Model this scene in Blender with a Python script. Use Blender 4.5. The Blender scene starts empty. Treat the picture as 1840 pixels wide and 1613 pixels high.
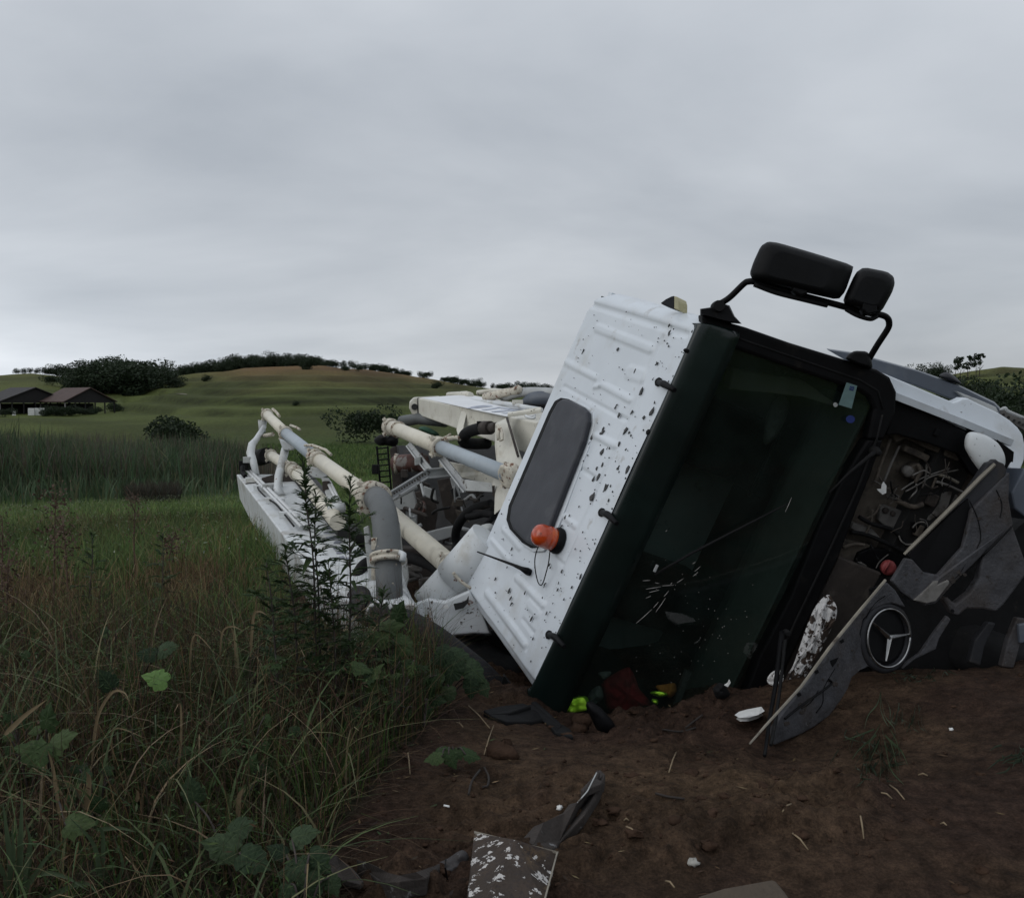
import bpy, math, random
import numpy as np
from mathutils import Vector, Matrix

SC = bpy.context.scene
COL = SC.collection
rnd = random.Random(7)
rng = np.random.default_rng(11)

# ------------------------------------------------------------------ camera
F_PX, CX, CY = 1650.0, 920.0, 806.5          # photograph 1840 x 1613
TH = math.atan(86 / 1650)                    # pitch below the horizon
CAM = np.array([0.0, 0.0, 1.6])
cam_d = bpy.data.cameras.new('camera')
cam_d.sensor_width = 36.0
cam_d.lens = 36.0 * F_PX / 1840.0
cam_d.clip_start = 0.05
cam_d.clip_end = 9000.0
cam = bpy.data.objects.new('camera', cam_d)
COL.objects.link(cam)
cam.location = CAM
cam.rotation_euler = (math.radians(90) - TH, 0, 0)
SC.camera = cam

# ------------------------------------------------------------------ sky and light (overcast)
SUN_EL, SUN_AZ = math.radians(30), math.radians(245)   # azimuth clockwise from +Y: from the left, a little behind the camera
world = bpy.data.worlds.new('World')
SC.world = world
world.use_nodes = True
wn, wl = world.node_tree.nodes, world.node_tree.links
wn.clear()
w_out = wn.new('ShaderNodeOutputWorld')
w_bg = wn.new('ShaderNodeBackground')
w_bg.inputs['Strength'].default_value = 0.1
w_sky = wn.new('ShaderNodeTexSky')
w_sky.sky_type = 'NISHITA'
w_sky.sun_disc = False
w_sky.sun_elevation = SUN_EL
w_sky.sun_rotation = SUN_AZ
tc = wn.new('ShaderNodeTexCoord')
sep = wn.new('ShaderNodeSeparateXYZ')
wl.new(tc.outputs['Generated'], sep.inputs[0])


def wmath(op, a, b=None, clamp=False):
    n = wn.new('ShaderNodeMath')
    n.operation = op
    n.use_clamp = clamp
    for i, v in enumerate((a, b)):
        if v is None:
            continue
        if isinstance(v, (int, float)):
            n.inputs[i].default_value = v
        else:
            wl.new(v, n.inputs[i])
    return n.outputs[0]


zc = wmath('MAXIMUM', sep.outputs['Z'], 0.0)
den = wmath('ADD', zc, 0.24)
cu = wmath('DIVIDE', sep.outputs['X'], den)
cv = wmath('DIVIDE', sep.outputs['Y'], den)
comb = wn.new('ShaderNodeCombineXYZ')
wl.new(cu, comb.inputs[0])
wl.new(cv, comb.inputs[1])
mp = wn.new('ShaderNodeMapping')
mp.inputs['Rotation'].default_value = (0, 0, math.radians(24))
mp.inputs['Scale'].default_value = (0.75, 1.0, 1.0)
wl.new(comb.outputs[0], mp.inputs[0])
nz1 = wn.new('ShaderNodeTexNoise')
nz1.inputs['Scale'].default_value = 1.0
nz1.inputs['Detail'].default_value = 7
nz1.inputs['Roughness'].default_value = 0.5
nz1.inputs['Distortion'].default_value = 0.25
wl.new(mp.outputs[0], nz1.inputs['Vector'])
ramp = wn.new('ShaderNodeValToRGB')
ramp.color_ramp.elements[0].position = 0.30
ramp.color_ramp.elements[0].color = (3.70, 4.02, 4.46, 1)
ramp.color_ramp.elements[1].position = 0.70
ramp.color_ramp.elements[1].color = (6.0, 6.3, 6.7, 1)
wl.new(nz1.outputs['Fac'], ramp.inputs[0])
# an overcast sky is brighter overhead
zen = wmath('ADD', wmath('MULTIPLY', zc, 0.75), 0.90)
# thin break in the cloud low in the west (left of the frame)
vm = wn.new('ShaderNodeVectorMath')
vm.operation = 'DOT_PRODUCT'
vm.inputs[1].default_value = (-0.62, 0.78, 0.05)
wl.new(tc.outputs['Generated'], vm.inputs[0])
gl = wmath('POWER', wmath('MAXIMUM', vm.outputs['Value'], 0.0), 9.0)
low = wmath('POWER', wmath('SUBTRACT', 1.0, zc), 9.0)
glow = wmath('MULTIPLY', wmath('MULTIPLY', gl, low), 1.1)
fac = wmath('ADD', zen, glow)
scl = wn.new('ShaderNodeVectorMath')
scl.operation = 'SCALE'
wl.new(ramp.outputs[0], scl.inputs[0])
wl.new(fac, scl.inputs['Scale'])
wmix = wn.new('ShaderNodeMix')
wmix.data_type = 'RGBA'
wmix.inputs[0].default_value = 0.94
wl.new(w_sky.outputs[0], wmix.inputs[6])
wl.new(scl.outputs[0], wmix.inputs[7])
wl.new(wmix.outputs[2], w_bg.inputs['Color'])
wl.new(w_bg.outputs[0], w_out.inputs[0])

sun_d = bpy.data.lights.new('sun', 'SUN')
sun_d.energy = 0.7
sun_d.angle = math.radians(50)
sun_d.color = (1.0, 0.985, 0.96)
sun = bpy.data.objects.new('sun', sun_d)
COL.objects.link(sun)
sdir = Vector((math.sin(SUN_AZ) * math.cos(SUN_EL), math.cos(SUN_AZ) * math.cos(SUN_EL), math.sin(SUN_EL)))
sun.rotation_euler = sdir.to_track_quat('Z', 'Y').to_euler()
sun.location = sdir * 50

SC.view_settings.view_transform = 'Standard'
SC.view_settings.look = 'None'
SC.view_settings.exposure = 0.0
SC.view_settings.gamma = 1.0
SC.view_settings.use_curve_mapping = False
SC.cycles.max_bounces = 6
SC.cycles.transparent_max_bounces = 8

# ------------------------------------------------------------------ measuring helpers
RX = np.array([1.0, 0, 0])
UC = np.array([0, math.sin(TH), math.cos(TH)])
FW = np.array([0, math.cos(TH), -math.sin(TH)])


def ray(px, py):
    return RX * ((px - CX) / F_PX) + UC * ((CY - py) / F_PX) + FW


def V(px, py, d):
    return CAM + ray(px, py) * d


def proj(p):
    q = np.asarray(p, float) - CAM
    d = q @ FW
    return CX + q @ RX / d * F_PX, CY - q @ UC / d * F_PX, d


def unit(v):
    v = np.asarray(v, float)
    return v / np.linalg.norm(v)


def cw(x, y, z):
    return RX * x + UC * y + FW * z


# the cab's own axes, measured from the ribs of its roof: forward, left (which points up: it lies on its right side), up
CF = -unit(cw(294 - CX, CY - 305, F_PX))
CL = cw(.4, .917, -.127)
CL = unit(CL - CF * (CL @ CF))
CU = np.cross(CF, CL)
CA = V(1248, 594, 5.08)                       # roof's front left corner
_ph = math.radians(14)
CW = -CU * math.cos(_ph) + CF * math.sin(_ph)  # down the windscreen
CN = unit(np.cross(CW, CL))
if CN @ CF < 0:
    CN = -CN


def C(f, l, u):
    return CA + CF * f + CL * l + CU * u


def onpl(px, py, p0, n):
    d = ray(px, py)
    return CAM + d * (((p0 - CAM) @ n) / (d @ n))


def RP(px, py, h=0.0):                        # a point on the roof sheet (h above it)
    return onpl(px, py, CA + CU * h, CU)


def FP(px, py, off=0.0):                      # a point on the cab's front plane (off in front of it)
    return onpl(px, py, CA + CN * off, CN)


# ------------------------------------------------------------------ numeric noise
def _hash(ix, iy, s):
    h = (ix.astype(np.int64) * 374761393 + iy.astype(np.int64) * 668265263 + s * 1442695041) & 0xFFFFFFFF
    h = ((h ^ (h >> 13)) * 1274126177) & 0xFFFFFFFF
    return ((h ^ (h >> 16)) & 0xFFFF) / 65535.0


def vnoise(x, y, s=0):
    x, y = np.asarray(x, float), np.asarray(y, float)
    ix, iy = np.floor(x), np.floor(y)
    fx, fy = x - ix, y - iy
    fx, fy = fx * fx * (3 - 2 * fx), fy * fy * (3 - 2 * fy)
    a, b = _hash(ix, iy, s), _hash(ix + 1, iy, s)
    c, d = _hash(ix, iy + 1, s), _hash(ix + 1, iy + 1, s)
    return (a * (1 - fx) + b * fx) * (1 - fy) + (c * (1 - fx) + d * fx) * fy - 0.5


def fbm(x, y, o=4, s=0):
    t, a = 0, 1.0
    for i in range(o):
        t = t + a * vnoise(np.asarray(x) * 2 ** i + 17.3 * i, np.asarray(y) * 2 ** i - 9.1 * i, s + i)
        a *= 0.5
    return t


def sstep(a, b, x):
    t = np.clip((x - a) / (b - a), 0, 1)
    return t * t * (3 - 2 * t)


# ------------------------------------------------------------------ mesh helpers
ROOT = {}


def link(o, parent=None, label=None, cat=None, group=None, kind=None):
    COL.objects.link(o)
    if parent is not None:
        o.parent = parent
    if label:
        o['label'] = label
    if cat:
        o['category'] = cat
    if group:
        o['group'] = group
    if kind:
        o['kind'] = kind
    return o


def thing(name, label, cat, loc=(0, 0, 0), group=None):
    o = bpy.data.objects.new(name, None)
    o.empty_display_size = 0.1
    link(o, None, label, cat, group)
    o.location = tuple(float(c) for c in loc)
    ROOT[o.name] = np.asarray(loc, float)
    return o


def base_of(o):
    while o.parent is not None:
        o = o.parent
    return ROOT.get(o.name, np.zeros(3))


class MB:
    def __init__(self):
        self.v, self.f, self.n = [], [], 0

    def add(self, vs, fs):
        vs = np.asarray(vs, float).reshape(-1, 3)
        self.v.append(vs)
        self.f += [tuple(int(i) + self.n for i in f) for f in fs]
        self.n += len(vs)
        return self

    def prism(self, poly, vec):
        p = np.asarray(poly, float)
        vec = np.asarray(vec, float)
        n = len(p)
        fs = [tuple(range(n)), tuple(range(2 * n - 1, n - 1, -1))]
        fs += [(i, n + i, n + (i + 1) % n, (i + 1) % n) for i in range(n)]
        return self.add(np.vstack([p, p + vec]), fs)

    def hexa(self, a, b):                     # two quads (a and b), matching corners
        n = 4
        fs = [(0, 1, 2, 3), (7, 6, 5, 4)] + [(i, 4 + i, 4 + (i + 1) % 4, (i + 1) % 4) for i in range(4)]
        return self.add(np.vstack([a, b]), fs)

    def box(self, c, ax, ay, az):             # centre and three half-axes
        c, ax, ay, az = (np.asarray(q, float) for q in (c, ax, ay, az))
        a = [c - ax - ay - az, c + ax - ay - az, c + ax + ay - az, c - ax + ay - az]
        b = [p + 2 * az for p in a]
        return self.hexa(a, b)

    def tube(self, path, r, n=14, cap=True):
        p = np.asarray(path, float)
        m = len(p)
        r = np.broadcast_to(np.asarray(r, float), (m,)) if np.ndim(r) < 2 else r
        t = np.gradient(p, axis=0)
        t /= np.linalg.norm(t, axis=1)[:, None] + 1e-12
        a = np.cross(t[0], [0, 0, 1.0])
        if np.linalg.norm(a) < 1e-3:
            a = np.cross(t[0], [1.0, 0, 0])
        a = unit(a)
        ang = np.linspace(0, 2 * math.pi, n, endpoint=False)
        vs = []
        for i in range(m):
            a = unit(a - t[i] * (a @ t[i]))
            b = np.cross(t[i], a)
            vs.append(p[i] + r[i] * (np.cos(ang)[:, None] * a + np.sin(ang)[:, None] * b))
        fs = [(i * n + j, i * n + (j + 1) % n, (i + 1) * n + (j + 1) % n, (i + 1) * n + j)
              for i in range(m - 1) for j in range(n)]
        if cap:
            fs += [tuple(range(n - 1, -1, -1)), tuple((m - 1) * n + j for j in range(n))]
        return self.add(np.vstack(vs), fs)

    def lathe(self, o, axis, prof, n=20):     # prof: (radius, height)
        ax = unit(axis)
        a = np.cross(ax, [0, 0, 1.0])
        a = unit(a) if np.linalg.norm(a) > 1e-3 else np.array([1.0, 0, 0])
        b = np.cross(ax, a)
        ang = np.linspace(0, 2 * math.pi, n, endpoint=False)
        vs = [np.asarray(o) + ax * h + max(r, 1e-4) * (np.cos(ang)[:, None] * a + np.sin(ang)[:, None] * b) for r, h in prof]
        m = len(prof)
        fs = [(i * n + j, i * n + (j + 1) % n, (i + 1) * n + (j + 1) % n, (i + 1) * n + j)
              for i in range(m - 1) for j in range(n)]
        fs += [tuple(range(n - 1, -1, -1)), tuple((m - 1) * n + j for j in range(n))]
        return self.add(np.vstack(vs), fs)

    def grid(self, P, closed=False):          # P[i][j] points
        P = np.asarray(P, float)
        a, b = P.shape[:2]
        fs = [(i * b + j, i * b + j + 1, (i + 1) * b + j + 1, (i + 1) * b + j) for i in range(a - 1) for j in range(b - 1)]
        return self.add(P.reshape(-1, 3), fs)

    def build(self, name, mat, parent=None, smooth=False, bevel=0.0, solid=0.0, label=None, cat=None, group=None, kind=None, seg=2, loc=None):
        base = base_of(parent) if parent is not None else (np.zeros(3) if loc is None else np.asarray(loc, float))
        me = bpy.data.meshes.new(name)
        vs = np.vstack(self.v) - base
        me.from_pydata(vs.tolist(), [], self.f)
        me.validate()
        if smooth:
            me.polygons.foreach_set('use_smooth', [len(p.vertices) <= 4 for p in me.polygons])
        me.materials.append(mat)
        o = bpy.data.objects.new(name, me)
        if parent is None:
            o.location = base
            ROOT[o.name] = base
        link(o, parent, label, cat, group, kind)
        if solid:
            md = o.modifiers.new('solid', 'SOLIDIFY')
            md.thickness = solid
            md.offset = 0
        if bevel:
            md = o.modifiers.new('bevel', 'BEVEL')
            md.width = bevel
            md.segments = seg
            md.limit_method = 'ANGLE'
            md.angle_limit = math.radians(35)
        return o


def fast_mesh(name, vs, quads=None, tris=None, mat=None, colors=None, smooth=False):
    me = bpy.data.meshes.new(name)
    vs = np.asarray(vs, np.float32)
    me.vertices.add(len(vs))
    me.vertices.foreach_set('co', vs.ravel())
    parts, starts, tot, c = [], [], [], 0
    for arr, k in ((quads, 4), (tris, 3)):
        if arr is not None and len(arr):
            arr = np.asarray(arr, np.int32)
            parts.append(arr.ravel())
            starts.append(c + np.arange(len(arr)) * k)
            tot.append(np.full(len(arr), k))
            c += arr.size
    lv = np.concatenate(parts)
    me.loops.add(len(lv))
    me.loops.foreach_set('vertex_index', lv)
    st = np.concatenate(starts)
    me.polygons.add(len(st))
    me.polygons.foreach_set('loop_start', st.astype(np.int32))
    me.polygons.foreach_set('loop_total', np.concatenate(tot).astype(np.int32))
    if smooth:
        me.polygons.foreach_set('use_smooth', np.ones(len(st), bool))
    me.update(calc_edges=True)
    if colors is not None:
        a = me.color_attributes.new('col', 'FLOAT_COLOR', 'POINT')
        cc = np.ones((len(vs), 4), np.float32)
        cc[:, :3] = colors
        a.data.foreach_set('color', cc.ravel())
    if mat:
        me.materials.append(mat)
    return me


def spline(pts, k=8):
    p = np.asarray(pts, float)
    q = np.vstack([2 * p[0] - p[1], p, 2 * p[-1] - p[-2]])
    out = []
    for i in range(1, len(q) - 2):
        for t in np.linspace(0, 1, k, endpoint=False):
            a, b, c, d = q[i - 1], q[i], q[i + 1], q[i + 2]
            out.append(.5 * (2 * b + (c - a) * t + (2 * a - 5 * b + 4 * c - d) * t * t + (3 * b - a - 3 * c + d) * t ** 3))
    out.append(p[-1])
    return np.array(out)


def vpath(pts, k=0):                          # [(px, py, depth)] -> points in the world
    p = [V(*q) for q in pts]
    return spline(p, k) if k else np.array(p)


# ------------------------------------------------------------------ materials
def mat(name, c, rough=.5, var=.12, scale=6.0, bump=0.0, bscale=40.0, metal=0.0, coat=0.0,
        spots=(), spec=.5, attr=False, trans=0.0, coord='Object'):
    """c: base colour. spots: (colour, scale, threshold, softness) layers of dirt, rust or chips."""
    m = bpy.data.materials.new(name)
    m.use_nodes = True
    n, l = m.node_tree.nodes, m.node_tree.links
    b = n['Principled BSDF']
    b.inputs['Roughness'].default_value = rough
    b.inputs['Metallic'].default_value = metal
    b.inputs['Coat Weight'].default_value = coat
    b.inputs['Coat Roughness'].default_value = 0.12
    b.inputs['Specular IOR Level'].default_value = spec
    t = n.new('ShaderNodeTexCoord')
    vec = t.outputs[coord]
    if attr:
        at = n.new('ShaderNodeAttribute')
        at.attribute_name = 'col'
        cur = at.outputs['Color']
    else:
        nz = n.new('ShaderNodeTexNoise')
        nz.inputs['Scale'].default_value = scale
        nz.inputs['Detail'].default_value = 6
        nz.inputs['Roughness'].default_value = .62
        l.new(vec, nz.inputs['Vector'])
        r = n.new('ShaderNodeValToRGB')
        r.color_ramp.elements[0].position = .32
        r.color_ramp.elements[1].position = .70
        r.color_ramp.elements[0].color = (*[max(0, q * (1 - var)) for q in c], 1)
        r.color_ramp.elements[1].color = (*[q * (1 + var) for q in c], 1)
        l.new(nz.outputs['Fac'], r.inputs[0])
        cur = r.outputs[0]
    for i, (sc, ss, th, so) in enumerate(spots):
        z = n.new('ShaderNodeTexNoise')
        z.inputs['Scale'].default_value = ss
        z.inputs['Detail'].default_value = 5
        z.inputs['Roughness'].default_value = .6
        mpn = n.new('ShaderNodeMapping')
        mpn.inputs['Location'].default_value = (3.7 * i + 1, 2.1 * i, 5.3 * i)
        l.new(vec, mpn.inputs[0])
        l.new(mpn.outputs[0], z.inputs['Vector'])
        rr = n.new('ShaderNodeMapRange')
        rr.inputs['From Min'].default_value = th
        rr.inputs['From Max'].default_value = th + so
        l.new(z.outputs['Fac'], rr.inputs[0])
        mx = n.new('ShaderNodeMix')
        mx.data_type = 'RGBA'
        l.new(rr.outputs[0], mx.inputs[0])
        l.new(cur, mx.inputs[6])
        mx.inputs[7].default_value = (*sc, 1)
        cur = mx.outputs[2]
    l.new(cur, b.inputs['Base Color'])
    rn = n.new('ShaderNodeTexNoise')
    rn.inputs['Scale'].default_value = scale * 2.3
    rn.inputs['Detail'].default_value = 3
    l.new(vec, rn.inputs['Vector'])
    rm = n.new('ShaderNodeMapRange')
    rm.inputs['To Min'].default_value = max(.03, rough - .12)
    rm.inputs['To Max'].default_value = min(1, rough + .14)
    l.new(rn.outputs['Fac'], rm.inputs[0])
    l.new(rm.outputs[0], b.inputs['Roughness'])
    if bump:
        bz = n.new('ShaderNodeTexNoise')
        bz.inputs['Scale'].default_value = bscale
        bz.inputs['Detail'].default_value = 6
        l.new(vec, bz.inputs['Vector'])
        bp = n.new('ShaderNodeBump')
        bp.inputs['Strength'].default_value = bump
        bp.inputs['Distance'].default_value = 0.02
        l.new(bz.outputs['Fac'], bp.inputs['Height'])
        l.new(bp.outputs[0], b.inputs['Normal'])
    if trans:
        o = [k for k in n if k.type == 'OUTPUT_MATERIAL'][0]
        tr = n.new('ShaderNodeBsdfTranslucent')
        l.new(cur, tr.inputs[0])
        ms = n.new('ShaderNodeMixShader')
        ms.inputs[0].default_value = trans
        l.new(b.outputs[0], ms.inputs[1])
        l.new(tr.outputs[0], ms.inputs[2])
        l.new(ms.outputs[0], o.inputs[0])
    return m


MUD = (.055, .042, .032)
RUST = (.13, .052, .024)
M = {}
M['cab_white'] = mat('cab_white_paint', (.60, .64, .68), .36, .05, 2.5, .03, 5, coat=.25,
                     spots=[((.44, .44, .42), 3.0, .55, .28), ((.27, .24, .20), 5.5, .64, .14), (MUD, 46, .70, .02), ((.16, .10, .06), 11, .735, .02)])
M['boom_white'] = mat('boom_white_paint', (.56, .58, .585), .45, .08, 3, .04, 30,
                      spots=[((.40, .385, .34), 4, .53, .2), (MUD, 30, .655, .03), (RUST, 14, .675, .04), ((.22, .19, .16), 2.2, .60, .12)])
M['boom_cream'] = mat('boom_cream_paint', (.58, .56, .49), .5, .10, 4, .05, 30,
                      spots=[((.40, .36, .28), 6, .56, .2), (MUD, 28, .66, .03), (RUST, 10, .69, .05)])
M['pipe_cream'] = mat('pipe_cream_paint', (.62, .58, .48), .45, .08, 4, .03, 40,
                      spots=[((.46, .42, .34), 5, .58, .2), (MUD, 40, .70, .02)])
M['pipe_grey'] = mat('pipe_blue_grey_paint', (.33, .375, .41), .45, .08, 4, .03, 40,
                     spots=[((.30, .31, .32), 6, .58, .2), (MUD, 40, .69, .02)])
M['elbow_grey'] = mat('elbow_grey_paint', (.090, .096, .096), .58, .14, 5, .05, 40,
                      spots=[((.070, .072, .070), 4, .54, .2), (MUD, 34, .66, .02), ((.30, .26, .20), 16, .70, .04)])
M['clamp'] = mat('clamp_rusty_cream', (.50, .46, .38), .6, .2, 18, .2, 60,
                 spots=[(RUST, 22, .56, .06), (MUD, 30, .62, .05)])
M['dull_white'] = mat('dirty_white_steel', (.40, .41, .40), .55, .15, 5, .06, 30,
                      spots=[(MUD, 12, .58, .1), (RUST, 20, .68, .05)])
M['strut'] = mat('strut_grey_steel', (.36, .37, .37), .5, .15, 5, .05, 30, spots=[(MUD, 12, .60, .08)])
M['chassis'] = mat('chassis_dark_steel', (.010, .0096, .0094), .7, .35, 6, .1, 30, spots=[((.032, .025, .02), 7, .55, .15)])
M['chassis_brown'] = mat('chassis_mud_steel', (.038, .030, .025), .8, .3, 6, .2, 30, spots=[((.075, .062, .052), 9, .6, .1)])
M['dust'] = mat('dusty_firewall', (.092, .076, .060), .85, .4, 7, .2, 25, spots=[((.034, .028, .024), 9, .53, .14)])
M['dust_light'] = mat('dusty_light_metal', (.14, .132, .122), .75, .3, 9, .12, 30, spots=[((.055, .046, .038), 8, .53, .12)])
M['black'] = mat('black_plastic', (.0045, .0045, .0052), .55, .3, 8, .06, 120, spots=[((.022, .019, .016), 6, .64, .15)], spec=.14)
M['black_rough'] = mat('black_rubber', (.0085, .0085, .009), .8, .3, 8, .1, 80, spots=[((.035, .03, .025), 8, .64, .15)], spec=.2)
M['mirror_black'] = mat('mirror_grained_plastic', (.0042, .0044, .005), .55, .3, 5, .08, 200, spec=.15, spots=[((.016, .015, .014), 5, .6, .2)])
M['hose'] = mat('hose_black_cloth', (.0085, .008, .010), .8, .4, 10, .35, 60, spots=[((.06, .05, .045), 9, .62, .12)])
M['grey_plastic'] = mat('grey_bumper_plastic', (.052, .052, .057), .62, .3, 12, .3, 60,
                        spots=[((.046, .035, .028), 3, .45, .35), ((.028, .024, .021), 24, .60, .10), ((.10, .10, .104), 60, .66, .04)], spec=.25)
M['dark_grey_plastic'] = mat('dark_grey_plastic', (.022, .0225, .026), .6, .25, 5, .1, 40, spots=[((.04, .033, .027), 5, .57, .2)], spec=.3)
M['hatch'] = mat('roof_hatch_grey', (.036, .038, .046), .45, .15, 3, .04, 60, spots=[((.065, .066, .072), 5, .58, .2)], spec=.3)
M['trim_beige'] = mat('beige_trim', (.20, .18, .145), .6, .25, 10, .1, 60, spots=[(MUD, 9, .6, .1)])
M['chrome'] = mat('chrome_scuffed', (.34, .34, .34), .34, .15, 12, metal=1.0, spots=[((.06, .05, .04), 9, .52, .12)])
M['visor'] = mat('tinted_visor', (.0050, .0115, .0102), .30, .5, 1.5, .02, 8, coat=.22, spec=.35)
M['side_blue'] = mat('blue_grey_side', (.072, .085, .108), .4, .12, 3, .03, 20, spots=[((.14, .15, .16), 3, .55, .2)])
M['flake'] = mat('flaking_white_paint', (.05, .032, .022), .8, .4, 14, .6, 40,
                 spots=[((.62, .61, .60), 15, .455, .012), ((.03, .02, .016), 44, .57, .02)])
M['red_cap'] = mat('faded_red_plastic', (.28, .055, .055), .55, .15, 12)
M['orange'] = mat('amber_lens', (.44, .050, .009), .22, .35, 9, .15, 26, coat=.4, spots=[((.55, .11, .015), 6, .56, .15), ((.16, .03, .012), 14, .6, .1)])
M['lamp_yellow'] = mat('pale_amber_lens', (.50, .46, .28), .25, .1, 20, coat=.4)
M['sticker'] = mat('teal_sticker', (.13, .21, .21), .5, .12, 30)
M['sticker_blue'] = mat('blue_print', (.014, .03, .16), .5, .1, 30)
M['white_scrap'] = mat('white_scrap', (.72, .72, .70), .6, .1, 20, .2, 60)
M['crack'] = mat('glass_splinters', (.42, .40, .38), .4, .2, 30)
M['red_cloth'] = mat('red_cloth', (.20, .006, .010), .85, .3, 6, .3, 40)
M['hivis'] = mat('hi_vis_yellow_cloth', (.32, .62, .03), .8, .2, 8, .25, 40)
M['orange_cloth'] = mat('orange_cloth', (.45, .16, .03), .85, .2, 8, .3, 40)
M['grey_cloth'] = mat('grey_cloth', (.16, .16, .16), .85, .2, 8, .25, 40)
M['dash'] = mat('dashboard_reflection_green', (.042, .050, .046), .75, .2, 5)  # dashboard colour also carries the grey-green reflection in the windscreen
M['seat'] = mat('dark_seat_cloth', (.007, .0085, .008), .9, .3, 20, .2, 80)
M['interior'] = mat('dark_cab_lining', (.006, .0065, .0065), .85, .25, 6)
M['interior_grey'] = mat('grey_lining_reflection', (.13, .115, .10), .7, .2, 4)
M['letters'] = mat('boom_lettering', (.19, .20, .24), .5, .15, 8)
M['letters_pale'] = mat('boom_lettering_faded', (.42, .45, .52), .5, .15, 8)
M['red_box'] = mat('rust_red_tank', (.085, .035, .026), .7, .4, 8, .1, 30, spots=[((.20, .18, .165), 7, .54, .06), ((.04, .03, .025), 12, .58, .1)])
M['metal_tube'] = mat('hydraulic_white_tube', (.62, .63, .63), .4, .08, 12)
M['rust_sheet'] = mat('rusty_sheet_metal', (.038, .025, .017), .8, .35, 9, .35, 60,
                      spots=[((.12, .075, .035), 5, .56, .15), ((.50, .48, .46), 21, .565, .01), ((.03, .02, .016), 60, .55, .02)])
M['mud_strip'] = mat('mud_covered_steel', (.028, .0215, .018), .85, .4, 9, .4, 50, spots=[((.16, .16, .16), 12, .64, .05)])
M['glass'] = None
g = bpy.data.materials.new('windscreen_glass')
g.use_nodes = True
gn, gl_ = g.node_tree.nodes, g.node_tree.links
gn.clear()
go = gn.new('ShaderNodeOutputMaterial')
gt = gn.new('ShaderNodeBsdfTransparent')
gt.inputs[0].default_value = (.50, .60, .55, 1)
gg = gn.new('ShaderNodeBsdfGlossy')
gg.inputs['Roughness'].default_value = .03
gd = gn.new('ShaderNodeBsdfDiffuse')
gd.inputs[0].default_value = (.030, .046, .040, 1)
gfz = gn.new('ShaderNodeFresnel')
gfz.inputs[0].default_value = 1.5
gmx = gn.new('ShaderNodeMixShader')
gl_.new(gfz.outputs[0], gmx.inputs[0])
gl_.new(gt.outputs[0], gmx.inputs[1])
gl_.new(gg.outputs[0], gmx.inputs[2])
gnz = gn.new('ShaderNodeTexNoise')
gnz.inputs['Scale'].default_value = 5
gnz.inputs['Detail'].default_value = 8
gtc = gn.new('ShaderNodeTexCoord')
gl_.new(gtc.outputs['Object'], gnz.inputs['Vector'])
gmr = gn.new('ShaderNodeMapRange')
gmr.inputs['From Min'].default_value = .4
gmr.inputs['From Max'].default_value = .8
gmr.inputs['To Min'].default_value = .10
gmr.inputs['To Max'].default_value = .30
gl_.new(gnz.outputs['Fac'], gmr.inputs[0])
gm2 = gn.new('ShaderNodeMixShader')
gl_.new(gmr.outputs[0], gm2.inputs[0])
gl_.new(gmx.outputs[0], gm2.inputs[1])
gl_.new(gd.outputs[0], gm2.inputs[2])
gl_.new(gm2.outputs[0], go.inputs[0])
M['glass'] = g
M['foliage_attr'] = mat('plant_blades', (.05, .06, .03), .65, attr=True, trans=.3, spec=.14)
M['tree_leaf'] = mat('tree_foliage', (.022, .036, .017), .7, .45, 1.2, trans=.2, spec=.25)
M['bush_leaf'] = mat('bush_foliage', (.018, .030, .013), .7, .45, 2.0, trans=.2, spec=.25)
M['bark'] = mat('bark', (.05, .04, .03), .9, .3, 8, .3, 20)
M['weed_leaf'] = mat('weed_leaf', (.032, .056, .020), .6, .35, 9, .1, 60, trans=.25, spec=.16)
M['weed_leaf_grey'] = mat('weed_leaf_grey_green', (.032, .052, .026), .65, .35, 9, .15, 60, trans=.2, spec=.14)
M['weed_leaf_bright'] = mat('weed_leaf_bright', (.11, .21, .045), .5, .2, 10, .1, 60, trans=.35)
M['weed_stem'] = mat('weed_stem', (.035, .026, .022), .7, .3, 10)
M['dry_stem'] = mat('dry_stem', (.20, .15, .09), .8, .25, 14)
M['dry_brown'] = mat('dry_brown_seed', (.075, .045, .03), .9, .3, 14)
M['clod'] = mat('soil_clod', (.046, .0275, .0185), .95, .35, 9, .8, 40, spec=.08)
M['stone'] = mat('pale_stone', (.33, .32, .29), .8, .2, 14, .3, 40)
M['twig'] = mat('dark_twig', (.022, .017, .014), .85, .3, 10, .2, 40)
M['shed_roof'] = mat('shed_red_roof', (.058, .034, .028), .8, .25, 1.5, .1, 8)
M['shed_dark'] = mat('shed_dark_timber', (.010, .009, .009), .85, .3, 3)
M['shed_roof_dark'] = mat('shed_dark_roof', (.022, .019, .019), .8, .3, 1.5)
M['shed_white'] = mat('shed_white_board', (.50, .51, .50), .7, .12, 3)
M['shed_post'] = mat('shed_grey_post', (.16, .15, .15), .8, .2, 3)


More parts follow.
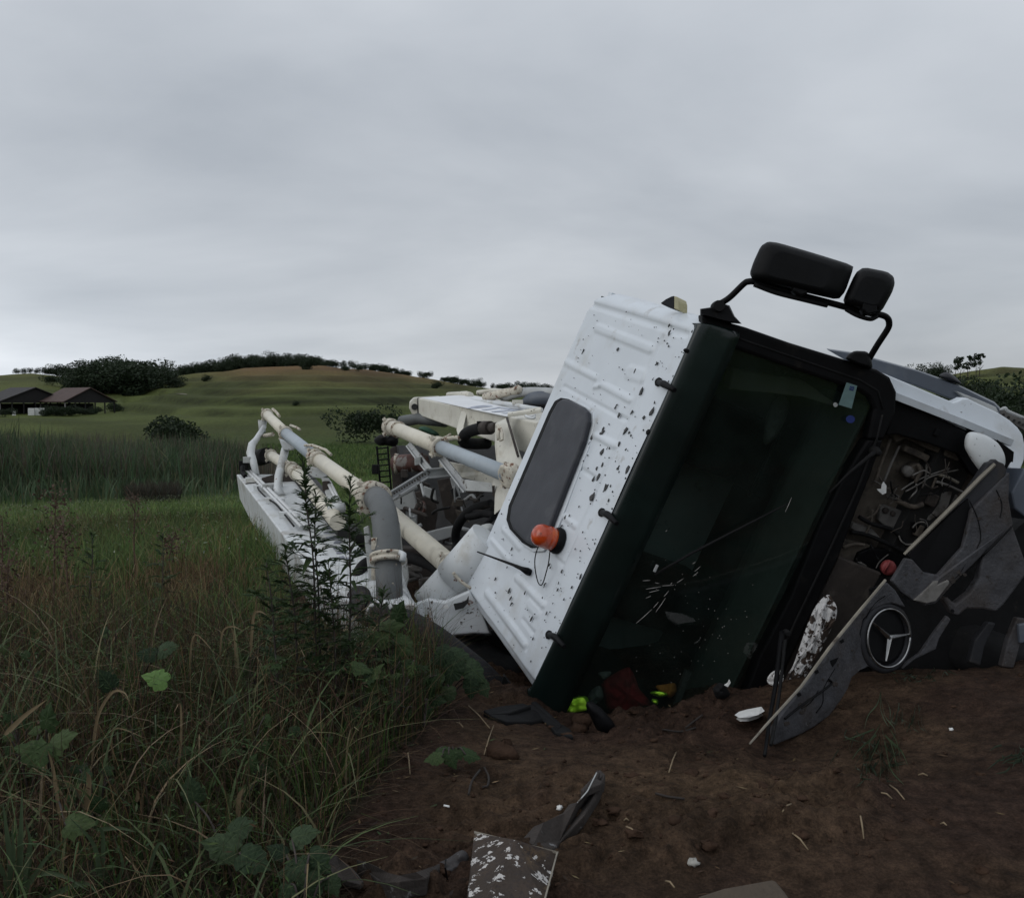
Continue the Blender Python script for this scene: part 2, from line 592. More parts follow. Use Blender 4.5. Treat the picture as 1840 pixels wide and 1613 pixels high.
def leaf_detail(m):
    """veins pressed into the blade and a different green for each leaf"""
    n, l = m.node_tree.nodes, m.node_tree.links
    b = n['Principled BSDF']
    src = b.inputs['Base Color'].links[0].from_socket
    t = n.new('ShaderNodeTexCoord')
    sp = n.new('ShaderNodeSeparateXYZ')
    l.new(t.outputs['Object'], sp.inputs[0])

    def mt(op, a, c=None):
        q = n.new('ShaderNodeMath')
        q.operation = op
        for i, v in enumerate((a, c)):
            if v is None:
                continue
            if isinstance(v, (int, float)):
                q.inputs[i].default_value = v
            else:
                l.new(v, q.inputs[i])
        return q.outputs[0]
    ax = mt('ABSOLUTE', sp.outputs['X'])
    w = mt('FRACT', mt('MULTIPLY', mt('SUBTRACT', sp.outputs['Y'], mt('MULTIPLY', ax, .8)), 6.5))
    side = mt('LESS_THAN', w, .09)
    midr = mt('LESS_THAN', ax, .014)
    vein = mt('MAXIMUM', side, midr)
    oi = n.new('ShaderNodeObjectInfo')
    hs = n.new('ShaderNodeHueSaturation')
    l.new(src, hs.inputs['Color'])
    l.new(mt('ADD', mt('MULTIPLY', oi.outputs['Random'], .9), .55), hs.inputs['Value'])
    l.new(mt('ADD', mt('MULTIPLY', oi.outputs['Random'], -.05), .525), hs.inputs['Hue'])
    mx = n.new('ShaderNodeMix')
    mx.data_type = 'RGBA'
    l.new(mt('MULTIPLY', vein, .45), mx.inputs[0])
    l.new(hs.outputs[0], mx.inputs[6])
    mx.inputs[7].default_value = (.08, .11, .05, 1)
    l.new(mx.outputs[2], b.inputs['Base Color'])
    for k in [k for k in n if k.type == 'BSDF_TRANSLUCENT']:
        l.new(mx.outputs[2], k.inputs[0])


for _k in ('weed_leaf', 'weed_leaf_grey', 'weed_leaf_bright'):
    leaf_detail(M[_k])

# ------------------------------------------------------------------ ground
HORIZON = 720.0
_rx = [-900, -200, 0, 60, 130, 230, 300, 350, 400, 440, 500, 570, 640, 700, 760, 800, 850, 900, 985, 1100, 1300, 1500, 1640, 1700, 1760, 1800, 1840, 1950, 2300, 2900]
_ry = [684, 684, 677, 674, 680, 682, 678, 672, 668, 661, 657, 655, 660, 667, 677, 684, 692, 698, 704, 706, 704, 698, 690, 676, 668, 664, 667, 668, 674, 684]
CTRL = [  # px, py, depth of the mud where the photograph shows it
    (600, 1613, 2.98), (900, 1613, 3.0), (1200, 1613, 3.0), (1500, 1613, 3.0), (1840, 1613, 2.98), (300, 1613, 2.95), (0, 1613, 2.93),
    (700, 1450, 3.6), (1000, 1450, 3.64), (1300, 1450, 3.6), (1600, 1450, 3.55), (1840, 1450, 3.5), (300, 1450, 3.55), (0, 1450, 3.5),
    (760, 1330, 4.35), (900, 1330, 4.45), (1100, 1345, 4.5), (1250, 1330, 4.55), (1400, 1345, 4.56), (1450, 1322, 4.70), (1525, 1262, 5.02), (1600, 1320, 4.4), (1840, 1320, 4.15), (400, 1300, 4.4), (100, 1300, 4.4),
    (965, 1290, 5.0), (1060, 1322, 5.08), (1200, 1298, 5.28), (1290, 1247, 5.3), (1385, 1212, 5.3), (1500, 1225, 5.2), (1600, 1205, 5.1), (1700, 1200, 5.15), (1840, 1212, 5.15), (2000, 1220, 5.1),
    (860, 1225, 5.6), (740, 1215, 5.5), (620, 1215, 5.4), (300, 1200, 5.4), (0, 1200, 5.4)]
CTRL_W = [V(*c) for c in CTRL] + [np.array(p, float) for p in (
    (.3, 6.2, -.42), (1.0, 6.1, -.50), (1.7, 6.1, -.40), (2.4, 6.1, -.25), (3.2, 6.3, -.2), (0.0, 7.2, -.25), (1.2, 7.5, -.25), (-1.0, 7.0, -.1),
    (-3, 7, 0), (-2, 8.5, -.05), (3, 8, -.1), (4.5, 5, .05), (4.5, 3.5, .02), (0, 1.4, 0), (2, 1.4, 0), (-2, 1.4, 0), (-4, 4, 0), (5, 7, 0))]
_cx = np.array([p[0] for p in CTRL_W])
_cy = np.array([p[1] for p in CTRL_W])
_cz = np.array([p[2] for p in CTRL_W])
_sig = .62


def _g(x, y):
    return np.exp(-((np.asarray(x)[..., None] - _cx) ** 2 + (np.asarray(y)[..., None] - _cy) ** 2) / (2 * _sig ** 2))


_G = _g(_cx, _cy)
_wt = np.linalg.solve(_G.T @ _G + .02 * np.eye(len(_cx)), _G.T @ _cz)


def px_of(x, y):
    return CX + F_PX * np.asarray(x) / np.maximum(np.asarray(y), 1e-3) / math.cos(TH)


def soil_zone(x, y):                          # bare mud: 1, plants: 0
    x, y = np.asarray(x, float), np.asarray(y, float)
    d = np.maximum(y * math.cos(TH) + 1.6 * math.sin(TH), .2)
    px = CX + F_PX * x / d
    py = CY - F_PX * (-1.6 * math.cos(TH) + y * math.sin(TH)) / d
    xb = np.interp(py, [880, 905, 950, 1000, 1050, 1090, 1130, 1180, 1240, 1300, 1340, 1400, 1500, 1613, 1800],
                   [425, 430, 452, 484, 520, 566, 660, 770, 815, 770, 735, 690, 610, 600, 560])
    return np.where((y < 1.0) | (py < 884), 0.0, (1 - sstep(7.5, 11.5, np.hypot(x, y) + 1.5 * fbm(x * .6, y * .6, 3, 6))) * sstep(-25, 25, px - xb + 40 * fbm(x * 1.7, y * 1.7, 3, 5))), px, py


def ground_z(x, y, fine=True):
    x, y = np.asarray(x, float), np.asarray(y, float)
    r = np.hypot(x, y)
    px = np.where(y > 0.05 * np.abs(x), px_of(x, np.maximum(y, .05 * np.abs(x))), np.where(x < 0, -900.0, 2900.0))
    px = np.clip(px, -900, 2900)
    near = np.tensordot(_g(x, y), _wt, axes=([-1], [0]))
    z = near * (1 - sstep(8, 10.5, r))
    z = z - 2.5 * sstep(8, 46, r) ** .8 * 1.0
    z = z - 0.15 * sstep(46, 100, r)
    # rising hills
    front = np.where(y > 0, 1.0, 0.35)
    rr = np.interp(px, [-900, 0, 250, 330, 420, 1000, 1500, 1700, 2900], [330, 330, 330, 310, 290, 290, 300, 260, 300])
    ridge = 1.6 + (HORIZON - np.interp(px, _rx, _ry)) / F_PX * rr * .955
    rf = np.interp(px, [-900, 0, 180, 260, 330, 640, 1000, 1500, 1900, 2900], [120, 120, 112, 100, 92, 96, 110, 110, 60, 100])
    t = np.clip((r - rf) / (rr - rf), 0, 1)
    prof = np.interp(t, [0, .15, .35, .6, .8, .92, 1], [0, .08, .28, .60, .83, .955, 1])
    bench = np.interp(px, [-900, 150, 230, 320], [1, 1, .8, 0])
    prof_b = np.interp(t, [0, .10, .22, .36, .6, 1], [0, .13, .145, .165, .52, 1])
    prof = prof * (1 - bench) + prof_b * bench
    z0 = -2.65
    h = (ridge - z0) * prof * front
    # ploughed-out terraces along the slope
    step = 1.7 + .25 * vnoise(x / 60, y / 60, 3)
    ph = h / step + .35 * fbm(x / 45, y / 45, 2, 8)
    fr = ph - np.floor(ph)
    ter = (sstep(.62, .98, fr) - fr) * step
    h = h + np.where((h > 1.0) & (px > 220), ter * .8 * sstep(1.0, 3.0, h) * (1 - sstep(.86, .97, t)), 0)
    z = z + h
    z = z - np.clip((r - rr * 1.08), 0, None) * .02 * sstep(rr * 1.0, rr * 1.3, r)
    z = z + .5 * fbm(x / 14, y / 14, 3, 2) * sstep(40, 120, r) + .12 * fbm(x / 2.5, y / 2.5, 2, 4) * sstep(5, 12, r)
    if fine:
        s, px_, py_ = soil_zone(x, y)
        k = 1 - sstep(6.5, 9, r)
        rough = (.22 + .95 * sstep(-.08, .2, fbm(x * 1.1 + 4, y * 1.1, 3, 12))) * (1 - .75 * np.exp(-((x - .55) ** 2 / .9 + (y - 4.05) ** 2 / .32)))
        z = z + k * (.022 * fbm(x * 5, y * 5, 4, 20) + rough * (.16 * np.abs(fbm(x * 3.0, y * 3.8, 4, 30)) ** 1.1 + .075 * np.abs(fbm(x * 11, y * 11, 3, 34)) + .05 * fbm(x * 2, y * 2, 2, 41)) - .02)
    return z


az = np.concatenate([np.radians(np.arange(-38, 38, .17)), np.radians(np.arange(38, 322, 4.0))])
rad = [0.25]
while rad[-1] < 4200:
    q = .0055 if 2.5 < rad[-1] < 6.2 else .012 if rad[-1] < 9 else (.02 if rad[-1] < 420 else .09)
    rad.append(rad[-1] * (1 + (q if rad[-1] > 1.4 else .15)))
rad = np.array(rad)
na, nr = len(az), len(rad)
gx = np.outer(rad, np.sin(az))
gy = np.outer(rad, np.cos(az))
gz = ground_z(gx, gy)
gverts = np.stack([gx, gy, gz], -1).reshape(-1, 3)
ii, jj = np.meshgrid(np.arange(nr - 1), np.arange(na), indexing='ij')
j2 = (jj + 1) % na
gq = np.stack([ii * na + jj, (ii + 1) * na + jj, (ii + 1) * na + j2, ii * na + j2], -1).reshape(-1, 4)[:, ::-1]
gq = gq[:, ::-1]
# what covers the ground: wet mud, grass, dry grass on the hill top
s, gpx, gpy = soil_zone(gx, gy)
gr = np.hypot(gx, gy)
gpx2 = np.where(gy > .05 * np.abs(gx), px_of(gx, np.maximum(gy, 1e-2)), 900)
mud = np.array([.046, .0280, .0200])
mud_tan = np.array([.082, .053, .0325])
green = np.array([.058, .092, .022])
dark_g = np.array([.042, .060, .018])
dry = np.array([.092, .065, .027])
n1 = np.clip(sstep(-.15, .3, fbm(gx / .9, gy / .9, 4, 50)) * .75 + .85 * np.exp(-((gx - .55) ** 2 / .9 + (gy - 4.05) ** 2 / .32)) - .25, 0, 1)[..., None]
mudc = mud * (1 - n1) + mud_tan * n1
n2 = sstep(-.2, .25, fbm(gx / 9, gy / 9, 4, 60))[..., None]
grc = green * n2 + dark_g * (1 - n2)
hill = sstep(2.0, 12.5, gz - .2 + 3.0 * fbm(gx / 30, gy / 30, 3, 71))[..., None]
hmask = (sstep(330, 470, gpx2) * (1 - sstep(1050, 1300, gpx2)))[..., None] * .95 + .35
n3 = sstep(-.3, .3, fbm(gx / 22, gy / 22, 4, 80))[..., None]
hillg = np.array([.038, .047, .0125]) * (.75 + .5 * n3)
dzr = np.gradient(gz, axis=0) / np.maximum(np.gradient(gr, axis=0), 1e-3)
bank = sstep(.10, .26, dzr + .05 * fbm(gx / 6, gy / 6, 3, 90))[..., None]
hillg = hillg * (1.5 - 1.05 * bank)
far = sstep(70, 120, gr)[..., None]
grc = grc * (1 - far) + hillg * far
grc = grc * (1 - hill * hmask * far) + dry * (.75 + .5 * n3) * hill * hmask * far
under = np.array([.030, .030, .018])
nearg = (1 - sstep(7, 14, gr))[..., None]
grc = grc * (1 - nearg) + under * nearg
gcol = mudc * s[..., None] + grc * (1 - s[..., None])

gm = mat('ground_cover', (.05, .05, .03), .9, attr=True)
n, l = gm.node_tree.nodes, gm.node_tree.links
b = n['Principled BSDF']
b.inputs['Specular IOR Level'].default_value = .10
t = n.new('ShaderNodeTexCoord')
cur = [k for k in n if k.type == 'ATTRIBUTE'][0].outputs['Color']
for scale, lo, hi in ((2.2, .70, 1.30), (17, .50, 1.50), (95, .62, 1.40)):
    z = n.new('ShaderNodeTexNoise')
    z.inputs['Scale'].default_value = scale
    z.inputs['Detail'].default_value = 7
    z.inputs['Roughness'].default_value = .68
    l.new(t.outputs['Object'], z.inputs['Vector'])
    r = n.new('ShaderNodeMapRange')
    r.inputs['From Min'].default_value = .34
    r.inputs['From Max'].default_value = .66
    r.inputs['To Min'].default_value = lo
    r.inputs['To Max'].default_value = hi
    l.new(z.outputs['Fac'], r.inputs[0])
    mm = n.new('ShaderNodeVectorMath')
    mm.operation = 'SCALE'
    l.new(cur, mm.inputs[0])
    l.new(r.outputs[0], mm.inputs['Scale'])
    cur = mm.outputs[0]
l.new(cur, b.inputs['Base Color'])
z = n.new('ShaderNodeTexNoise')
z.inputs['Scale'].default_value = 38
z.inputs['Detail'].default_value = 9
z.inputs['Roughness'].default_value = .7
l.new(t.outputs['Object'], z.inputs['Vector'])
bp = n.new('ShaderNodeBump')
bp.inputs['Strength'].default_value = 1.0
bp.inputs['Distance'].default_value = .04
l.new(z.outputs['Fac'], bp.inputs['Height'])
l.new(bp.outputs[0], b.inputs['Normal'])
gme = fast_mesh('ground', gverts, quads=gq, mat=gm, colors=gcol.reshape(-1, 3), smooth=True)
ground = bpy.data.objects.new('ground', gme)
link(ground, kind='structure')


def gz1(x, y, fine=False):
    return float(ground_z(np.array([x]), np.array([y]), fine)[0])


_QS = np.geomspace(1.2, 60, 260)


def on_ground(px, py, fine=True):             # where the photograph's ray meets the ground
    d = ray(px, py)
    qs = _QS
    for it in range(3):
        p = CAM + d * qs[:, None]
        under_ = p[:, 2] < ground_z(p[:, 0], p[:, 1], fine)
        if not under_.any():
            return CAM + d * qs[-1]
        i = int(np.argmax(under_))
        if i == 0:
            return CAM + d * qs[0]
        qs = np.linspace(qs[i - 1], qs[i], 24)
    return CAM + d * qs[12]


def polar(px, r):                             # a point of the ground at a bearing and distance
    a = math.atan((px - CX) / F_PX * math.cos(TH))
    x, y = r * math.sin(a), r * math.cos(a)
    return np.array([x, y, gz1(x, y)])


# ------------------------------------------------------------------ trees and bushes far off
def crown_mesh(name, w, h, n, leaf, m, seed, lobes=9, base=.0, trunkless=False):
    r = np.random.default_rng(seed)
    c = np.stack([r.uniform(-.5, .5, lobes) * w * .72, r.uniform(-.5, .5, lobes) * w * .72, base + (h - base) * r.uniform(.22, .80, lobes)], -1)
    rad_ = w * r.uniform(.20, .34, lobes)
    if trunkless:
        c[:, 2] = h * r.uniform(.15, .7, lobes)
    k = r.integers(0, lobes, n)
    d = r.normal(size=(n, 3))
    d /= np.linalg.norm(d, axis=1)[:, None]
    p = c[k] + d * (rad_[k] * r.uniform(.45, 1.05, n) ** .6)[:, None] * np.array([1, 1, .85 if not trunkless else .7])
    p[:, 2] = np.maximum(p[:, 2], .05)
    a = r.normal(size=(n, 3))
    a /= np.linalg.norm(a, axis=1)[:, None]
    b_ = np.cross(a, r.normal(size=(n, 3)))
    b_ /= np.linalg.norm(b_, axis=1)[:, None]
    s_ = leaf * r.uniform(.6, 1.3, n)[:, None]
    vs = np.stack([p - a * s_, p + b_ * s_ * .6, p + a * s_, p - b_ * s_ * .6], 1).reshape(-1, 3)
    q = np.arange(4 * n).reshape(-1, 4)
    return fast_mesh(name, vs, quads=q, mat=m)


def trunk_mesh(name, h, r0, seed):
    mb = MB()
    rr_ = random.Random(seed)
    mb.tube([(0, 0, -.4), (rr_.uniform(-.1, .1), 0, h * .35), (rr_.uniform(-.25, .25), rr_.uniform(-.2, .2), h * .75)], [r0, r0 * .75, r0 * .3], 6)
    for i in range(4):
        a = rr_.uniform(0, 6.28)
        z0 = h * rr_.uniform(.28, .5)
        mb.tube([(0, 0, z0), (math.cos(a) * h * .12, math.sin(a) * h * .12, z0 + h * .12), (math.cos(a) * h * .22, math.sin(a) * h * .22, z0 + h * .3)], [r0 * .4, r0 * .28, r0 * .1], 5)
    me = bpy.data.meshes.new(name)
    me.from_pydata(np.vstack(mb.v).tolist(), [], mb.f)
    me.materials.append(M['bark'])
    return me


T_CROWN = [crown_mesh('crown', 6.2, 6.0, 2600, .19, M['tree_leaf'], 100 + i, 14 + 3 * (i % 3), -.6) for i in range(5)]
T_TRUNK = [trunk_mesh('trunk', 5.6, .16, 200 + i) for i in range(3)]
B_CROWN = [crown_mesh('foliage', 4.2, 2.9, 3000, .11, M['bush_leaf'], 300 + i, 12, 0, True) for i in range(3)]
P_CROWN = [crown_mesh('crown', 2.3, 9.0, 700, .24, M['tree_leaf'], 400 + i, 10, 2.6) for i in range(3)]


def tree(p, s, label, group, k, sz=1.0, crowns=T_CROWN, name='broadleaf_tree'):
    root = thing(name, label, 'tree', p, group)
    root.rotation_euler = (0, 0, k * 1.7)
    wx = .75 + .9 * ((k * 37) % 11) / 11
    root.scale = (s * wx, s * wx, s * sz)
    t_ = bpy.data.objects.new('trunk', T_TRUNK[k % len(T_TRUNK)])
    link(t_, root)
    c_ = bpy.data.objects.new('crown', crowns[k % len(crowns)])
    link(c_, root)
    return root


def bush(p, s, label, group=None, k=0, sz=1.0):
    root = thing('bush', label, 'bush', p, group)
    root.rotation_euler = (0, 0, k * 2.1)
    root.scale = (s, s, s * sz)
    c_ = bpy.data.objects.new('foliage', B_CROWN[k % len(B_CROWN)])
    link(c_, root)
    return root


def ridge_r(px):
    return float(np.interp(px, [-900, 0, 250, 330, 420, 1000, 1500, 1700, 2900], [330, 330, 330, 310, 290, 290, 300, 260, 300]))


kk = 0
# the dark wood in the dip left of the hill
for i in range(40):
    px = rnd.uniform(130, 322)
    r = rnd.uniform(238, 300)
    want = np.interp(px, [125, 150, 180, 200, 240, 265, 290, 320], [668, 654, 648, 643, 642, 643, 648, 660]) + rnd.uniform(0, 12)
    p = polar(px, r)
    top = 1.6 + (HORIZON - want) / F_PX * r
    hh = max(4.5, top - p[2])
    tree(p, hh / 6.4, 'dark bushy tree standing in the wood between the sheds and the grassy hill', 'trees of the dark wood left of the hill', kk, rnd.uniform(.9, 1.1))
    kk += 1
# crest trees
for i in range(48):
    px = 322 + (575 - 322) * (i + rnd.uniform(-.3, .3)) / 47
    r = ridge_r(px) * rnd.uniform(1.0, 1.06)
    want = np.interp(px, [320, 345, 400, 440, 505, 545, 575], [662, 657, 646, 642, 636, 641, 652]) + rnd.uniform(-2, 8)
    p = polar(px, r)
    hh = max(3.6, 1.18 * (1.6 + (HORIZON - want) / F_PX * r - p[2]))
    tree(p, hh / 6.4, 'dark tree in the close row behind the left shoulder of the grassy hill', 'close trees along the left of the hill crest', kk, rnd.uniform(.9, 1.1))
    kk += 1
for px, want in ((578, 644), (592, 650), (604, 645), (618, 647), (633, 646), (646, 651), (657, 650), (668, 652), (676, 651), (690, 654), (700, 657), (712, 659), (722, 660), (733, 664), (756, 668), (764, 671)):
    r = ridge_r(px) * rnd.uniform(1.0, 1.05)
    p = polar(px, r)
    hh = max(2.2, 1.6 + (HORIZON - want) / F_PX * r - p[2])
    tree(p, hh / 6.4, 'small tree in the thin line along the bare top of the grassy hill', 'thin line of trees on the hill top', kk, rnd.uniform(.9, 1.15))
    kk += 1
for px, want in ((808, 674), (822, 676), (838, 680), (850, 681), (858, 678), (866, 683), (884, 686), (894, 689), (908, 687), (920, 684), (932, 682), (944, 684), (955, 682), (966, 685), (976, 688), (986, 692), (1000, 694), (1020, 694)):
    r = ridge_r(px) * rnd.uniform(1.0, 1.05)
    p = polar(px, r)
    hh = max(2.2, 1.6 + (HORIZON - want) / F_PX * r - p[2])
    tree(p, hh / 6.4, 'small tree on the low end of the crest above the upper boom', 'trees on the low right end of the crest', kk, rnd.uniform(.9, 1.1))
    kk += 1
for px, want in ((30, 669), (42, 668), (56, 665), (66, 667), (82, 663), (90, 664), (104, 659), (113, 657), (122, 660)):
    r = ridge_r(px) * 1.0
    p = polar(px, r)
    hh = max(2.0, 1.6 + (HORIZON - want) / F_PX * r - p[2])
    tree(p, hh / 6.4, 'small tree on the far left skyline beyond the sheds', 'small trees on the far left skyline', kk, 1.0)
    kk += 1
for i, (px, want) in enumerate(((1716, 641), (1724, 641), (1738, 640), (1753, 637), (1759, 637))):
    r = 225
    p = polar(px, r)
    hh = 1.6 + (HORIZON - want) / F_PX * r - p[2]
    tree(p, hh / 9.6, 'tall slim tree on the right hill with bare gaps through its crown', 'tall slim trees on the right hill', i, 1.0, P_CROWN, 'slim_tree')
for i, (px, want) in enumerate(((1668, 656), (1682, 655), (1692, 657))):
    r = 240
    p = polar(px, r)
    hh = 1.6 + (HORIZON - want) / F_PX * r - p[2]
    tree(p, hh / 6.4, 'round dense tree left of the tall slim trees, above the truck side', 'round trees above the truck side', i + 2)
# bushes one can tell apart
for px, py, wpx, r, lab in ((557, 692, 34, 262, 'dark round bush alone near the top of the grassy hill'),
                            (310, 783, 96, 92, 'large dark bush at the foot of the hill behind the reeds'),
                            (655, 796, 92, 96, 'dark spreading bush at the hill foot between the two pipes'),
                            (372, 694, 16, 250, 'small dark bush on the left slope of the hill'),
                            (413, 671, 12, 285, 'tiny bush just under the crest at the left'),
                            (458, 669, 9, 288, 'lowest of the bushes on the pale crest band'),
                            (785, 704, 20, 240, 'bush on the right slope of the hill above the boom nose'),
                            (205, 702, 26, 190, 'bush at the lower edge of the dark wood'),
                            (92, 687, 22, 270, 'bush on the slope above the sheds'),
                            (532, 735, 12, 165, 'small bush low on the terraced slope'),
                            (620, 690, 14, 260, 'low bush right of the round bush on the hill'),
                            (645, 691, 11, 262, 'faint low bush on the dry part of the hill')):
    p = polar(px, r)
    bush(p, wpx / F_PX * r / 3.6, lab, None, kk, 1.0 if wpx < 60 else .95)
    kk += 1
for i, (px, r, wm) in enumerate(((1720, 120, 7), (1755, 112, 7), (1790, 105, 6), (1830, 100, 8), (1860, 95, 8), (1812, 75, 5), (1842, 70, 5), (1740, 150, 8))):
    p = polar(px, r)
    bush(p, wm / 4.0, 'dark bush in the scrub below the right hill, beyond the truck', 'scrub bushes below the right hill', kk)
    kk += 1

for i in range(34):
    px = rnd.uniform(578, 770) if i < 16 else rnd.uniform(800, 1020)
    p = polar(px, ridge_r(px) * rnd.uniform(.985, 1.03))
    bush(p, rnd.uniform(.45, .95), 'low shrub growing between the small trees along the hill crest', 'low shrubs along the crest', kk, rnd.uniform(.7, 1.2))
    kk += 1
for px, r, wm in ((88, 166, 3.2), (101, 168, 2.6), (116, 165, 3.4), (131, 167, 2.4), (150, 168, 3.0), (8, 168, 2.8), (172, 171, 2.6)):
    bush(polar(px, r), wm / 4.0, 'low dark shrub growing in front of the open sheds', 'shrubs before the sheds', kk, .75)
    kk += 1

# ------------------------------------------------------------------ open sheds below the wood
def shed(name, label, p0, half_w, half_l, eave, apex, yaw, roof_m, nx, white=()):
    p0 = np.asarray(p0, float)
    root = thing(name, label, 'shed', p0)
    ca, sa = math.cos(yaw), math.sin(yaw)
    ax, ay = np.array([ca, sa, 0]), np.array([-sa, ca, 0])
    up = np.array([0, 0, 1.0])

    def q(x, y, z):
        return p0 + ax * x + ay * y + up * z
    for sgn in (-1, 1):
        a = [q(sgn * (half_w + .3), -half_l - .4, eave - .12), q(sgn * (half_w + .3), half_l + .4, eave - .12), q(0, half_l + .4, apex), q(0, -half_l - .4, apex)]
        MB().prism(a, up * .14).build('roof', roof_m, root)
    for yy in (-half_l, half_l):
        g_ = MB().prism([q(-half_w, yy, eave - .1), q(half_w, yy, eave - .1), q(0, yy, apex - .08)], ay * .08)
        g_.build('gable', M['shed_dark'], root)
        MB().box(q(0, yy - .06, eave - .1), ax * half_w, ay * .06, up * .12).build('tie_beam', M['shed_dark'], root)
    for i in range(nx + 1):
        for yy in (-half_l, half_l):
            MB().box(q(-half_w + .1 + (2 * half_w - .2) * i / nx, yy, eave / 2 - .4), ax * .09, ay * .09, up * (eave / 2 + .4)).build('post', M['shed_post'] if i == 0 else M['shed_dark'], root)
    MB().box(q(0, half_l * .6, eave * .42), ax * half_w * .96, ay * .06, up * eave * .42).build('back_wall', M['shed_dark'], root)
    return root


R_SH = 180.0
ps = polar(139, R_SH)
ps[2] = 1.6 - 18 / F_PX * R_SH
shed('open_shed', 'open shed with a rusty red gabled roof on thin posts', ps + np.array([0, 0, -.3]), 4.4, 4.8, 2.2, 4.5, math.radians(50), M['shed_roof'], 5)
p2 = polar(42, R_SH + 6)
p2[2] = 1.6 - 21 / F_PX * R_SH
shed('open_shed', 'dark open shed at the left edge, beside the red roofed one', p2, 6.0, 4.5, 2.2, 4.6, math.radians(52), M['shed_roof_dark'], 6)
for i, (px, wd, label) in enumerate(((55.5, 1.05, 'white board leaning at the shed front, leftmost of the bright three'), (66.5, .85, 'white board at the shed front, middle of the bright three'),
                                     (75.3, .75, 'white board at the shed front, rightmost of the bright three'), (24.5, .6, 'dim white board under the dark shed, left of the bright three'))):
    c = polar(px, R_SH - 6.5)
    d_ = math.hypot(c[0], c[1])
    z0, z1 = 1.6 - 22.5 / F_PX * d_, 1.6 - 11.5 / F_PX * d_
    if i == 3:
        z1 = 1.6 - 16 / F_PX * d_
    c[2] = (z0 + z1) / 2
    MB().box(c, (wd / 2, 0, 0), (0, .04, .02), (0, 0, (z1 - z0) / 2)).build('white_board', M['shed_white'], None, label=label, cat='board', loc=c)
# pale track on the slope
tp = [polar(px, r) + np.array([0, 0, .18]) for px, r in ((288, 205), (300, 203), (312, 200), (324, 196), (334, 190))]

# ------------------------------------------------------------------ the overturned truck
TB = np.array([0.9, 6.6, -.2])
truck = thing('concrete_pump_truck', 'white concrete pump truck overturned on its side in the mud', 'truck', TB)


def P(name, mb, m, smooth=False, bevel=0.0, parent=None, **k):
    return mb.build(name, M[m] if isinstance(m, str) else m, parent or truck, smooth, bevel, **k)


def rpoly(pts, h=0.0):
    return np.array([RP(x, y, h) for x, y in pts])


def fpoly(pts, off=0.0):
    return np.array([FP(x, y, off) for x, y in pts])


def dpoly(pts, d=None):
    return np.array([V(*p) if len(p) == 3 else V(p[0], p[1], d) for p in pts])


def cloth(pts, d, thick, seed=0, rings=6, bump=.25, back=.06):
    """a crumpled or domed thing seen as the outline pts, its middle bulging towards the viewer"""
    p = np.array(pts, float)
    c = p.mean(0)
    n = len(p)
    q = []
    for i in range(n):                        # finer, rounded outline
        a, b_, e, g_ = p[i - 1], p[i], p[(i + 1) % n], p[(i + 2) % n]
        for t in (0, .25, .5, .75):
            q.append(.5 * (2 * b_ + (e - a) * t + (2 * a - 5 * b_ + 4 * e - g_) * t * t + (3 * b_ - a - 3 * e + g_) * t ** 3))
    q = np.array(q)
    n = len(q)
    r = np.random.default_rng(seed)
    vs = [V(*c, d - thick)]
    for k in range(1, rings + 1):
        s_ = k / rings
        for i in range(n):
            x, y = c + (q[i] - c) * s_
            f_ = math.sqrt(max(0, 1 - s_ ** 2))
            vs.append(V(x, y, d - thick * f_ + thick * bump * float(vnoise(np.array([x / 9.]), np.array([y / 9.]), seed)[0]) * 2 * (.3 + f_)))
    for i in range(n):
        vs.append(V(*(c + (q[i] - c) * .9), d + back))
    fs = [(0, 1 + i, 1 + (i + 1) % n) for i in range(n)]
    for k in range(rings):
        a, b_ = 1 + k * n, 1 + (k + 1) * n
        fs += [(a + i, b_ + i, b_ + (i + 1) % n, a + (i + 1) % n) for i in range(n)]
    a = 1 + rings * n
    fs.append(tuple(a + n - 1 - i for i in range(n)))
    return MB().add(vs, fs)


# --- roof sheet with pressed ribs
def z5(x, y):
    return 820 + x / 3.506, 500 + y / 3.506


def z6(x, y):
    return 820 + x / 3.432, 860 + y / 3.432


def z8(x, y):
    return 1180 + x / 3.507, 600 + y / 3.507


RIBS = [([z5(845, 165), z5(1150, 255), z5(1450, 352)], .030, -.016), ([z5(885, 312), z5(1228, 446)], .042, .014),
        ([z5(692, 528), z5(880, 628)], .03, .013), ([z5(870, 685), z5(905, 680)], .022, .013), ([z5(915, 670), z5(1095, 765)], .03, .013),
        ([z5(680, 680), z5(1070, 892)], .018, -.010), ([z5(1085, 590), z5(1170, 615)], .065, .010), ([z5(870, 985), z5(1000, 1052)], .03, .012),
        ([z5(770, 1190), z5(880, 1266)], .016, -.009), ([z5(640, 1465), z5(750, 1560)], .024, .010),
        ([z5(1300, 370), z5(1235, 500), z5(1080, 880), z5(1000, 1080), z5(880, 1330), z6(830, 150), z6(600, 640), z6(430, 1050)], .018, -.009),
        ([z6(290, 310), z6(390, 425)], .030, .012), ([z6(215, 375), z6(320, 500)], .024, .010), ([z6(365, 605), z6(530, 775)], .032, .014),
        ([z6(185, 700), z6(420, 1020)], .036, .015), ([z6(445, 770), z6(495, 825)], .05, .010), ([z6(400, 865), z6(470, 945)], .018, -.009),
        ([z6(590, 470), z6(655, 525)], .016, -.008), ([z6(75, 700), z6(250, 960), z6(400, 1160), z6(500, 1290)], .024, -.016)]
ribs_l = []
for pts, hw, hh in RIBS:
    loc = []
    for x, y in pts:
        q = RP(x, y) - CA
        loc.append((q @ CF, q @ CL))
    ribs_l.append((np.array(loc), hw, hh))
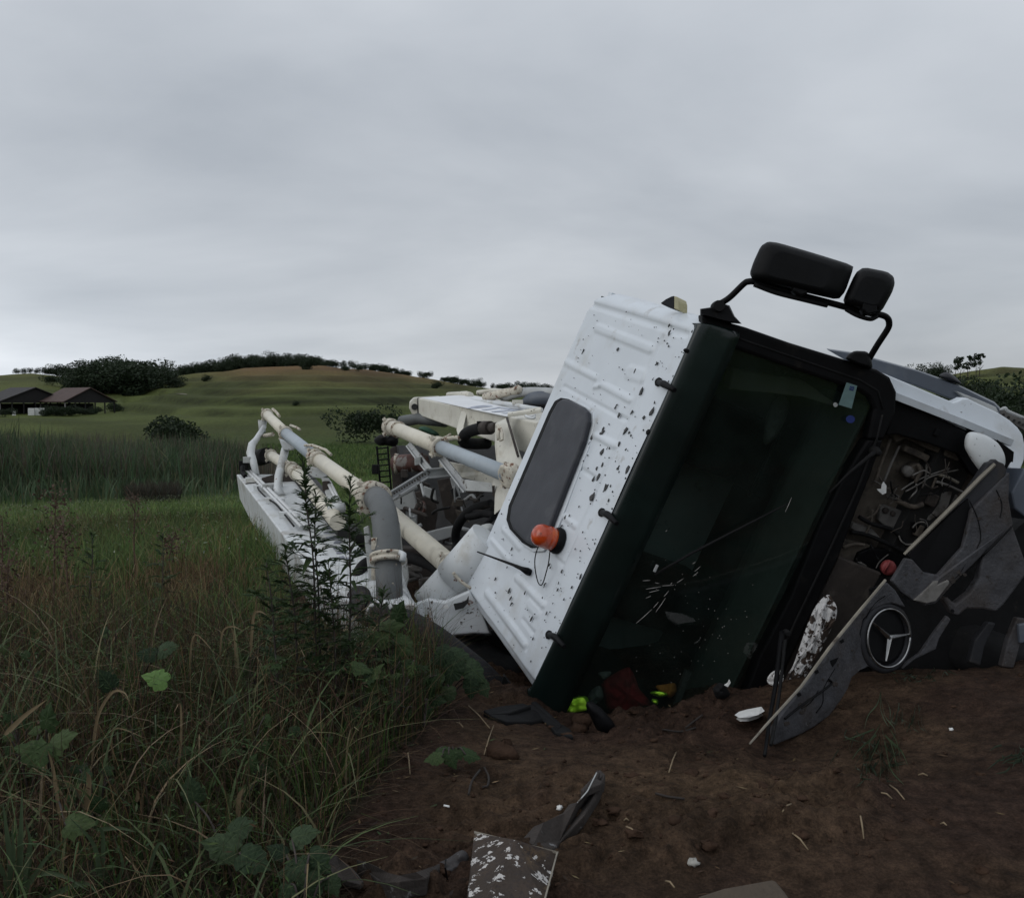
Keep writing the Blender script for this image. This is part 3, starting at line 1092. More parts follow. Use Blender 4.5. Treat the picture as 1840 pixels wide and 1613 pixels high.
fe = [(-1.415, -.30), (-1.412, -.16), (-1.40, -.07), (-1.385, -.03), (-1.36, -.006)]
le = [(-2.40, -.62), (-2.37, -.40), (-2.345, -.24), (-2.315, -.12), (-2.285, -.07), (-2.262, -.055), (-2.245, -.045), (-2.228, -.018)]
lt = [(.020, -.004), (.045, -.018), (.075, -.05), (.10, -.10), (.12, -.20), (.14, -.40)]
fs_ = np.array([a for a, b in fe] + list(np.linspace(-1.345, 0.0, 112)))
fu = np.array([b for a, b in fe] + [0] * 112)
ls_ = np.array([a for a, b in le] + list(np.linspace(-2.21, 0.0, 190)) + [a for a, b in lt])
lu = np.array([b for a, b in le] + [0] * 190 + [b for a, b in lt])
FF, LL = np.meshgrid(fs_, ls_, indexing='ij')
UU = fu[:, None] + lu[None, :]
for loc, hw, hh in ribs_l:
    best = np.full(FF.shape, 9.0)
    for i in range(len(loc) - 1):
        a, b_ = loc[i], loc[i + 1]
        ab = b_ - a
        t_ = np.clip(((FF - a[0]) * ab[0] + (LL - a[1]) * ab[1]) / (ab @ ab), 0, 1)
        best = np.minimum(best, np.hypot(FF - a[0] - t_ * ab[0], LL - a[1] - t_ * ab[1]))
    UU = UU + hh * .8 * (1 - sstep(hw * .40, hw * .85, best))
UU = UU + .006 * fbm(FF * 2.2, LL * 2.2, 3, 3) - .012 * np.exp(-((FF + .5) ** 2 + (LL + 1.75) ** 2) / .12)
dc = np.hypot(np.minimum(FF + 1.22, 0), np.maximum(LL + .08, 0))
UU = UU - np.where((FF < -1.22) & (LL > -.08), 1.1 * np.maximum(dc - .12, 0), 0)
GR = CA + FF[..., None] * CF + LL[..., None] * CL + UU[..., None] * CU
roof = MB().grid(GR)
roof_o = P('roof', roof, 'cab_white', True)

# mud flecks and chips thrown over the roof: real flakes of mud
fl = MB()
BIG = [(z5(1110, 845), 9), (z5(1230, 848), 13), (z5(925, 965), 11), (z5(1070, 960), 9), (z5(920, 1097), 10), (z5(1080, 1208), 15), (z5(900, 1245), 9), (z5(945, 1320), 10),
       (z5(860, 1372), 12), (z5(858, 1000), 8), (z5(1032, 860), 8), (z5(1130, 585), 7), (z5(1170, 712), 9), (z6(330, 685), 8), (z6(550, 650), 7), (z6(715, 670), 4), (z6(925, 55), 8),
       (z6(890, 382), 4), (z5(1345, 300), 4), (z5(1235, 440), 6), (z5(1345, 350), 6), (z5(1030, 1045), 7), (z6(630, 685), 4), (z6(345, 770), 6), (z6(675, 238), 5), (z6(560, 830), 4), (z5(805, 455), 6)]
spots_ = [(p, s * .85) for p, s in BIG]
for i in range(34):
    q = C(-rnd.random() ** 1.3 * 1.1, -rnd.uniform(.15, 2.1), 0)
    spots_.append((proj(q)[:2], rnd.uniform(2.2, 5.5)))
for i in range(230):
    a = rnd.random() ** .8
    f_, l_ = -rnd.random() ** 1.4 * 1.3, -rnd.random() * 2.2
    x, y, _d = proj(C(f_, l_, 0))
    spots_.append(((x, y), rnd.choice((.7, .8, .9, 1.0, 1.2, 1.5, 2.0)) * (1.25 if f_ > -.5 else .9)))
for (x, y), s in spots_:
    q = RP(x, y) - CA
    f_, l_ = q @ CF, q @ CL
    if f_ < -1.3 or l_ < -2.2:
        continue
    k = rnd.randint(5, 8)
    r0 = s * .0021
    a0 = rnd.random() * 6.3
    pl = []
    for j in range(k):
        a = a0 + 6.2832 * j / k
        rr_ = r0 * rnd.uniform(.35, 1.6)
        pl.append(C(f_ + rr_ * math.cos(a) * .7, l_ + rr_ * math.sin(a) * 1.35, .003))
    fl.prism(pl, CU * .005)
P('mud_flecks', fl, mat('dried_mud_flecks', (.060, .060, .060), .9, .4, 30), parent=roof_o, kind='stuff')

# --- roof hatch, beacon, aerial
hp = [(1001, 722), (1010, 716), (1021, 717), (1047, 731), (1054, 739), (1055, 756), (1046, 792), (996, 920), (980, 962), (968, 977), (955, 980), (942, 973), (920, 950), (914, 934), (918, 910), (990, 742)]
hs = [(1001, 722), (1012, 716), (1024, 718), (1053, 733), (1061, 742), (1062, 760), (1053, 800), (1004, 925), (987, 966), (973, 983), (957, 985), (942, 976), (920, 952), (914, 935), (918, 910), (990, 742)]
P('hatch_seal', MB().prism(rpoly(hs, .004), CU * .022), 'black', bevel=.006)
hb = MB().prism(rpoly(hp, .05), CU * -.04)
P('roof_hatch', hb, 'hatch', bevel=.016, seg=3)
hc = [(1001, 722), (1011, 714), (1024, 715), (1056, 731), (1066, 741), (1068, 760), (1058, 802), (1009, 930), (991, 972), (976, 990), (957, 991), (940, 981), (917, 957), (908, 936), (912, 908), (986, 738)]
P('hatch_rim', MB().prism(rpoly(hc, .008), CU * -.012), 'cab_white', bevel=.008)
bo = RP(1004, 972, 0)
bea = P('beacon', MB().lathe(bo, CU, [(.066, .045), (.072, .047), (.073, .085), (.070, .09), (.0725, .094), (.071, .13), (.066, .152), (.052, .172), (.030, .182), (.004, .185)], 28), 'orange', True)
P('beacon_base', MB().lathe(bo, CU, [(.082, 0), (.084, .012), (.078, .03), (.072, .046), (.02, .047)], 28), 'black', True, parent=bea)
cab_ = [z6(578, 440), z6(568, 520), z6(550, 590), z6(535, 640), z6(520, 656), z6(503, 635), z6(488, 570), z6(484, 500), z6(497, 440), z6(520, 395)]
P('beacon_cable', MB().tube(spline([RP(x, y, h) for (x, y), h in zip(cab_, (.03, .05, .04, .02, .012, .012, .03, .05, .06, .05))], 5), .0035, 6), 'black', True, parent=bea)
P('aerial', MB().tube([RP(*z6(448, 575), .0), RP(*z6(438, 570), .025), RP(*z6(400, 552), .045), RP(*z6(350, 530), .06), RP(*z6(260, 497), .085), RP(*z6(130, 450), .13)],
                      [.024, .024, .014, .010, .0075, .005], 10), 'black', True)
mkb = [(1185, 545, 5.36), (1196, 537, 5.36), (1206, 532, 5.36), (1211, 531, 5.36), (1211, 555, 5.36)]
mkl = [(1211, 531, 5.355), (1217, 533, 5.355), (1219, 541, 5.355), (1219, 557, 5.355), (1211, 555, 5.355)]
mk = P('marker_lamp', MB().prism(dpoly(mkb), -CU * .07), 'dark_grey_plastic', bevel=.005)
P('lens', MB().prism(dpoly(mkl), -CU * .07), 'lamp_yellow', bevel=.005, parent=mk)

# --- tinted visor over the top of the windscreen, with its stays
prof = [(.008, .008), (.022, .003), (.034, -.012), (.048, -.05), (.066, -.11), (.082, -.17), (.094, -.225)]
lv = np.concatenate([[-2.285, -2.27, -2.24], np.linspace(-2.2, -.02, 30), [.01, .025, .033]])
ins = np.concatenate([[.10, .04, .012], np.zeros(30), [.012, .04, .10]])
VG = []
for i, (f_, u_) in enumerate(prof):
    k = i / (len(prof) - 1)
    row = []
    for l_, s_ in zip(lv, ins):
        kk_ = abs(2 * k - 1) ** 3
        bow = .02 * (1 - ((l_ + 1.1) / 1.15) ** 2)
        row.append(C(f_ + bow - s_ * .5 * kk_, l_ * (1 + .05 * k) + (.06 * k if l_ > -.1 else 0), u_))
    VG.append(row)
P('sun_visor', MB().grid(VG), 'visor', True, solid=.006)
for (x, y), (x2, y2) in ((z5(1278, 655), z5(1375, 705)), (z5(920, 1475), z5(1010, 1545)), (z6(575, 962), z6(665, 1035))):
    a, b_, c_ = RP(x, y, .018), RP(x + 9, y + 3.5, .032), RP(x2, y2, .035)
    st = P('visor_stay', MB().tube([a, b_, b_ * .4 + c_ * .6, c_], [.017, .021, .016, .013], 10), 'black', True)
    P('stay_foot', MB().lathe(RP(x, y, 0), CU, [(.026, 0), (.026, .012), (.017, .02)], 14), 'black_rough', True, parent=st)
P('rubber_plug', MB().lathe(RP(*z5(1216, 972), 0), CU, [(.017, 0), (.017, .012), (.009, .018)], 12), 'black_rough', True)
P('rubber_plug', MB().lathe(RP(*z5(1450, 458), .0) + CF * .015, CU, [(.012, 0), (.012, .02), (.006, .028)], 10), 'black_rough', True)

# --- cab walls
def Cpoly(pts):
    return np.array([C(*p) for p in pts])


P('rear_wall', MB().prism(Cpoly([(-1.40, .10, -.12), (-1.40, -2.34, -.12), (-1.40, -2.42, -2.1), (-1.40, .2, -2.1)]), CF * .05), 'cab_white')
for nm, l0, l1 in (('left_wall', .085, .20), ('right_wall', -2.33, -2.46)):
    pr = [(-1.38, -.18), (.02, -.16), (.10, -.55), (.29, -1.17), (.40, -1.7), (.40, -2.15), (-1.38, -2.15)]
    a = [C(f_, l0 + (l1 - l0) * (-u_ / 2.1), u_) for f_, u_ in pr]
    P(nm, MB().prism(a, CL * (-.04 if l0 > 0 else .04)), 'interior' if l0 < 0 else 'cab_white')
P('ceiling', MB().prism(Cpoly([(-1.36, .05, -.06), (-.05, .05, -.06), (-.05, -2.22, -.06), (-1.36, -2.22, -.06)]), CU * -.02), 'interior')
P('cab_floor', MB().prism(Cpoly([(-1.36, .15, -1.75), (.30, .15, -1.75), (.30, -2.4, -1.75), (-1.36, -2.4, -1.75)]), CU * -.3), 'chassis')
P('firewall', MB().prism(Cpoly([(.02, .15, -1.22), (.02, -2.4, -1.22), (.12, -2.4, -2.3), (.12, .15, -2.3)]), CF * -.05), 'dust')

# --- windscreen
GT = []
for t_ in np.linspace(.03, 1.16, 14):
    row = []
    for s_ in np.linspace(0, 1, 24):
        l0, l1 = -2.235 - .11 * t_, .005 + .11 * t_
        bulge = .055 * (1 - (2 * s_ - 1) ** 2) - .02
        row.append(CA + CL * (l0 + (l1 - l0) * s_) + CW * t_ + CN * bulge)
    GT.append(row)
ws = P('windscreen', MB().grid(GT), M['glass'], True)
P('windscreen_pillar', MB().prism(fpoly([(1262, 566), (1340, 588), (1420, 616), (1577, 664), (1600, 678), (1612, 704), (1610, 742), (1588, 790), (1560, 790), (1572, 735), (1563, 714), (1548, 703), (1420, 660), (1330, 628), (1268, 612)], .015), -CN * .09), 'black', bevel=.015)
P('windscreen_seal', MB().prism(fpoly([(1560, 790), (1588, 790), (1573, 830), (1540, 915), (1508, 1000), (1455, 1110), (1405, 1215), (1385, 1262), (1335, 1262), (1365, 1180), (1420, 1075), (1470, 950), (1515, 860)], .005), -CN * .10), 'black', bevel=.012)
P('seal_bead', MB().tube([FP(x, y, .012) for x, y in ((1585, 745), (1575, 790), (1540, 880), (1485, 1000), (1430, 1115), (1390, 1205))], .008, 8), 'black_rough', True)
P('seal_bead', MB().tube([FP(x, y, .014) for x, y in ((1275, 590), (1420, 640), (1545, 683), (1577, 702), (1586, 735))], .007, 8), 'black_rough', True)

# stickers and marks on the glass
st = P('glass_sticker', MB().prism(fpoly([(1521, 687), (1540, 693), (1530, 734), (1507, 727)], .030), CN * .002), 'sticker')
P('blue_square', MB().prism(fpoly([(1528, 693), (1535, 695), (1533, 702), (1526, 700)], .0335), CN * .0012), 'sticker_blue', parent=st)
P('white_ring', MB().tube([FP(1530.5 + 2.0 * math.cos(a), 697.5 + 2.2 * math.sin(a), .0365) for a in np.linspace(0, 6.283, 13)], .0011, 5), 'sticker', True, parent=st)
P('glass_sticker', MB().prism([FP(1501 + 4 * math.cos(a), 727 + 4.2 * math.sin(a), .032) for a in np.linspace(0, 6.283, 14)[:-1]], CN * .002), 'dull_white')
P('glass_sticker', MB().prism([FP(1528 + 8 * math.cos(a), 753 + 7 * math.sin(a), .027) for a in np.linspace(0, 6.283, 14)[:-1]], CN * .002), 'sticker_blue')
ck = MB()
for (x0, y0), (x1, y1) in ((z6(1110, 890), z6(1205, 805)), (z6(1215, 795), z6(1245, 760)), (z6(1230, 820), z6(1290, 735)), (z6(1150, 628), z6(1195, 626)), (z6(1170, 680), z6(1260, 665)), (z6(1190, 700), z6(1250, 685)),
                           (z6(1270, 660), z6(1340, 655)), (z6(1360, 640), z6(1400, 615)), (z6(1470, 570), z6(1505, 540)), (z6(1455, 525), z6(1475, 512)), (z6(1485, 445), z6(1530, 420)), (z6(1280, 725), z6(1310, 690)), (z6(1170, 735), z6(1200, 722)),
                           (z6(1225, 640), z6(1250, 645)), (z6(1320, 650), z6(1330, 640)), (z6(1460, 600), z6(1490, 575)), (z6(1290, 325), z6(1300, 315)), (z8(810, 1120), z8(850, 1030))):
    ck.tube([FP(x0, y0, .050), FP(.5 * (x0 + x1) + .4, .5 * (y0 + y1), .050), FP(x1, y1, .050)], [.0008, .0013, .0006], 4)
for i in range(60):
    x, y = rnd.gauss(1255, 60), rnd.gauss(1120, 70)
    if 1130 < x < 1380 and 1000 < y < 1235 and x < 1440 - (y - 1000) * .3:
        q = FP(x, y, .050)
        ck.box(q, CL * rnd.uniform(.0008, .002), CW * rnd.uniform(.0008, .002), CN * .001)
P('glass_cracks', ck, 'crack', parent=ws, kind='stuff')
# wipers
wa = P('wiper_arm', MB().tube([FP(*z8(1375, 745), .06), FP(*z8(1340, 770), .075), FP(*z8(1220, 870), .085), FP(*z8(1090, 1000), .075)], [.015, .012, .009, .006], 8), 'black_rough', True)
P('wiper_pivot', MB().lathe(FP(*z8(1365, 735), .01), CN, [(.03, 0), (.03, .03), (.02, .06), (.008, .07)], 12), 'black_rough', True, parent=wa)
P('wiper_blade', MB().tube([FP(*z6(1225, 590), .066), FP(*z6(1450, 460), .068), FP(*z6(1690, 335), .07), FP(1415, 905, .07)], [.008, .008, .007, .004], 6), 'black_rough', True, parent=wa)
P('blade_clip', MB().box(FP(*z6(1230, 552), .07), CL * .022, unit(np.cross(CL, CN)) * .008, CN * .006), 'strut', parent=wa, bevel=.003)
wb = P('wiper_arm', MB().tube(spline([V(1405, 1136, 5.28), V(1400, 1178, 5.1), V(1393, 1234, 4.85), V(1383, 1291, 4.6), V(1374, 1358, 4.35)], 5), np.linspace(.016, .008, 21), 8), 'black', True, label='broken wiper arm hanging from the windscreen foot into the mud')
P('wiper_blade', MB().tube(spline([V(1411, 1150, 5.2), V(1404, 1215, 4.92), V(1394, 1290, 4.6), V(1385, 1338, 4.42)], 5), .009, 6), 'black_rough', True, parent=wb)
P('wiper_pivot', MB().lathe(V(1412, 1136, 5.33), -FW, [(.022, 0), (.022, .04), (.012, .05)], 10), 'black_rough', True, parent=wb)

# --- inside of the cab
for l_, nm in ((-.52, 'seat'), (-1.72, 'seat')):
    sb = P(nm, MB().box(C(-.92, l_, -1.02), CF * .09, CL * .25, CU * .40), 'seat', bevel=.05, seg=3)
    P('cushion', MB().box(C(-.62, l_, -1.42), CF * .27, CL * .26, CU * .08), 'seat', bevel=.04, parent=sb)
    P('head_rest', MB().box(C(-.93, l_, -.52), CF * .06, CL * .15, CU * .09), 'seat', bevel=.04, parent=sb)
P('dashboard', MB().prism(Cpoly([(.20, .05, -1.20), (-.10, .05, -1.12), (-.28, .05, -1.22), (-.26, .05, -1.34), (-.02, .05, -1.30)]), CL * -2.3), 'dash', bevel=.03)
ang = np.linspace(0, 2 * math.pi, 29)
wc, wax = C(-.40, -.55, -1.16), unit(CU * .8 - CF * .6)
w1 = unit(np.cross(wax, CL))
sw = P('steering_wheel', MB().tube([wc + .22 * (math.cos(a) * CL + math.sin(a) * w1) for a in ang], .014, 8), 'black', True)
P('spokes', MB().box(wc, CL * .21, w1 * .025, wax * .008).box(wc - w1 * .1, CL * .02, w1 * .1, wax * .008).lathe(wc - wax * .02, wax, [(.06, 0), (.06, .03), (.03, .04)], 14), 'black', parent=sw)
P('door_lining_reflection', MB().prism(dpoly([(1316, 661), (1380, 672), (1445, 684), (1499, 722), (1497, 730), (1445, 714), (1380, 706), (1311, 700)], 5.42), CF * -.08), 'interior_grey', bevel=.01)  # pale lining strip, painted to show its reflection in the glass
P('dash_shelf', MB().prism(dpoly([(1233, 1204), (1243, 1208), (1212, 1290), (1200, 1292)], 5.52), FW * .05), 'grey_plastic')
P('seat_pocket', cloth([(1378, 742), (1400, 712), (1418, 720), (1412, 752), (1390, 790), (1372, 796)], 5.85, .06, 4), 'grey_cloth', True)

# --- mirrors
def loft(rings):
    mb = MB()
    n = len(rings[0])
    vs = np.vstack(rings)
    fs = [tuple(range(n)), tuple((len(rings) - 1) * n + n - 1 - i for i in range(n))]
    for k in range(len(rings) - 1):
        fs += [(k * n + i, (k + 1) * n + i, (k + 1) * n + (i + 1) % n, k * n + (i + 1) % n) for i in range(n)]
    return mb.add(vs, fs)


def mirror(poly, d, depth=.13):
    p = np.array(poly, float)
    c = p.mean(0)
    sm = []
    n = len(p)
    for i in range(n):
        a, b_, e = p[i - 1], p[i], p[(i + 1) % n]
        sm += [b_ + (a - b_) * .18, b_ * .84 + (a + e) * .08, b_ + (e - b_) * .18]
    p = np.array(sm)
    rg = [dpoly(c + (p - c) * .62, d - depth * .42), dpoly(c + (p - c) * .86, d - depth * .33), dpoly(c + (p - c) * .97, d - depth * .12), dpoly(p, d + depth * .15), dpoly(p * .995 + c * .005, d + depth * .6)]
    return loft(rg)


def z7(x, y):
    return 1220 + x / 2.968, 410 + y / 2.968


arm = [z7(215, 405), z7(270, 370), z7(345, 298), z7(372, 285), z7(410, 287), z7(480, 310), z7(640, 355), z7(800, 397), z7(1000, 450), z7(1080, 463), z7(1112, 480), z7(1121, 508), z7(1112, 540), z7(1060, 620), z7(1015, 695)]
ad = [5.08, 5.05, 5.0, 4.98, 4.97, 4.97, 4.98, 4.99, 5.02, 5.04, 5.05, 5.07, 5.09, 5.14, 5.2]
ma = P('mirror_arm', MB().tube(spline([V(x, y, d) for (x, y), d in zip(arm, ad)], 5), .0175, 12), 'black', True)
P('arm_bracket', loft([dpoly([(1260, 555), (1284, 553), (1292, 545), (1309, 550), (1318, 568), (1330, 580), (1304, 576), (1260, 564)], 5.02), dpoly([(1258, 555), (1284, 551), (1292, 543), (1311, 549), (1320, 568), (1333, 582), (1304, 580), (1258, 566)], 5.08),
                       dpoly([(1260, 555), (1284, 553), (1292, 545), (1309, 550), (1318, 568), (1330, 580), (1304, 576), (1260, 564)], 5.2)]), 'black', parent=ma)
P('arm_joint', MB().lathe(V(1293, 549, 4.99), FW, [(.030, 0), (.034, .03), (.034, .08), (.02, .1)], 14), 'black_rough', True, parent=ma)
P('arm_bracket', mirror([(1518, 645), (1524, 636), (1536, 630), (1557, 631), (1566, 640), (1568, 664), (1543, 656)], 5.2, .1), 'black', True, parent=ma)
P('mirror', mirror([(1380, 434), (1398, 436), (1460, 454), (1534, 477), (1531, 490), (1519, 524), (1506, 539), (1456, 528), (1352, 503), (1347, 491), (1354, 470), (1367, 442)], 4.95, .17), 'mirror_black', True, label='large rear mirror housing seen from its back')
P('mirror', mirror([(1552, 480), (1594, 488), (1606, 497), (1608, 510), (1603, 526), (1584, 560), (1570, 562), (1543, 555), (1517, 546), (1515, 538), (1537, 490)], 4.99, .15), 'mirror_black', True, label='small square mirror housing beside the large one')
P('mirror_clip', MB().prism(dpoly([(1426, 497), (1453, 504), (1452, 527), (1440, 531), (1425, 522)], 4.90), FW * .07), 'black', bevel=.008)
P('mirror_clip', MB().prism(dpoly([(1551, 533), (1577, 539), (1577, 561), (1560, 565), (1550, 556)], 4.93), FW * .07), 'black', bevel=.008)
P('clip_rail', MB().tube(spline([V(*z7(400, 300), 4.96), V(*z7(520, 345), 4.95), V(*z7(680, 385), 4.95), V(*z7(790, 412), 4.97)], 4), .013, 8), 'black_rough', True)
P('clip_rail', MB().tube(spline([V(*z7(890, 432), 5.0), V(*z7(950, 465), 4.99), V(*z7(1020, 485), 5.0), V(*z7(1055, 472), 5.02)], 4), .012, 8), 'black_rough', True)

# --- left front corner (uppermost): white corner panel, blue-grey door side behind, step
wp = [(1572, 664), (1620, 684), (1713, 723), (1721, 720.5), (1730, 716), (1740, 716), (1760, 726), (1795, 742), (1815, 755), (1830, 769), (1838, 781), (1842, 800), (1841, 826), (1832, 850), (1817, 874), (1813, 886),
      (1812, 860), (1814, 842), (1819, 815), (1803, 803), (1780, 784), (1757, 767), (1748, 769), (1736, 774), (1722, 767), (1660, 737), (1610, 713), (1600, 690)]
wo = [-.00035 * max(0, x - 1572) for x, y in wp]
_cp = [((FP(x, y, 0) - CA) @ CL) for x, y in wp]
P('corner_panel', MB().prism([FP(x, y, .03 - .45 * (l_ + .03) + o) for (x, y), o, l_ in zip(wp, wo, _cp)], -CN * .07), 'cab_white', bevel=.014, seg=3)
P('door_side', loft([dpoly([(1486, 628), (1540, 636), (1570, 645), (1650, 667), (1720, 692), (1786, 724), (1796, 734), (1796, 745), (1730, 724), (1640, 690), (1560, 668)], 5.72),
                     dpoly([(1484, 626), (1540, 634), (1570, 643), (1650, 665), (1720, 690), (1787, 722), (1798, 733), (1798, 748), (1730, 726), (1640, 692), (1560, 672)], 5.80),
                     dpoly([(1486, 628), (1540, 636), (1570, 645), (1650, 667), (1720, 692), (1786, 724), (1796, 734), (1796, 745), (1730, 724), (1640, 690), (1560, 668)], 6.1)]), 'side_blue', bevel=.006)
P('side_trim', MB().prism(dpoly([(1718, 702), (1760, 718), (1790, 731), (1796, 742), (1770, 736), (1735, 716)], 5.69), FW * .04), 'strut', bevel=.006)
P('side_lamp', cloth([(1688, 676), (1694, 670), (1702, 669), (1713, 674), (1724, 684), (1727, 690), (1708, 686)], 5.75, .06, 3, bump=.02), 'dark_grey_plastic', True)
sp = P('step', MB().prism(dpoly([(1795, 733), (1842, 748), (1842, 774), (1822, 762), (1796, 748)], 5.75), FW * .12), 'dust_light', bevel=.004)
P('step_rail', MB().tube(spline([V(1797, 737, 5.70), V(1806, 733, 5.68), V(1812, 739, 5.68), V(1842, 752, 5.68)], 4), .010, 8), 'strut', True, parent=sp)
for x, y in ((1803, 745), (1812, 749.5), (1822, 755.5), (1831.5, 759), (1839, 763)):
    P('step_hole', MB().lathe(V(x, y, 5.745), -FW, [(.0085, 0), (.0085, .004)], 10), 'chassis', parent=sp)
lamp = P('headlamp', cloth([(1737, 780), (1733, 800), (1740, 817), (1751, 834), (1763, 848), (1775, 850), (1786, 846), (1800, 842), (1806, 834), (1805, 817), (1794, 797), (1774, 783), (1751, 776)], 5.36, .05, 5, bump=.0), 'boom_white', True, label='muddy white headlamp cover on the upper corner')
P('lamp_recess', MB().prism(fpoly([(1728, 770), (1757, 764), (1806, 800), (1822, 812), (1818, 850), (1815, 890), (1790, 880), (1745, 850), (1722, 815)], -.10), -CN * .05), 'black')
P('upper_grille_panel', MB().prism(fpoly([(1606, 712), (1660, 738), (1736, 776), (1733, 808), (1724, 817), (1670, 797), (1612, 780), (1592, 782), (1604, 745)], -.05), -CN * .05), 'black', bevel=.008)
P('panel_clip', MB().box(FP(1683, 777, -.045), CL * .02, CW * .014, CN * .008), 'black', bevel=.003)


# --- open front: the dusty works behind the torn-off flap
def z9(x, y):
    return 1400 + x / 4.182, 700 + y / 4.182


def F9(pts, off):
    return np.array([FP(*z9(x, y), off) for x, y in pts])


P('front_bulkhead', MB().prism(fpoly([(1586, 770), (1735, 806), (1760, 850), (1800, 960), (1780, 1100), (1620, 1220), (1400, 1260), (1440, 1110), (1508, 990), (1565, 850)], -.24), -CN * .05), 'dust')
P('bulkhead_lip', MB().prism(F9([(850, 330), (960, 300), (1120, 370), (1390, 480), (1350, 540), (1100, 440), (960, 370), (880, 400)], -.14), -CN * .06), 'dust', bevel=.01)
P('cover_plate', MB().prism(F9([(760, 885), (800, 868), (1140, 985), (1150, 1025), (985, 1165), (900, 1120), (750, 985)], -.19), -CN * .04), 'dust_light', bevel=.006)
P('cover_plate', MB().prism(F9([(900, 1120), (985, 1165), (1150, 1025), (1250, 900), (1320, 770), (1345, 800), (1290, 930), (1180, 1060), (1040, 1190), (950, 1170)], -.20), -CN * .03), 'dust_light', bevel=.006)
P('curved_plate', MB().prism(F9([(1305, 765), (1275, 870), (1230, 930), (1130, 985), (1060, 968), (1150, 930), (1200, 860), (1225, 775)], -.17), -CN * .04), 'dust_light', bevel=.006)
P('bracket_plate', MB().prism(F9([(830, 770), (908, 798), (888, 836), (812, 805)], -.13), -CN * .02), 'dust_light', bevel=.003)
for x, y in ((845, 797), (868, 806)):
    P('bolt_hole', MB().lathe(FP(*z9(x, y), -.128), CN, [(.006, 0), (.006, .003)], 8), 'chassis')
for x, y, r_ in ((795, 905, .020), (850, 928, .016), (995, 985, .016)):
    P('rubber_plug', MB().lathe(FP(*z9(x, y), -.19), CN, [(r_, 0), (r_, .012), (r_ * .6, .016)], 12), 'chassis_brown', True)
fc = P('filler_cap', MB().lathe(FP(*z9(945, 605), -.17), CN, [(.034, 0), (.036, .03), (.033, .05), (.018, .055)], 18), 'dust_light', True)
P('filler_neck', MB().lathe(FP(*z9(990, 600), -.22), CN, [(.05, 0), (.05, .06), (.04, .07)], 18), 'dust', True)
P('pedal_box', MB().box(FP(*z9(1010, 470), -.18), CL * .02, CW * .09, CN * .04), 'dust', bevel=.01)
P('valve_block', MB().box(FP(*z9(1130, 820), -.17), CL * .04, CW * .035, CN * .04), 'chassis_brown', bevel=.01)
for pts, r_, m_ in (([(915, 755), (1000, 700), (1110, 650), (1280, 590)], .005, 'dust_light'), ([(950, 765), (1060, 705), (1150, 650), (1345, 602)], .005, 'dust_light'), ([(1180, 690), (1260, 715), (1390, 775)], .008, 'dust_light'),
                    ([(1205, 640), (1270, 660), (1345, 700)], .010, 'trim_beige'), ([(1075, 740), (1100, 660), (1110, 560)], .006, 'dust_light'), ([(1145, 750), (1180, 660)], .007, 'dust'), ([(840, 365), (770, 540), (720, 700)], .010, 'dust'), ([(905, 420), (840, 560), (785, 695)], .008, 'dust_light'),
                    ([(760, 560), (740, 620), (770, 690)], .006, 'dust'), ([(600, 955), (690, 1005), (780, 1030), (870, 1065), (960, 1170)], .013, 'black_rough'), ([(535, 1070), (640, 1085), (780, 1140), (900, 1200), (965, 1235)], .013, 'black_rough'),
                    ([(650, 970), (720, 930), (760, 860)], .006, 'dust'), ([(880, 830), (1000, 880), (1080, 860)], .016, 'dust'), ([(480, 1185), (560, 1160), (640, 1165)], .010, 'dust'),
                    ([(1040, 560), (1060, 620), (1020, 700)], .012, 'dust'), ([(700, 900), (690, 1000), (640, 1100)], .008, 'dust')):
    P('pipe' if m_ != 'black_rough' else 'hose', MB().tube(spline([FP(*z9(x, y), -.13) for x, y in pts], 5), r_, 8), m_, True)
for poly, off, m_ in (([(560, 1000), (700, 1045), (760, 1110), (735, 1130), (600, 1075), (540, 1040)], -.15, 'dust_light'), ([(490, 1120), (690, 1170), (640, 1225), (590, 1260), (560, 1340), (430, 1330), (450, 1230)], -.16, 'dust'),
                      ([(600, 1230), (680, 1195), (800, 1200), (960, 1250), (900, 1330), (860, 1405), (780, 1400), (640, 1380), (560, 1330)], -.13, 'black'), ([(380, 1425), (470, 1345), (590, 1385), (530, 1500), (370, 1505)], -.10, 'dust'),  # the black patch paints the dark of the well
                      ([(595, 1300), (625, 1298), (668, 1325), (650, 1335)], -.11, 'dust_light'), ([(985, 985), (1060, 1000), (1140, 1040), (1040, 1110), (990, 1040)], -.14, 'black'), ([(540, 1500), (600, 1400), (660, 1430), (640, 1505)], -.09, 'dark_grey_plastic'),
                      ([(1070, 1020), (1100, 1030), (1060, 1110), (1020, 1095)], -.125, 'dust')):
    P('inner_plate_and_well', MB().prism(F9(poly, off), -CN * .05), m_, bevel=.006)
P('red_cap', MB().lathe(FP(1593.5, 1018, -.10), CN, [(.046, 0), (.047, .02), (.043, .034), (.02, .036)], 24).box(FP(1593.5, 1018, -.062), CL * .036, CW * .006, CN * .005), 'red_cap', True)
sc = MB().prism([FP(x, y, -.05) for x, y in ((1587, 865), (1592, 872), (1591.5, 885), (1585, 888), (1577, 881), (1575, 878), (1583, 878), (1584, 870))], CN * .006)
P('torn_label', sc, 'white_scrap')

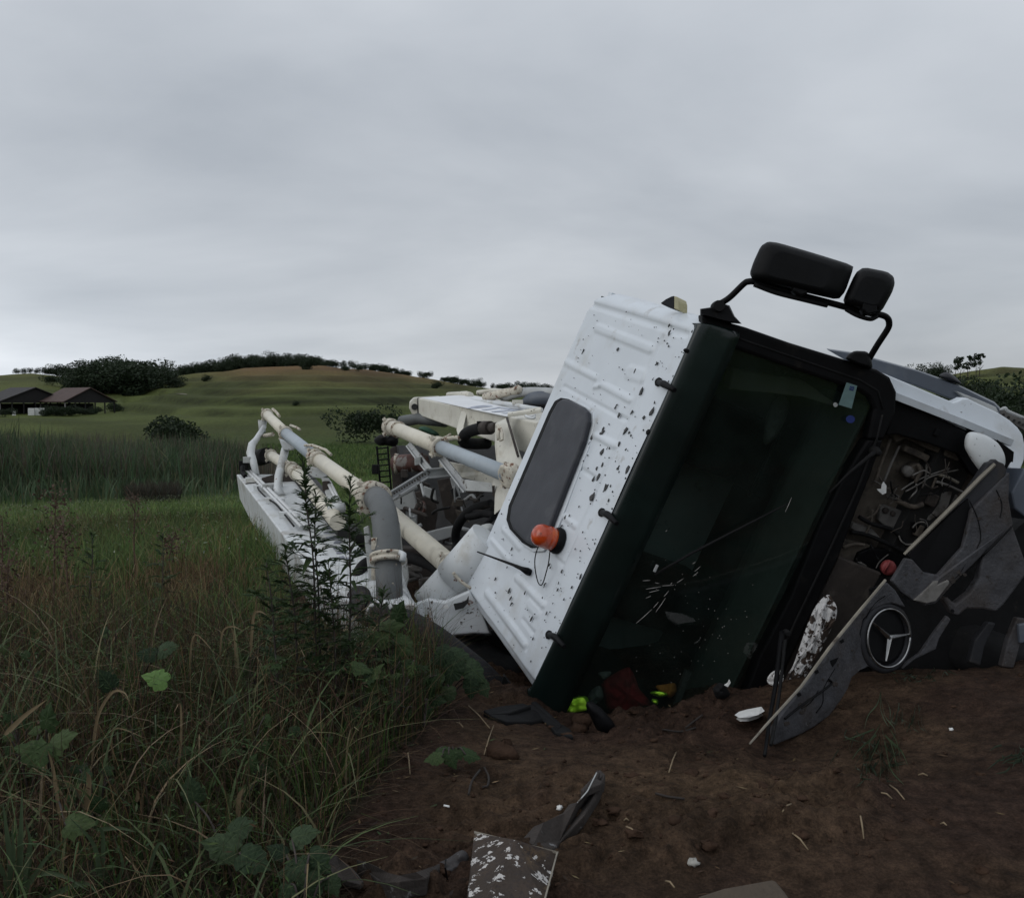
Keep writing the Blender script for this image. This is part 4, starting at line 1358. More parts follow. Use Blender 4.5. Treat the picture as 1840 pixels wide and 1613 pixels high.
# --- flaking paint below the windscreen, torn front flap with the star
fk = cloth([(1487, 1068), (1498, 1080), (1504, 1093), (1501, 1113), (1487, 1143), (1473, 1172), (1453, 1206), (1438, 1226), (1425, 1234), (1410, 1232), (1413, 1215), (1425, 1195), (1436, 1164), (1453, 1116), (1467, 1087)], 5.44, .02, 9, bump=.9)
P('flaking_panel', fk, 'flake')
P('front_apron', MB().prism(fpoly([(1508, 1000), (1585, 1030), (1560, 1075), (1500, 1150), (1440, 1235), (1385, 1262), (1405, 1215), (1455, 1110)], -.05), -CN * .05), 'chassis_brown', bevel=.01)
P('flaking_panel', cloth([(1378, 1222), (1386, 1208), (1400, 1203), (1408, 1212), (1404, 1228), (1388, 1232)], 5.30, .02, 13, bump=.9), 'flake')


def z10(x, y):
    return 1320 + x / 3.538, 980 + y / 3.538


def zd(pts):                                  # front flap: 3D points along its tilt, nearer towards its lower left end
    out = []
    for x, y in pts:
        d = np.interp(x, [1340, 1440, 1550, 1650, 1840], [4.42, 4.68, 4.97, 5.12, 5.24])
        out.append(V(x, y, d))
    return np.array(out)


flap = [(1391, 1339), (1413, 1330), (1442, 1318), (1464, 1305), (1490, 1287), (1512, 1257), (1524, 1237), (1531, 1217), (1546, 1204), (1560, 1198), (1586, 1194), (1562, 1178), (1551, 1161), (1545, 1138), (1551, 1113), (1567, 1096), (1589, 1086), (1603, 1084), (1628, 1091), (1609, 1060), (1594, 1046), (1543, 1103), (1490, 1170), (1442, 1238), (1405, 1283), (1386, 1316)]
P('front_flap', MB().prism(zd(flap), FW * .05), 'grey_plastic', bevel=.008)
P('flap_strip', MB().tube([V(1347, 1336, 4.40), V(1374, 1305, 4.48), V(1439, 1234, 4.66), V(1490, 1164, 4.80), V(1543, 1099, 4.93), V(1591, 1042, 5.02)], [.005, .0065, .008, .009, .009, .008], 6), 'trim_beige', False)
P('flap_tear', MB().tube(spline([V(*z10(x, y), np.interp(z10(x, y)[0], [1340, 1440, 1550], [4.41, 4.67, 4.96])) for x, y in ((320, 1100), (420, 1020), (520, 950), (590, 900), (618, 870), (600, 850))], 4), [.006] * 21, 6), 'black', True)
P('flap_tear', MB().prism(zd([z10(x, y) for x, y in ((605, 730), (660, 708), (640, 745), (620, 770))]) - FW * .006, FW * .01), 'black')
for x, y in ((520, 800), (408, 945), (680, 605)):
    P('flap_tear', MB().prism(zd([z10(x - 15, y), z10(x + 8, y - 14), z10(x + 15, y + 4), z10(x - 4, y + 15)]) - FW * .006, FW * .01), 'black')
# star emblem: ring and three tapering arms
S0 = V(1597.5, 1146, 5.03)
sax = unit(cw(.42, .04, -.90))
su = unit(cw(.06, 1, 0) - sax * (cw(.06, 1, 0) @ sax))
sr = np.cross(su, sax)
if sr @ RX < 0:
    sr = -sr
ring = P('star_emblem', MB().tube([S0 + .158 * (math.cos(a) * sr + math.sin(a) * su) for a in np.linspace(0, 2 * math.pi, 49)], .0062, 10), 'chrome', True)
armm = MB()
for px, py in (z10(872, 482), z10(1113, 562), z10(962, 732)):
    tip = onpl(px, py, S0, sax)
    c_ = onpl(*z10(985, 585), S0, sax)
    d_ = unit(tip - c_)
    w_ = np.cross(sax, d_)
    b0, b1 = c_ - d_ * .012, c_ + d_ * np.linalg.norm(tip - c_)
    armm.add([b0 + w_ * .016, b0 + sax * .018, b0 - w_ * .016, b0 - sax * .004, b1 + w_ * .004, b1 + sax * .006, b1 - w_ * .004, b1 - sax * .002],
             [(0, 1, 5, 4), (1, 2, 6, 5), (2, 3, 7, 6), (3, 0, 4, 7), (4, 5, 6, 7), (3, 2, 1, 0)])
P('star_arms', armm, 'chrome', parent=ring)
P('emblem_back', MB().lathe(S0 - sax * .03, sax, [(.15, 0), (.15, .004), (.13, .010)], 32), 'black', parent=ring)
P('emblem_bezel', MB().lathe(S0 - sax * .035, sax, [(.150, .0), (.190, .0), (.196, .012), (.186, .024), (.166, .030), (.160, .020), (.158, .002)], 36), 'dark_grey_plastic', True, parent=ring)
P('flap_mesh', MB().prism(zd([(1566, 1060), (1592, 1050), (1628, 1078), (1640, 1092), (1620, 1088), (1590, 1084), (1572, 1088)]) + FW * .015, FW * .03), 'black')
P('flap_strip', MB().tube([V(1625, 996, 5.16), V(1639, 982, 5.16), V(1711, 910, 5.19), V(1760, 860, 5.21), V(1787, 834, 5.22)], [.009, .0115, .0125, .0125, .0115], 6), 'trim_beige', False)
P('strip_end', MB().prism(dpoly([(1768, 842), (1776, 831), (1784, 829), (1789, 824), (1795, 829), (1805, 833), (1810, 846), (1806, 855), (1746, 916), (1724, 938), (1704, 954), (1690, 950), (1720, 912)], 5.22), FW * .06), 'dark_grey_plastic', bevel=.008)
P('grille_mesh', MB().prism(zd([(1636, 998), (1708, 930), (1744, 896), (1748, 916), (1738, 950), (1730, 984), (1710, 1008), (1682, 1037), (1654, 1028)]) + FW * .03, FW * .03), 'black')
P('flap_frame', MB().prism(zd([(1628, 1003), (1603, 1044), (1620, 1064), (1639, 1078), (1662, 1088), (1682, 1084), (1717, 1045), (1766, 997), (1821, 943), (1813, 897), (1815, 848), (1808, 852), (1746, 917), (1741, 945), (1730, 984), (1686, 1033), (1660, 1028), (1640, 1005)]), FW * .04), 'grey_plastic', bevel=.008)
P('scuffed_highlight', MB().prism(zd([z10(x, y) for x, y in ((1130, 345), (1190, 290), (1260, 225), (1290, 220), (1280, 245), (1350, 215), (1358, 235), (1270, 350), (1210, 365))]) - FW * .02, FW * .04), 'dust_light', bevel=.006)  # light-grey piece painting the scuffed highlight on the frame
P('bumper_corner', MB().prism(dpoly([(1820, 943), (1831, 974), (1842, 1005), (1846, 1031), (1805, 1085), (1791, 1099), (1766, 1094), (1737, 1094), (1723, 1106), (1711, 1103), (1697, 1079), (1701, 1071), (1717, 1085), (1743, 1065), (1760, 1040), (1764, 1011), (1768, 998)], 5.2), FW * .07), 'grey_plastic', bevel=.012)
P('bolt_hole', MB().lathe(V(1711, 1097, 5.195), -FW, [(.010, 0), (.010, .004)], 10), 'black')
P('bumper_crease', MB().tube(spline([V(1766, 998, 5.19), V(1793, 972, 5.185), V(1818, 946, 5.19)], 3), .006, 6), 'black', True)
P('flap_tail', MB().prism(dpoly([(1622, 1202), (1645, 1184), (1682, 1166), (1688, 1147), (1709, 1113), (1702, 1106), (1679, 1136), (1654, 1173), (1630, 1190)], 5.15), FW * .03), 'grey_plastic', bevel=.006)
P('side_skirt', MB().prism(dpoly([(1817, 885), (1842, 840), (1850, 850), (1850, 935), (1823, 914)], 5.35), FW * .2), 'side_blue', bevel=.01)
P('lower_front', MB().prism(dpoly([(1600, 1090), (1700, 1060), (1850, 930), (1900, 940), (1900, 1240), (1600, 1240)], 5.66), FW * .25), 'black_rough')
# wheel and bars in the dark under the bumper
tc_ = V(1775, 1165, 5.95)
ty = P('front_tyre', MB().lathe(tc_ + CL * .16, -CL, [(.26, .0), (.40, .02), (.47, .07), (.48, .12), (.48, .25), (.46, .30), (.38, .33), (.26, .33)], 36), 'black_rough', True)
P('rim', MB().lathe(tc_ + CL * .12, -CL, [(.25, 0), (.25, .2), (.1, .21)], 24), 'chassis', True, parent=ty)
P('bumper_bar', MB().prism(dpoly([(1742, 1190), (1752, 1150), (1776, 1118), (1790, 1120), (1770, 1160), (1762, 1196)], 5.36), FW * .05), 'dark_grey_plastic', bevel=.008)
P('bumper_bar', MB().prism(dpoly([(1800, 1198), (1812, 1150), (1828, 1110), (1846, 1112), (1836, 1150), (1822, 1200)], 5.3), FW * .05), 'grey_plastic', bevel=.008)
P('bumper_bar', MB().prism(dpoly([(1830, 1122), (1850, 1118), (1850, 1152), (1833, 1156)], 5.28), FW * .05), 'side_blue', bevel=.006)

# ------------------------------------------------------------------ folded boom, delivery line and pump behind the cab
def clamp(p, q, r, m='clamp', w=.05, lug=True):
    """a two-part coupling round the pipe at p, its axis towards q"""
    ax = unit(np.asarray(q) - np.asarray(p))
    o = P('pipe_clamp', MB().lathe(np.asarray(p) - ax * w, ax, [(r * 1.02, 0), (r * 1.24, .002), (r * 1.30, w * .3), (r * 1.30, w * .7), (r * 1.18, w * .85), (r * 1.18, w * 1.15), (r * 1.30, w * 1.3), (r * 1.30, w * 1.75), (r * 1.22, w * 2), (r * 1.02, w * 2)], 26), m, True)
    if lug:
        s = unit(np.cross(ax, UC))
        lb = MB()
        for sg in (-1, 1):
            c = np.asarray(p) + (s * .75 + UC * .85 * sg) * r * 1.25
            lb.box(c, ax * w * .8, s * r * .22, UC * r * .16)
            lb.tube([c - UC * r * .4, c + UC * r * .4], .010, 6)
        P('clamp_bolt', lb, m, parent=o)
    return o


def pipe(pts, r, m, k=0, name='delivery_pipe', n=22):
    return P(name, MB().tube(vpath(pts, k), r, n), m, True)


# lower boom section, its end far behind
A_t = [V(425, 852, 13.6), V(520, 852, 13.3), V(750, 1088, 6.5), V(596, 1075, 6.3)]
_n = unit(np.cross(A_t[1] - A_t[0], A_t[3] - A_t[0]))
A_t[2] = onpl(750, 1088, A_t[0], _n)
A_b = [V(431, 897, 13.8), V(524, 905, 13.4), V(760, 1270, 6.7), V(612, 1262, 6.4)]
ba = P('boom_section', MB().hexa(A_t, A_b), 'boom_white', bevel=.015, label='lower boom section with broad grey lettering, half hidden by the tall weeds')
P('end_seam', MB().tube([V(441, 869, 12.4), V(466, 866, 12.4)], .008, 4), 'chassis', parent=ba)
TA = unit(np.cross(A_t[1] - A_t[0], A_t[3] - A_t[0]))
if TA[2] < 0:
    TA = -TA


def on_top(px, py, h=.004):
    return onpl(px, py, A_t[0] + TA * h, TA)


def on_topA(x, y, h=.004):                     # from the close view of the lettering
    return on_top(560 + x / 11.5, 920 + y / 11.5, h)


# broad letter strokes as the photograph shows them between the weeds
strokes = [[(300, 310), (420, 300), (500, 340), (440, 365), (300, 350)], [(240, 440), (330, 385), (540, 380), (590, 415), (520, 435), (350, 440)], [(290, 520), (400, 500), (600, 470), (690, 520), (560, 545), (330, 570)],
           [(480, 600), (560, 575), (620, 585), (590, 640), (450, 650)], [(440, 740), (560, 715), (700, 720), (690, 750), (560, 770), (460, 775)], [(500, 825), (640, 800), (760, 810), (700, 845), (520, 860)],
           [(840, 830), (880, 775), (1000, 770), (1040, 800), (900, 815)], [(850, 875), (900, 845), (1070, 815), (1100, 855), (980, 870)], [(690, 960), (760, 925), (840, 960), (880, 980), (760, 1010)],
           [(560, 930), (650, 900), (690, 940), (600, 960)], [(180, 600), (280, 560), (300, 590), (200, 640)]]
for s_ in strokes:
    P('letter_stroke', MB().prism([on_topA(x, y) for x, y in s_], TA * .002), 'letters', parent=ba)
P('web_plate', MB().hexa([V(520, 850, 13.2), V(560, 850, 13.0), V(655, 960, 8.2), V(605, 950, 8.4)], [V(522, 870, 13.3), V(562, 868, 13.1), V(655, 985, 8.3), V(608, 975, 8.5)]), 'chassis', bevel=.01)
for i, (p0, p1) in enumerate((((437, 839), (541, 946)), ((441.5, 838), (549, 945)), ((447, 842), (556, 948)))):
    a = on_top(*p0, .055)
    b_ = on_top(*p1, .05)
    P('hydraulic_tube', MB().tube([a, a * .5 + b_ * .5 + TA * .003, b_], .016 if i < 2 else .012, 8), 'metal_tube', True)
for px, py in ((456, 862), (471, 876), (494, 899), (520, 925)):
    c = on_top(px, py, .035)
    P('tube_clip', MB().box(c, unit(A_t[1] - A_t[0]) * .13, unit(A_t[3] - A_t[0]) * .03, TA * .035), 'boom_white', bevel=.006)
P('thin_hose', MB().tube(spline([on_top(462, 870, .03), on_top(465, 880, .05), on_top(480, 895, .04), on_top(495, 905, .05), on_top(512, 925, .04), on_top(528, 945, .05)], 5), .010, 6), 'black_rough', True)
P('tube_coupling', MB().box(V(441, 836, 13.5), RX * .07, UC * .07, FW * .1).tube([V(436, 838, 13.3), V(436, 850, 13.2), V(441, 856, 13.1)], .035, 8), 'black', bevel=.01)
P('end_block', MB().box(V(485, 862, 12.9), RX * .10, UC * .03, FW * .2), 'dull_white', bevel=.01)
P('end_block', MB().box(V(490, 873, 11.8), RX * .07, UC * .035, FW * .25), 'dull_white', bevel=.01)
for px, py, s_ in ((500, 857, .12), (515, 862, .12), (530, 870, .10), (522, 852, .08)):
    P('scrap_iron', MB().box(V(px, py, 12.6), unit(cw(1, .3, .2)) * s_ * 1.6, unit(cw(-.2, 1, 0)) * s_ * .4, FW * s_), 'chassis_brown', bevel=.01)

# delivery line on the lower boom
RP1 = .070
main = [(480, 745, 13.9), (513, 778, 12.0), (566, 821, 9.9), (664, 893, 7.55)]
pipe([main[0], (496, 761, 12.9), main[1]], RP1, 'pipe_cream')
pipe([main[1], main[2]], RP1, 'pipe_grey')
pipe([main[2], main[3]], RP1 * 1.05, 'pipe_cream')
for i, w_ in ((0, .055), (1, .055), (2, .06)):
    clamp(V(*main[i]), V(*main[min(i + 1, 3)]), RP1, 'clamp', w_)
clamp(V(573, 826, 9.65), V(*main[3]), RP1, 'clamp', .03, False)
P('clamp_handle', MB().tube([V(548, 800, 10.2), V(562, 800, 9.9), V(585, 808, 9.6), V(595, 817, 9.5)], .016, 8), 'clamp', True)
P('clamp_handle', MB().tube([V(490, 735, 13.6), V(497, 741, 13.4), V(502, 748, 13.2)], .02, 8), 'clamp', True)
P('clamp_handle', MB().tube([V(522, 764, 11.8), V(533, 768, 11.6), V(539, 772, 11.5)], .016, 8), 'clamp', True)
P('pipe_end', MB().tube([V(472, 755, 13.9), V(471, 772, 13.9), V(474, 778, 13.9)], [.07, .05, .04], 10), 'dull_white', True)
# second, lower line
sec = [(487, 818, 13.6), (523, 842, 11.6), (546, 862, 10.4), (607, 938, 7.9)]
pipe([sec[0], sec[1]], RP1, 'pipe_cream')
pipe([sec[1], sec[2], (575, 899, 9.0), sec[3]], RP1 * 1.02, 'pipe_cream')
clamp(V(*sec[0]), V(*sec[1]), RP1, 'clamp', .05)
clamp(V(524, 842, 11.5), V(*sec[2]), RP1, 'clamp', .05)
clamp(V(533, 850, 11.0), V(*sec[2]), RP1, 'clamp', .04, False)
P('rubber_bellows', MB().tube([V(466, 822, 14.2), V(480, 818, 13.9)], [.13, .12], 14), 'black_rough', True)
# stands carrying the line
P('pipe_stand', MB().tube(vpath([(475, 766, 13.7), (461, 789, 13.5), (453, 798, 13.4), (450, 814, 13.3), (455, 829, 13.2), (461, 853, 13.1)]), [.035, .045, .055, .06, .055, .045], 10), 'boom_white', True)
P('stand_lug', MB().box(V(444, 826, 13.2), RX * .05, UC * .045, FW * .04), 'dull_white', bevel=.006)
P('cross_tube', MB().tube(vpath([(474, 783, 13.6), (490, 780, 13.2)]), .03, 8), 'clamp', True)
P('pipe_stand', MB().tube(vpath([(513, 806, 11.6), (507, 830, 11.5), (501, 855, 11.4), (499, 878, 11.3), (506, 893, 11.2)]), [.05, .05, .052, .052, .055], 12), 'boom_white', True)
P('stand_saddle', MB().prism(dpoly([(501, 788), (512, 793), (527, 800), (532, 804), (522, 809), (508, 808)], 11.5), FW * .14), 'boom_white', bevel=.012)
P('stand_foot', MB().lathe(V(506, 897, 11.1), UC, [(.11, 0), (.11, .02), (.06, .04)], 14), 'boom_white', True)
P('pipe_stand', MB().prism(dpoly([(551, 838), (588, 841), (594, 852), (578, 860), (562, 857), (550, 846)], 9.6), FW * .16), 'boom_white', bevel=.012)
P('bracket_channel', MB().hexa([V(577, 858, 9.6), V(591, 858, 9.6), V(614, 907, 8.4), V(592, 912, 8.4)], [V(577, 858, 9.8), V(591, 858, 9.8), V(614, 907, 8.6), V(592, 912, 8.6)]), 'dull_white', bevel=.008)
P('bracket_roller', MB().tube([V(590, 914, 8.2), V(620, 911, 8.2)], .042, 14), 'boom_white', True)
P('bracket_tubes', MB().tube([V(588, 866, 9.2), V(609, 905, 8.3)], .014, 8).tube([V(593, 865, 9.2), V(613, 904, 8.3)], .012, 8), 'metal_tube', True)
P('bracket_box', MB().box(V(586, 873, 9.1), RX * .03, UC * .05, FW * .04), 'chassis_brown', bevel=.006)
# the grey elbow, nearest piece of the line
el = spline([V(664, 893, 7.5), V(672, 893, 7.25), V(684, 905, 6.9), V(691, 930, 6.65), V(694.5, 962, 6.5), V(696.5, 1000, 6.4)], 8)
P('pipe_elbow', MB().tube(el, np.linspace(.096, .098, len(el)), 26), 'elbow_grey', True, label='grey bent pipe standing over the weeds')
clamp(V(668, 892, 7.32), V(680, 899, 7.0), .098, 'clamp', .05)
P('elbow_flange', MB().lathe(V(673, 896, 7.18), unit(V(681, 903, 6.98) - V(671, 895, 7.22)), [(.098, 0), (.135, .002), (.138, .03), (.098, .034)], 28), 'clamp', True)
clamp(V(697, 1003, 6.4), V(697.5, 1030, 6.36), .099, 'clamp', .034)
P('delivery_pipe', MB().tube([V(697, 1004, 6.4), V(699, 1045, 6.33), V(701, 1098, 6.27)], .092, 24), 'elbow_grey', True)
P('clamp_lever', MB().tube([V(718, 993, 6.34), V(725, 996, 6.3), V(723, 1008, 6.28)], .022, 8), 'boom_white', True)
P('back_plate', MB().prism(dpoly([(653, 948), (662, 944), (672, 1010), (676, 1060), (664, 1058)], 6.75), FW * .05), 'dull_white', bevel=.006)
P('back_plate', MB().prism(dpoly([(722, 1000), (730, 1002), (734, 1040), (728, 1062), (722, 1040)], 6.9), FW * .05), 'dull_white', bevel=.006)
# line running on behind the elbow
pipe([(700, 922, 8.3), (752, 967, 7.5), (806, 1014, 6.85)], RP1 * 1.16, 'pipe_cream')
pipe([(802, 1010, 6.88), (816, 1022, 6.75)], RP1 * 1.24, 'pipe_cream', name='pipe_sleeve')
clamp(V(812, 1019, 6.78), V(820, 1027, 6.66), RP1 * 1.16, 'clamp', .03)
P('pipe_gusset', MB().prism(dpoly([(707, 930), (718, 940), (725, 1000), (716, 1000)], 7.6), FW * .03), 'dull_white', bevel=.005)
# upper boom section
B_t = [V(751, 715, 10.0), V(841, 708, 10.7), V(1035, 741, 7.3), V(1008, 767, 6.75)]
_n = unit(np.cross(B_t[1] - B_t[0], B_t[3] - B_t[0]))
B_t[2] = onpl(1035, 741, B_t[0], _n)
B_b = [V(752, 746, 10.0), V(842, 742, 10.7), V(1035, 812, 7.3), V(1006, 836, 6.75)]
bb = P('boom_section', MB().hexa(B_t, B_b), 'boom_cream', bevel=.012, label='upper boom section with faded grey lettering on its top')
TB_ = unit(np.cross(B_t[1] - B_t[0], B_t[3] - B_t[0]))
if TB_[2] < 0:
    TB_ = -TB_


def on_topB(x, y, h=.004):
    return onpl(780 + x / 8.364, 690 + y / 8.364, B_t[0] + TB_ * h, TB_)


P('top_sheet', MB().prism([onpl(x, y, B_t[0] + TB_ * .001, TB_) for x, y in ((757, 715), (838, 709.5), (960, 731), (972, 737), (910, 748.5), (850, 736))], TB_ * .004), mat('boom_top_white', (.70, .71, .72), .4, .06, 4), parent=bb)
for s_ in ([(470, 358), (640, 350), (760, 335), (850, 318), (880, 332), (780, 348), (640, 360), (500, 366)], [(545, 345), (640, 325), (780, 318), (840, 320), (700, 334), (600, 348)], [(705, 385), (850, 365), (960, 345), (1010, 350), (900, 375), (760, 392)],
           [(960, 345), (1040, 352), (1190, 372), (1120, 380), (1000, 362)], [(850, 412), (990, 395), (1150, 385), (1210, 380), (1100, 402), (1010, 415), (900, 420)], [(1010, 436), (1180, 412), (1330, 386), (1380, 392), (1240, 416), (1080, 440)], [(1110, 395), (1260, 380), (1320, 384), (1180, 402)]):
    P('letter_stroke', MB().prism([on_topB(x, y, .008) for x, y in s_], TB_ * .002), 'letters_pale', parent=bb)
P('end_cap', loft([dpoly([(751, 714), (751, 747), (742, 744), (736, 733), (737, 722), (743, 715)], 10.0), dpoly([(751, 713), (751, 747), (741, 745), (735, 733), (736, 721), (743, 714)], 10.1), dpoly([(790, 711), (790, 742), (770, 738), (764, 730), (765, 719), (772, 712)], 10.5)]), 'boom_cream', bevel=.008)
P('pin_hole', MB().lathe(V(745, 731, 9.99), -FW, [(.035, 0), (.035, .006)], 14), 'chassis')
P('end_gap', MB().prism(dpoly([(750, 715), (752.5, 715), (752.5, 747), (750, 746)], 9.99), FW * .02), 'chassis')
P('boom_bracket', MB().prism([V(829, 738, 8.68), V(839, 740, 8.62), V(832, 770, 8.5), V(829, 786, 8.4), V(834, 797, 8.3), V(827, 797, 8.35), V(820, 772, 8.6)], FW * .04), 'boom_cream', bevel=.006)
P('pivot_plate', MB().prism([V(912, 750, 7.45), V(890, 760, 7.4), V(889, 800, 7.35), V(893, 840, 7.2), V(884, 870, 7.2), V(889, 890, 7.1), V(888, 925, 7.05), V(905, 910, 6.95), V(928, 870, 6.85), V(940, 832, 6.9), V(926, 790, 7.1), V(916, 760, 7.3)], FW * .12), 'boom_cream', bevel=.008)
P('plate_seam', MB().tube([V(911, 751, 7.42), V(919, 778, 7.18), V(931, 820, 6.93)], .010, 6), 'chassis_brown', True)
P('rusty_hook', MB().tube([V(893, 765, 7.3), V(897, 768, 7.25), V(895, 780, 7.22), V(896, 790, 7.2)], .016, 8).tube([V(899, 766, 7.25), V(903, 778, 7.18), V(903, 790, 7.15), V(897, 792, 7.15)], .010, 8), 'clamp', True)
P('slot', MB().prism(dpoly([(884, 873), (889, 872), (889, 892), (885, 890)], 7.1), FW * .02), 'chassis_brown')
P('feed_hose', MB().tube(vpath([(880, 769, 7.6), (862, 770, 7.7), (842, 776, 7.85), (833, 785, 7.95), (834, 794, 8.0), (850, 797, 8.05), (875, 797, 8.3)], 6), .050, 14), 'black_rough', True)
P('hose_ferrule', MB().tube([V(868, 768.5, 7.66), V(881, 768.5, 7.58)], .058, 14).tube([V(880, 769, 7.6), V(893, 767, 7.45)], .04, 12), 'chassis_brown', True)
P('hose_fitting', MB().box(V(861, 763, 7.65), RX * .02, UC * .03, FW * .02), 'black', bevel=.005)
P('top_rail', MB().tube(vpath([(840, 719, 9.9), (915, 726, 8.6), (972, 736, 7.6)]), .02, 8), 'boom_white', True)
P('top_rail', MB().tube(vpath([(805, 710, 10.6), (838, 708, 10.4), (846, 710, 10.2)]), .035, 8), 'boom_cream', True)
P('rail_end', MB().box(V(930, 723, 8.4), RX * .05, UC * .02, FW * .06), 'boom_cream', bevel=.006)
P('top_panel', MB().prism([V(912, 747, 7.5), V(972, 737, 7.35), V(972, 742, 7.3), V(912, 750, 7.45)], TB_ * .03), 'boom_cream', bevel=.006)
P('grab_handle', MB().tube(vpath([(944, 747, 7.05), (950, 750, 7.0), (958, 751, 6.95), (962, 749, 6.95)], 4), .010, 6).tube(vpath([(950, 748, 7.05), (962, 746, 7.0)]), .008, 6), 'metal_tube', True)
P('cover_tube', MB().tube(vpath([(905, 715, 9.6), (930, 706, 9.4), (965, 704, 9.2), (1010, 707, 9.0)], 4), .05, 10), 'strut', True)
P('dark_cover', MB().tube(vpath([(940, 722, 9.3), (965, 717, 9.2), (1000, 716, 9.1), (1040, 720, 9.0)], 4), [.03, .05, .07, .08, .09, .095, .10, .10, .10, .10, .10, .10, .10], 14), 'side_blue', True)
P('dark_rail', MB().prism([V(918, 722, 8.9), V(985, 727, 8.0), V(1010, 730, 7.9), V(1010, 740, 7.9), V(980, 737, 8.0), V(922, 727, 8.9)], FW * .1), 'dark_grey_plastic', bevel=.006)
P('latch_bar', MB().tube(vpath([(872, 714, 9.7), (905, 706, 9.5), (922, 703, 9.4), (931, 700, 9.3), (938, 702, 9.3)]), [.05, .045, .04, .05, .03], 8), 'clamp', True)
P('latch_bar', MB().tube(vpath([(858, 706, 10.6), (885, 702, 10.5), (902, 703, 10.4)]), .03, 8), 'boom_cream', True)
# upper delivery line
up = [(706, 768, 9.6), (793, 804, 8.05), (912, 852, 6.75)]
pipe([up[0], (750, 786, 8.75), up[1]], .070, 'pipe_cream')
pipe([up[1], up[2]], .062, 'pipe_grey')
clamp(V(702, 767, 9.7), V(*up[1]), .07, 'clamp', .05)
clamp(V(716, 772, 9.4), V(*up[1]), .067, 'clamp', .014, False)
clamp(V(789, 802, 8.1), V(*up[2]), .068, 'clamp', .06)
clamp(V(917, 854, 6.72), V(*[up[0][0] - 900 + 1000, 900, 6.4]), .068, 'clamp', .05)
P('clamp_handle', MB().tube([V(793, 788, 8.1), V(805, 783, 8.05), V(809, 780, 8.0)], .010, 6).tube([V(800, 789, 8.0), V(820, 786, 7.95), V(826, 788, 7.9)], .02, 8), 'clamp', True)
pipe([(722, 757, 10.2), (752, 752, 10.0), (800, 757, 9.7)], .062, 'elbow_grey', name='dark_pipe')
P('mud_lump', cloth([(680, 800), (672, 790), (683, 781), (700, 783), (706, 772), (716, 790), (710, 802), (694, 800)], 10.0, .1, 3), 'black_rough', True)
P('green_rag', cloth([(752, 770), (764, 766), (785, 776), (788, 783), (772, 780)], 9.6, .05, 8), mat('green_rag', (.03, .08, .05), .9, .3), True)
# struts
def channel(pts, w, m='strut'):
    p = vpath(pts)
    o = MB()
    for i in range(len(p) - 1):
        d_ = unit(p[i + 1] - p[i])
        s_ = unit(np.cross(d_, FW))
        L_ = np.linalg.norm(p[i + 1] - p[i]) / 2
        c = (p[i] + p[i + 1]) / 2
        o.box(c, d_ * L_, s_ * w, FW * .012)
        o.box(c + s_ * (w - .008) - FW * .03, d_ * L_ * .998, s_ * .008, FW * .03)
        o.box(c - s_ * (w - .008) - FW * .03, d_ * L_ * .996, s_ * .008, FW * .028)
    return o


P('strut', channel([(698, 894, 7.9), (768, 851, 8.1)], .040), 'strut', bevel=.004)
P('strut', channel([(766, 851, 8.1), (815, 846, 8.2)], .045), 'strut', bevel=.004)
P('strut', channel([(734, 797, 9.0), (756, 826, 8.6), (772, 846, 8.3)], .034), 'strut', bevel=.004)
P('strut', channel([(793, 822, 8.1), (817, 852, 7.8), (838, 880, 7.6)], .034), 'strut', bevel=.004)
P('strut_plate', MB().prism([V(828, 860, 7.6), V(856, 864, 7.4), V(884, 868, 7.2), V(886, 884, 7.2), V(838, 882, 7.5)], FW * .03), 'dull_white', bevel=.006)
P('tie_rod', MB().tube(vpath([(703, 900, 8.0), (750, 875, 8.1)]), .014, 8), 'strut', True)
P('cream_rail', MB().prism([V(790, 826, 8.6), V(890, 846, 7.6), V(890, 872, 7.6), V(830, 858, 8.1), V(790, 850, 8.6)], FW * .08), 'boom_cream', bevel=.006)
# ladder
lad = MB().tube([V(677, 802, 11.5), V(681, 845, 11.5), V(685, 892, 11.5)], .013, 6).tube([V(696.5, 801, 11.5), V(700, 845, 11.5), V(704, 892, 11.5)], .012, 6)
ld = P('ladder', lad, 'black')
for i in range(9):
    y = 805 + i * 10.2
    P('rung', MB().tube([V(677 + i * .9, y + 1, 11.5), V(697 + i * .85, y - 1, 11.5)], .010, 6), 'black', parent=ld)
P('ladder_lamp', MB().box(V(675, 843, 11.4), RX * .04, UC * .06, FW * .05), 'black_rough', bevel=.01)
# dark machinery
P('pump_frame', MB().hexa([V(705, 800, 10.9), V(900, 800, 10.9), V(900, 1020, 9.2), V(705, 1010, 9.8)], [V(705, 800, 11.6), V(960, 800, 11.6), V(960, 1020, 10), V(705, 1010, 10.6)]), 'chassis', bevel=.02)
P('pump_panel', MB().prism(dpoly([(702, 897), (742, 880), (748, 905), (748, 965), (736, 972), (726, 950), (705, 930)], 9.0), FW * .1), 'dull_white', bevel=.008)
P('panel_opening', MB().prism(dpoly([(712, 916), (728, 914), (730, 945), (716, 938)], 8.98), FW * .03), 'chassis_brown')
P('pump_panel', MB().prism(dpoly([(744, 885), (780, 875), (786, 920), (780, 962), (748, 962)], 9.4), FW * .1), 'chassis_brown', bevel=.008)
P('pump_panel', MB().prism(dpoly([(785, 862), (808, 858), (826, 925), (822, 950), (800, 930)], 9.2), FW * .1), 'chassis_brown', bevel=.008)
P('pump_panel', MB().prism(dpoly([(808, 858), (820, 858), (832, 925), (826, 930)], 9.1), FW * .1), 'strut', bevel=.008)
P('red_tank', MB().tube([V(713, 833, 10.3), V(760, 830, 10.0)], [.10, .10], 16), 'red_box', True)
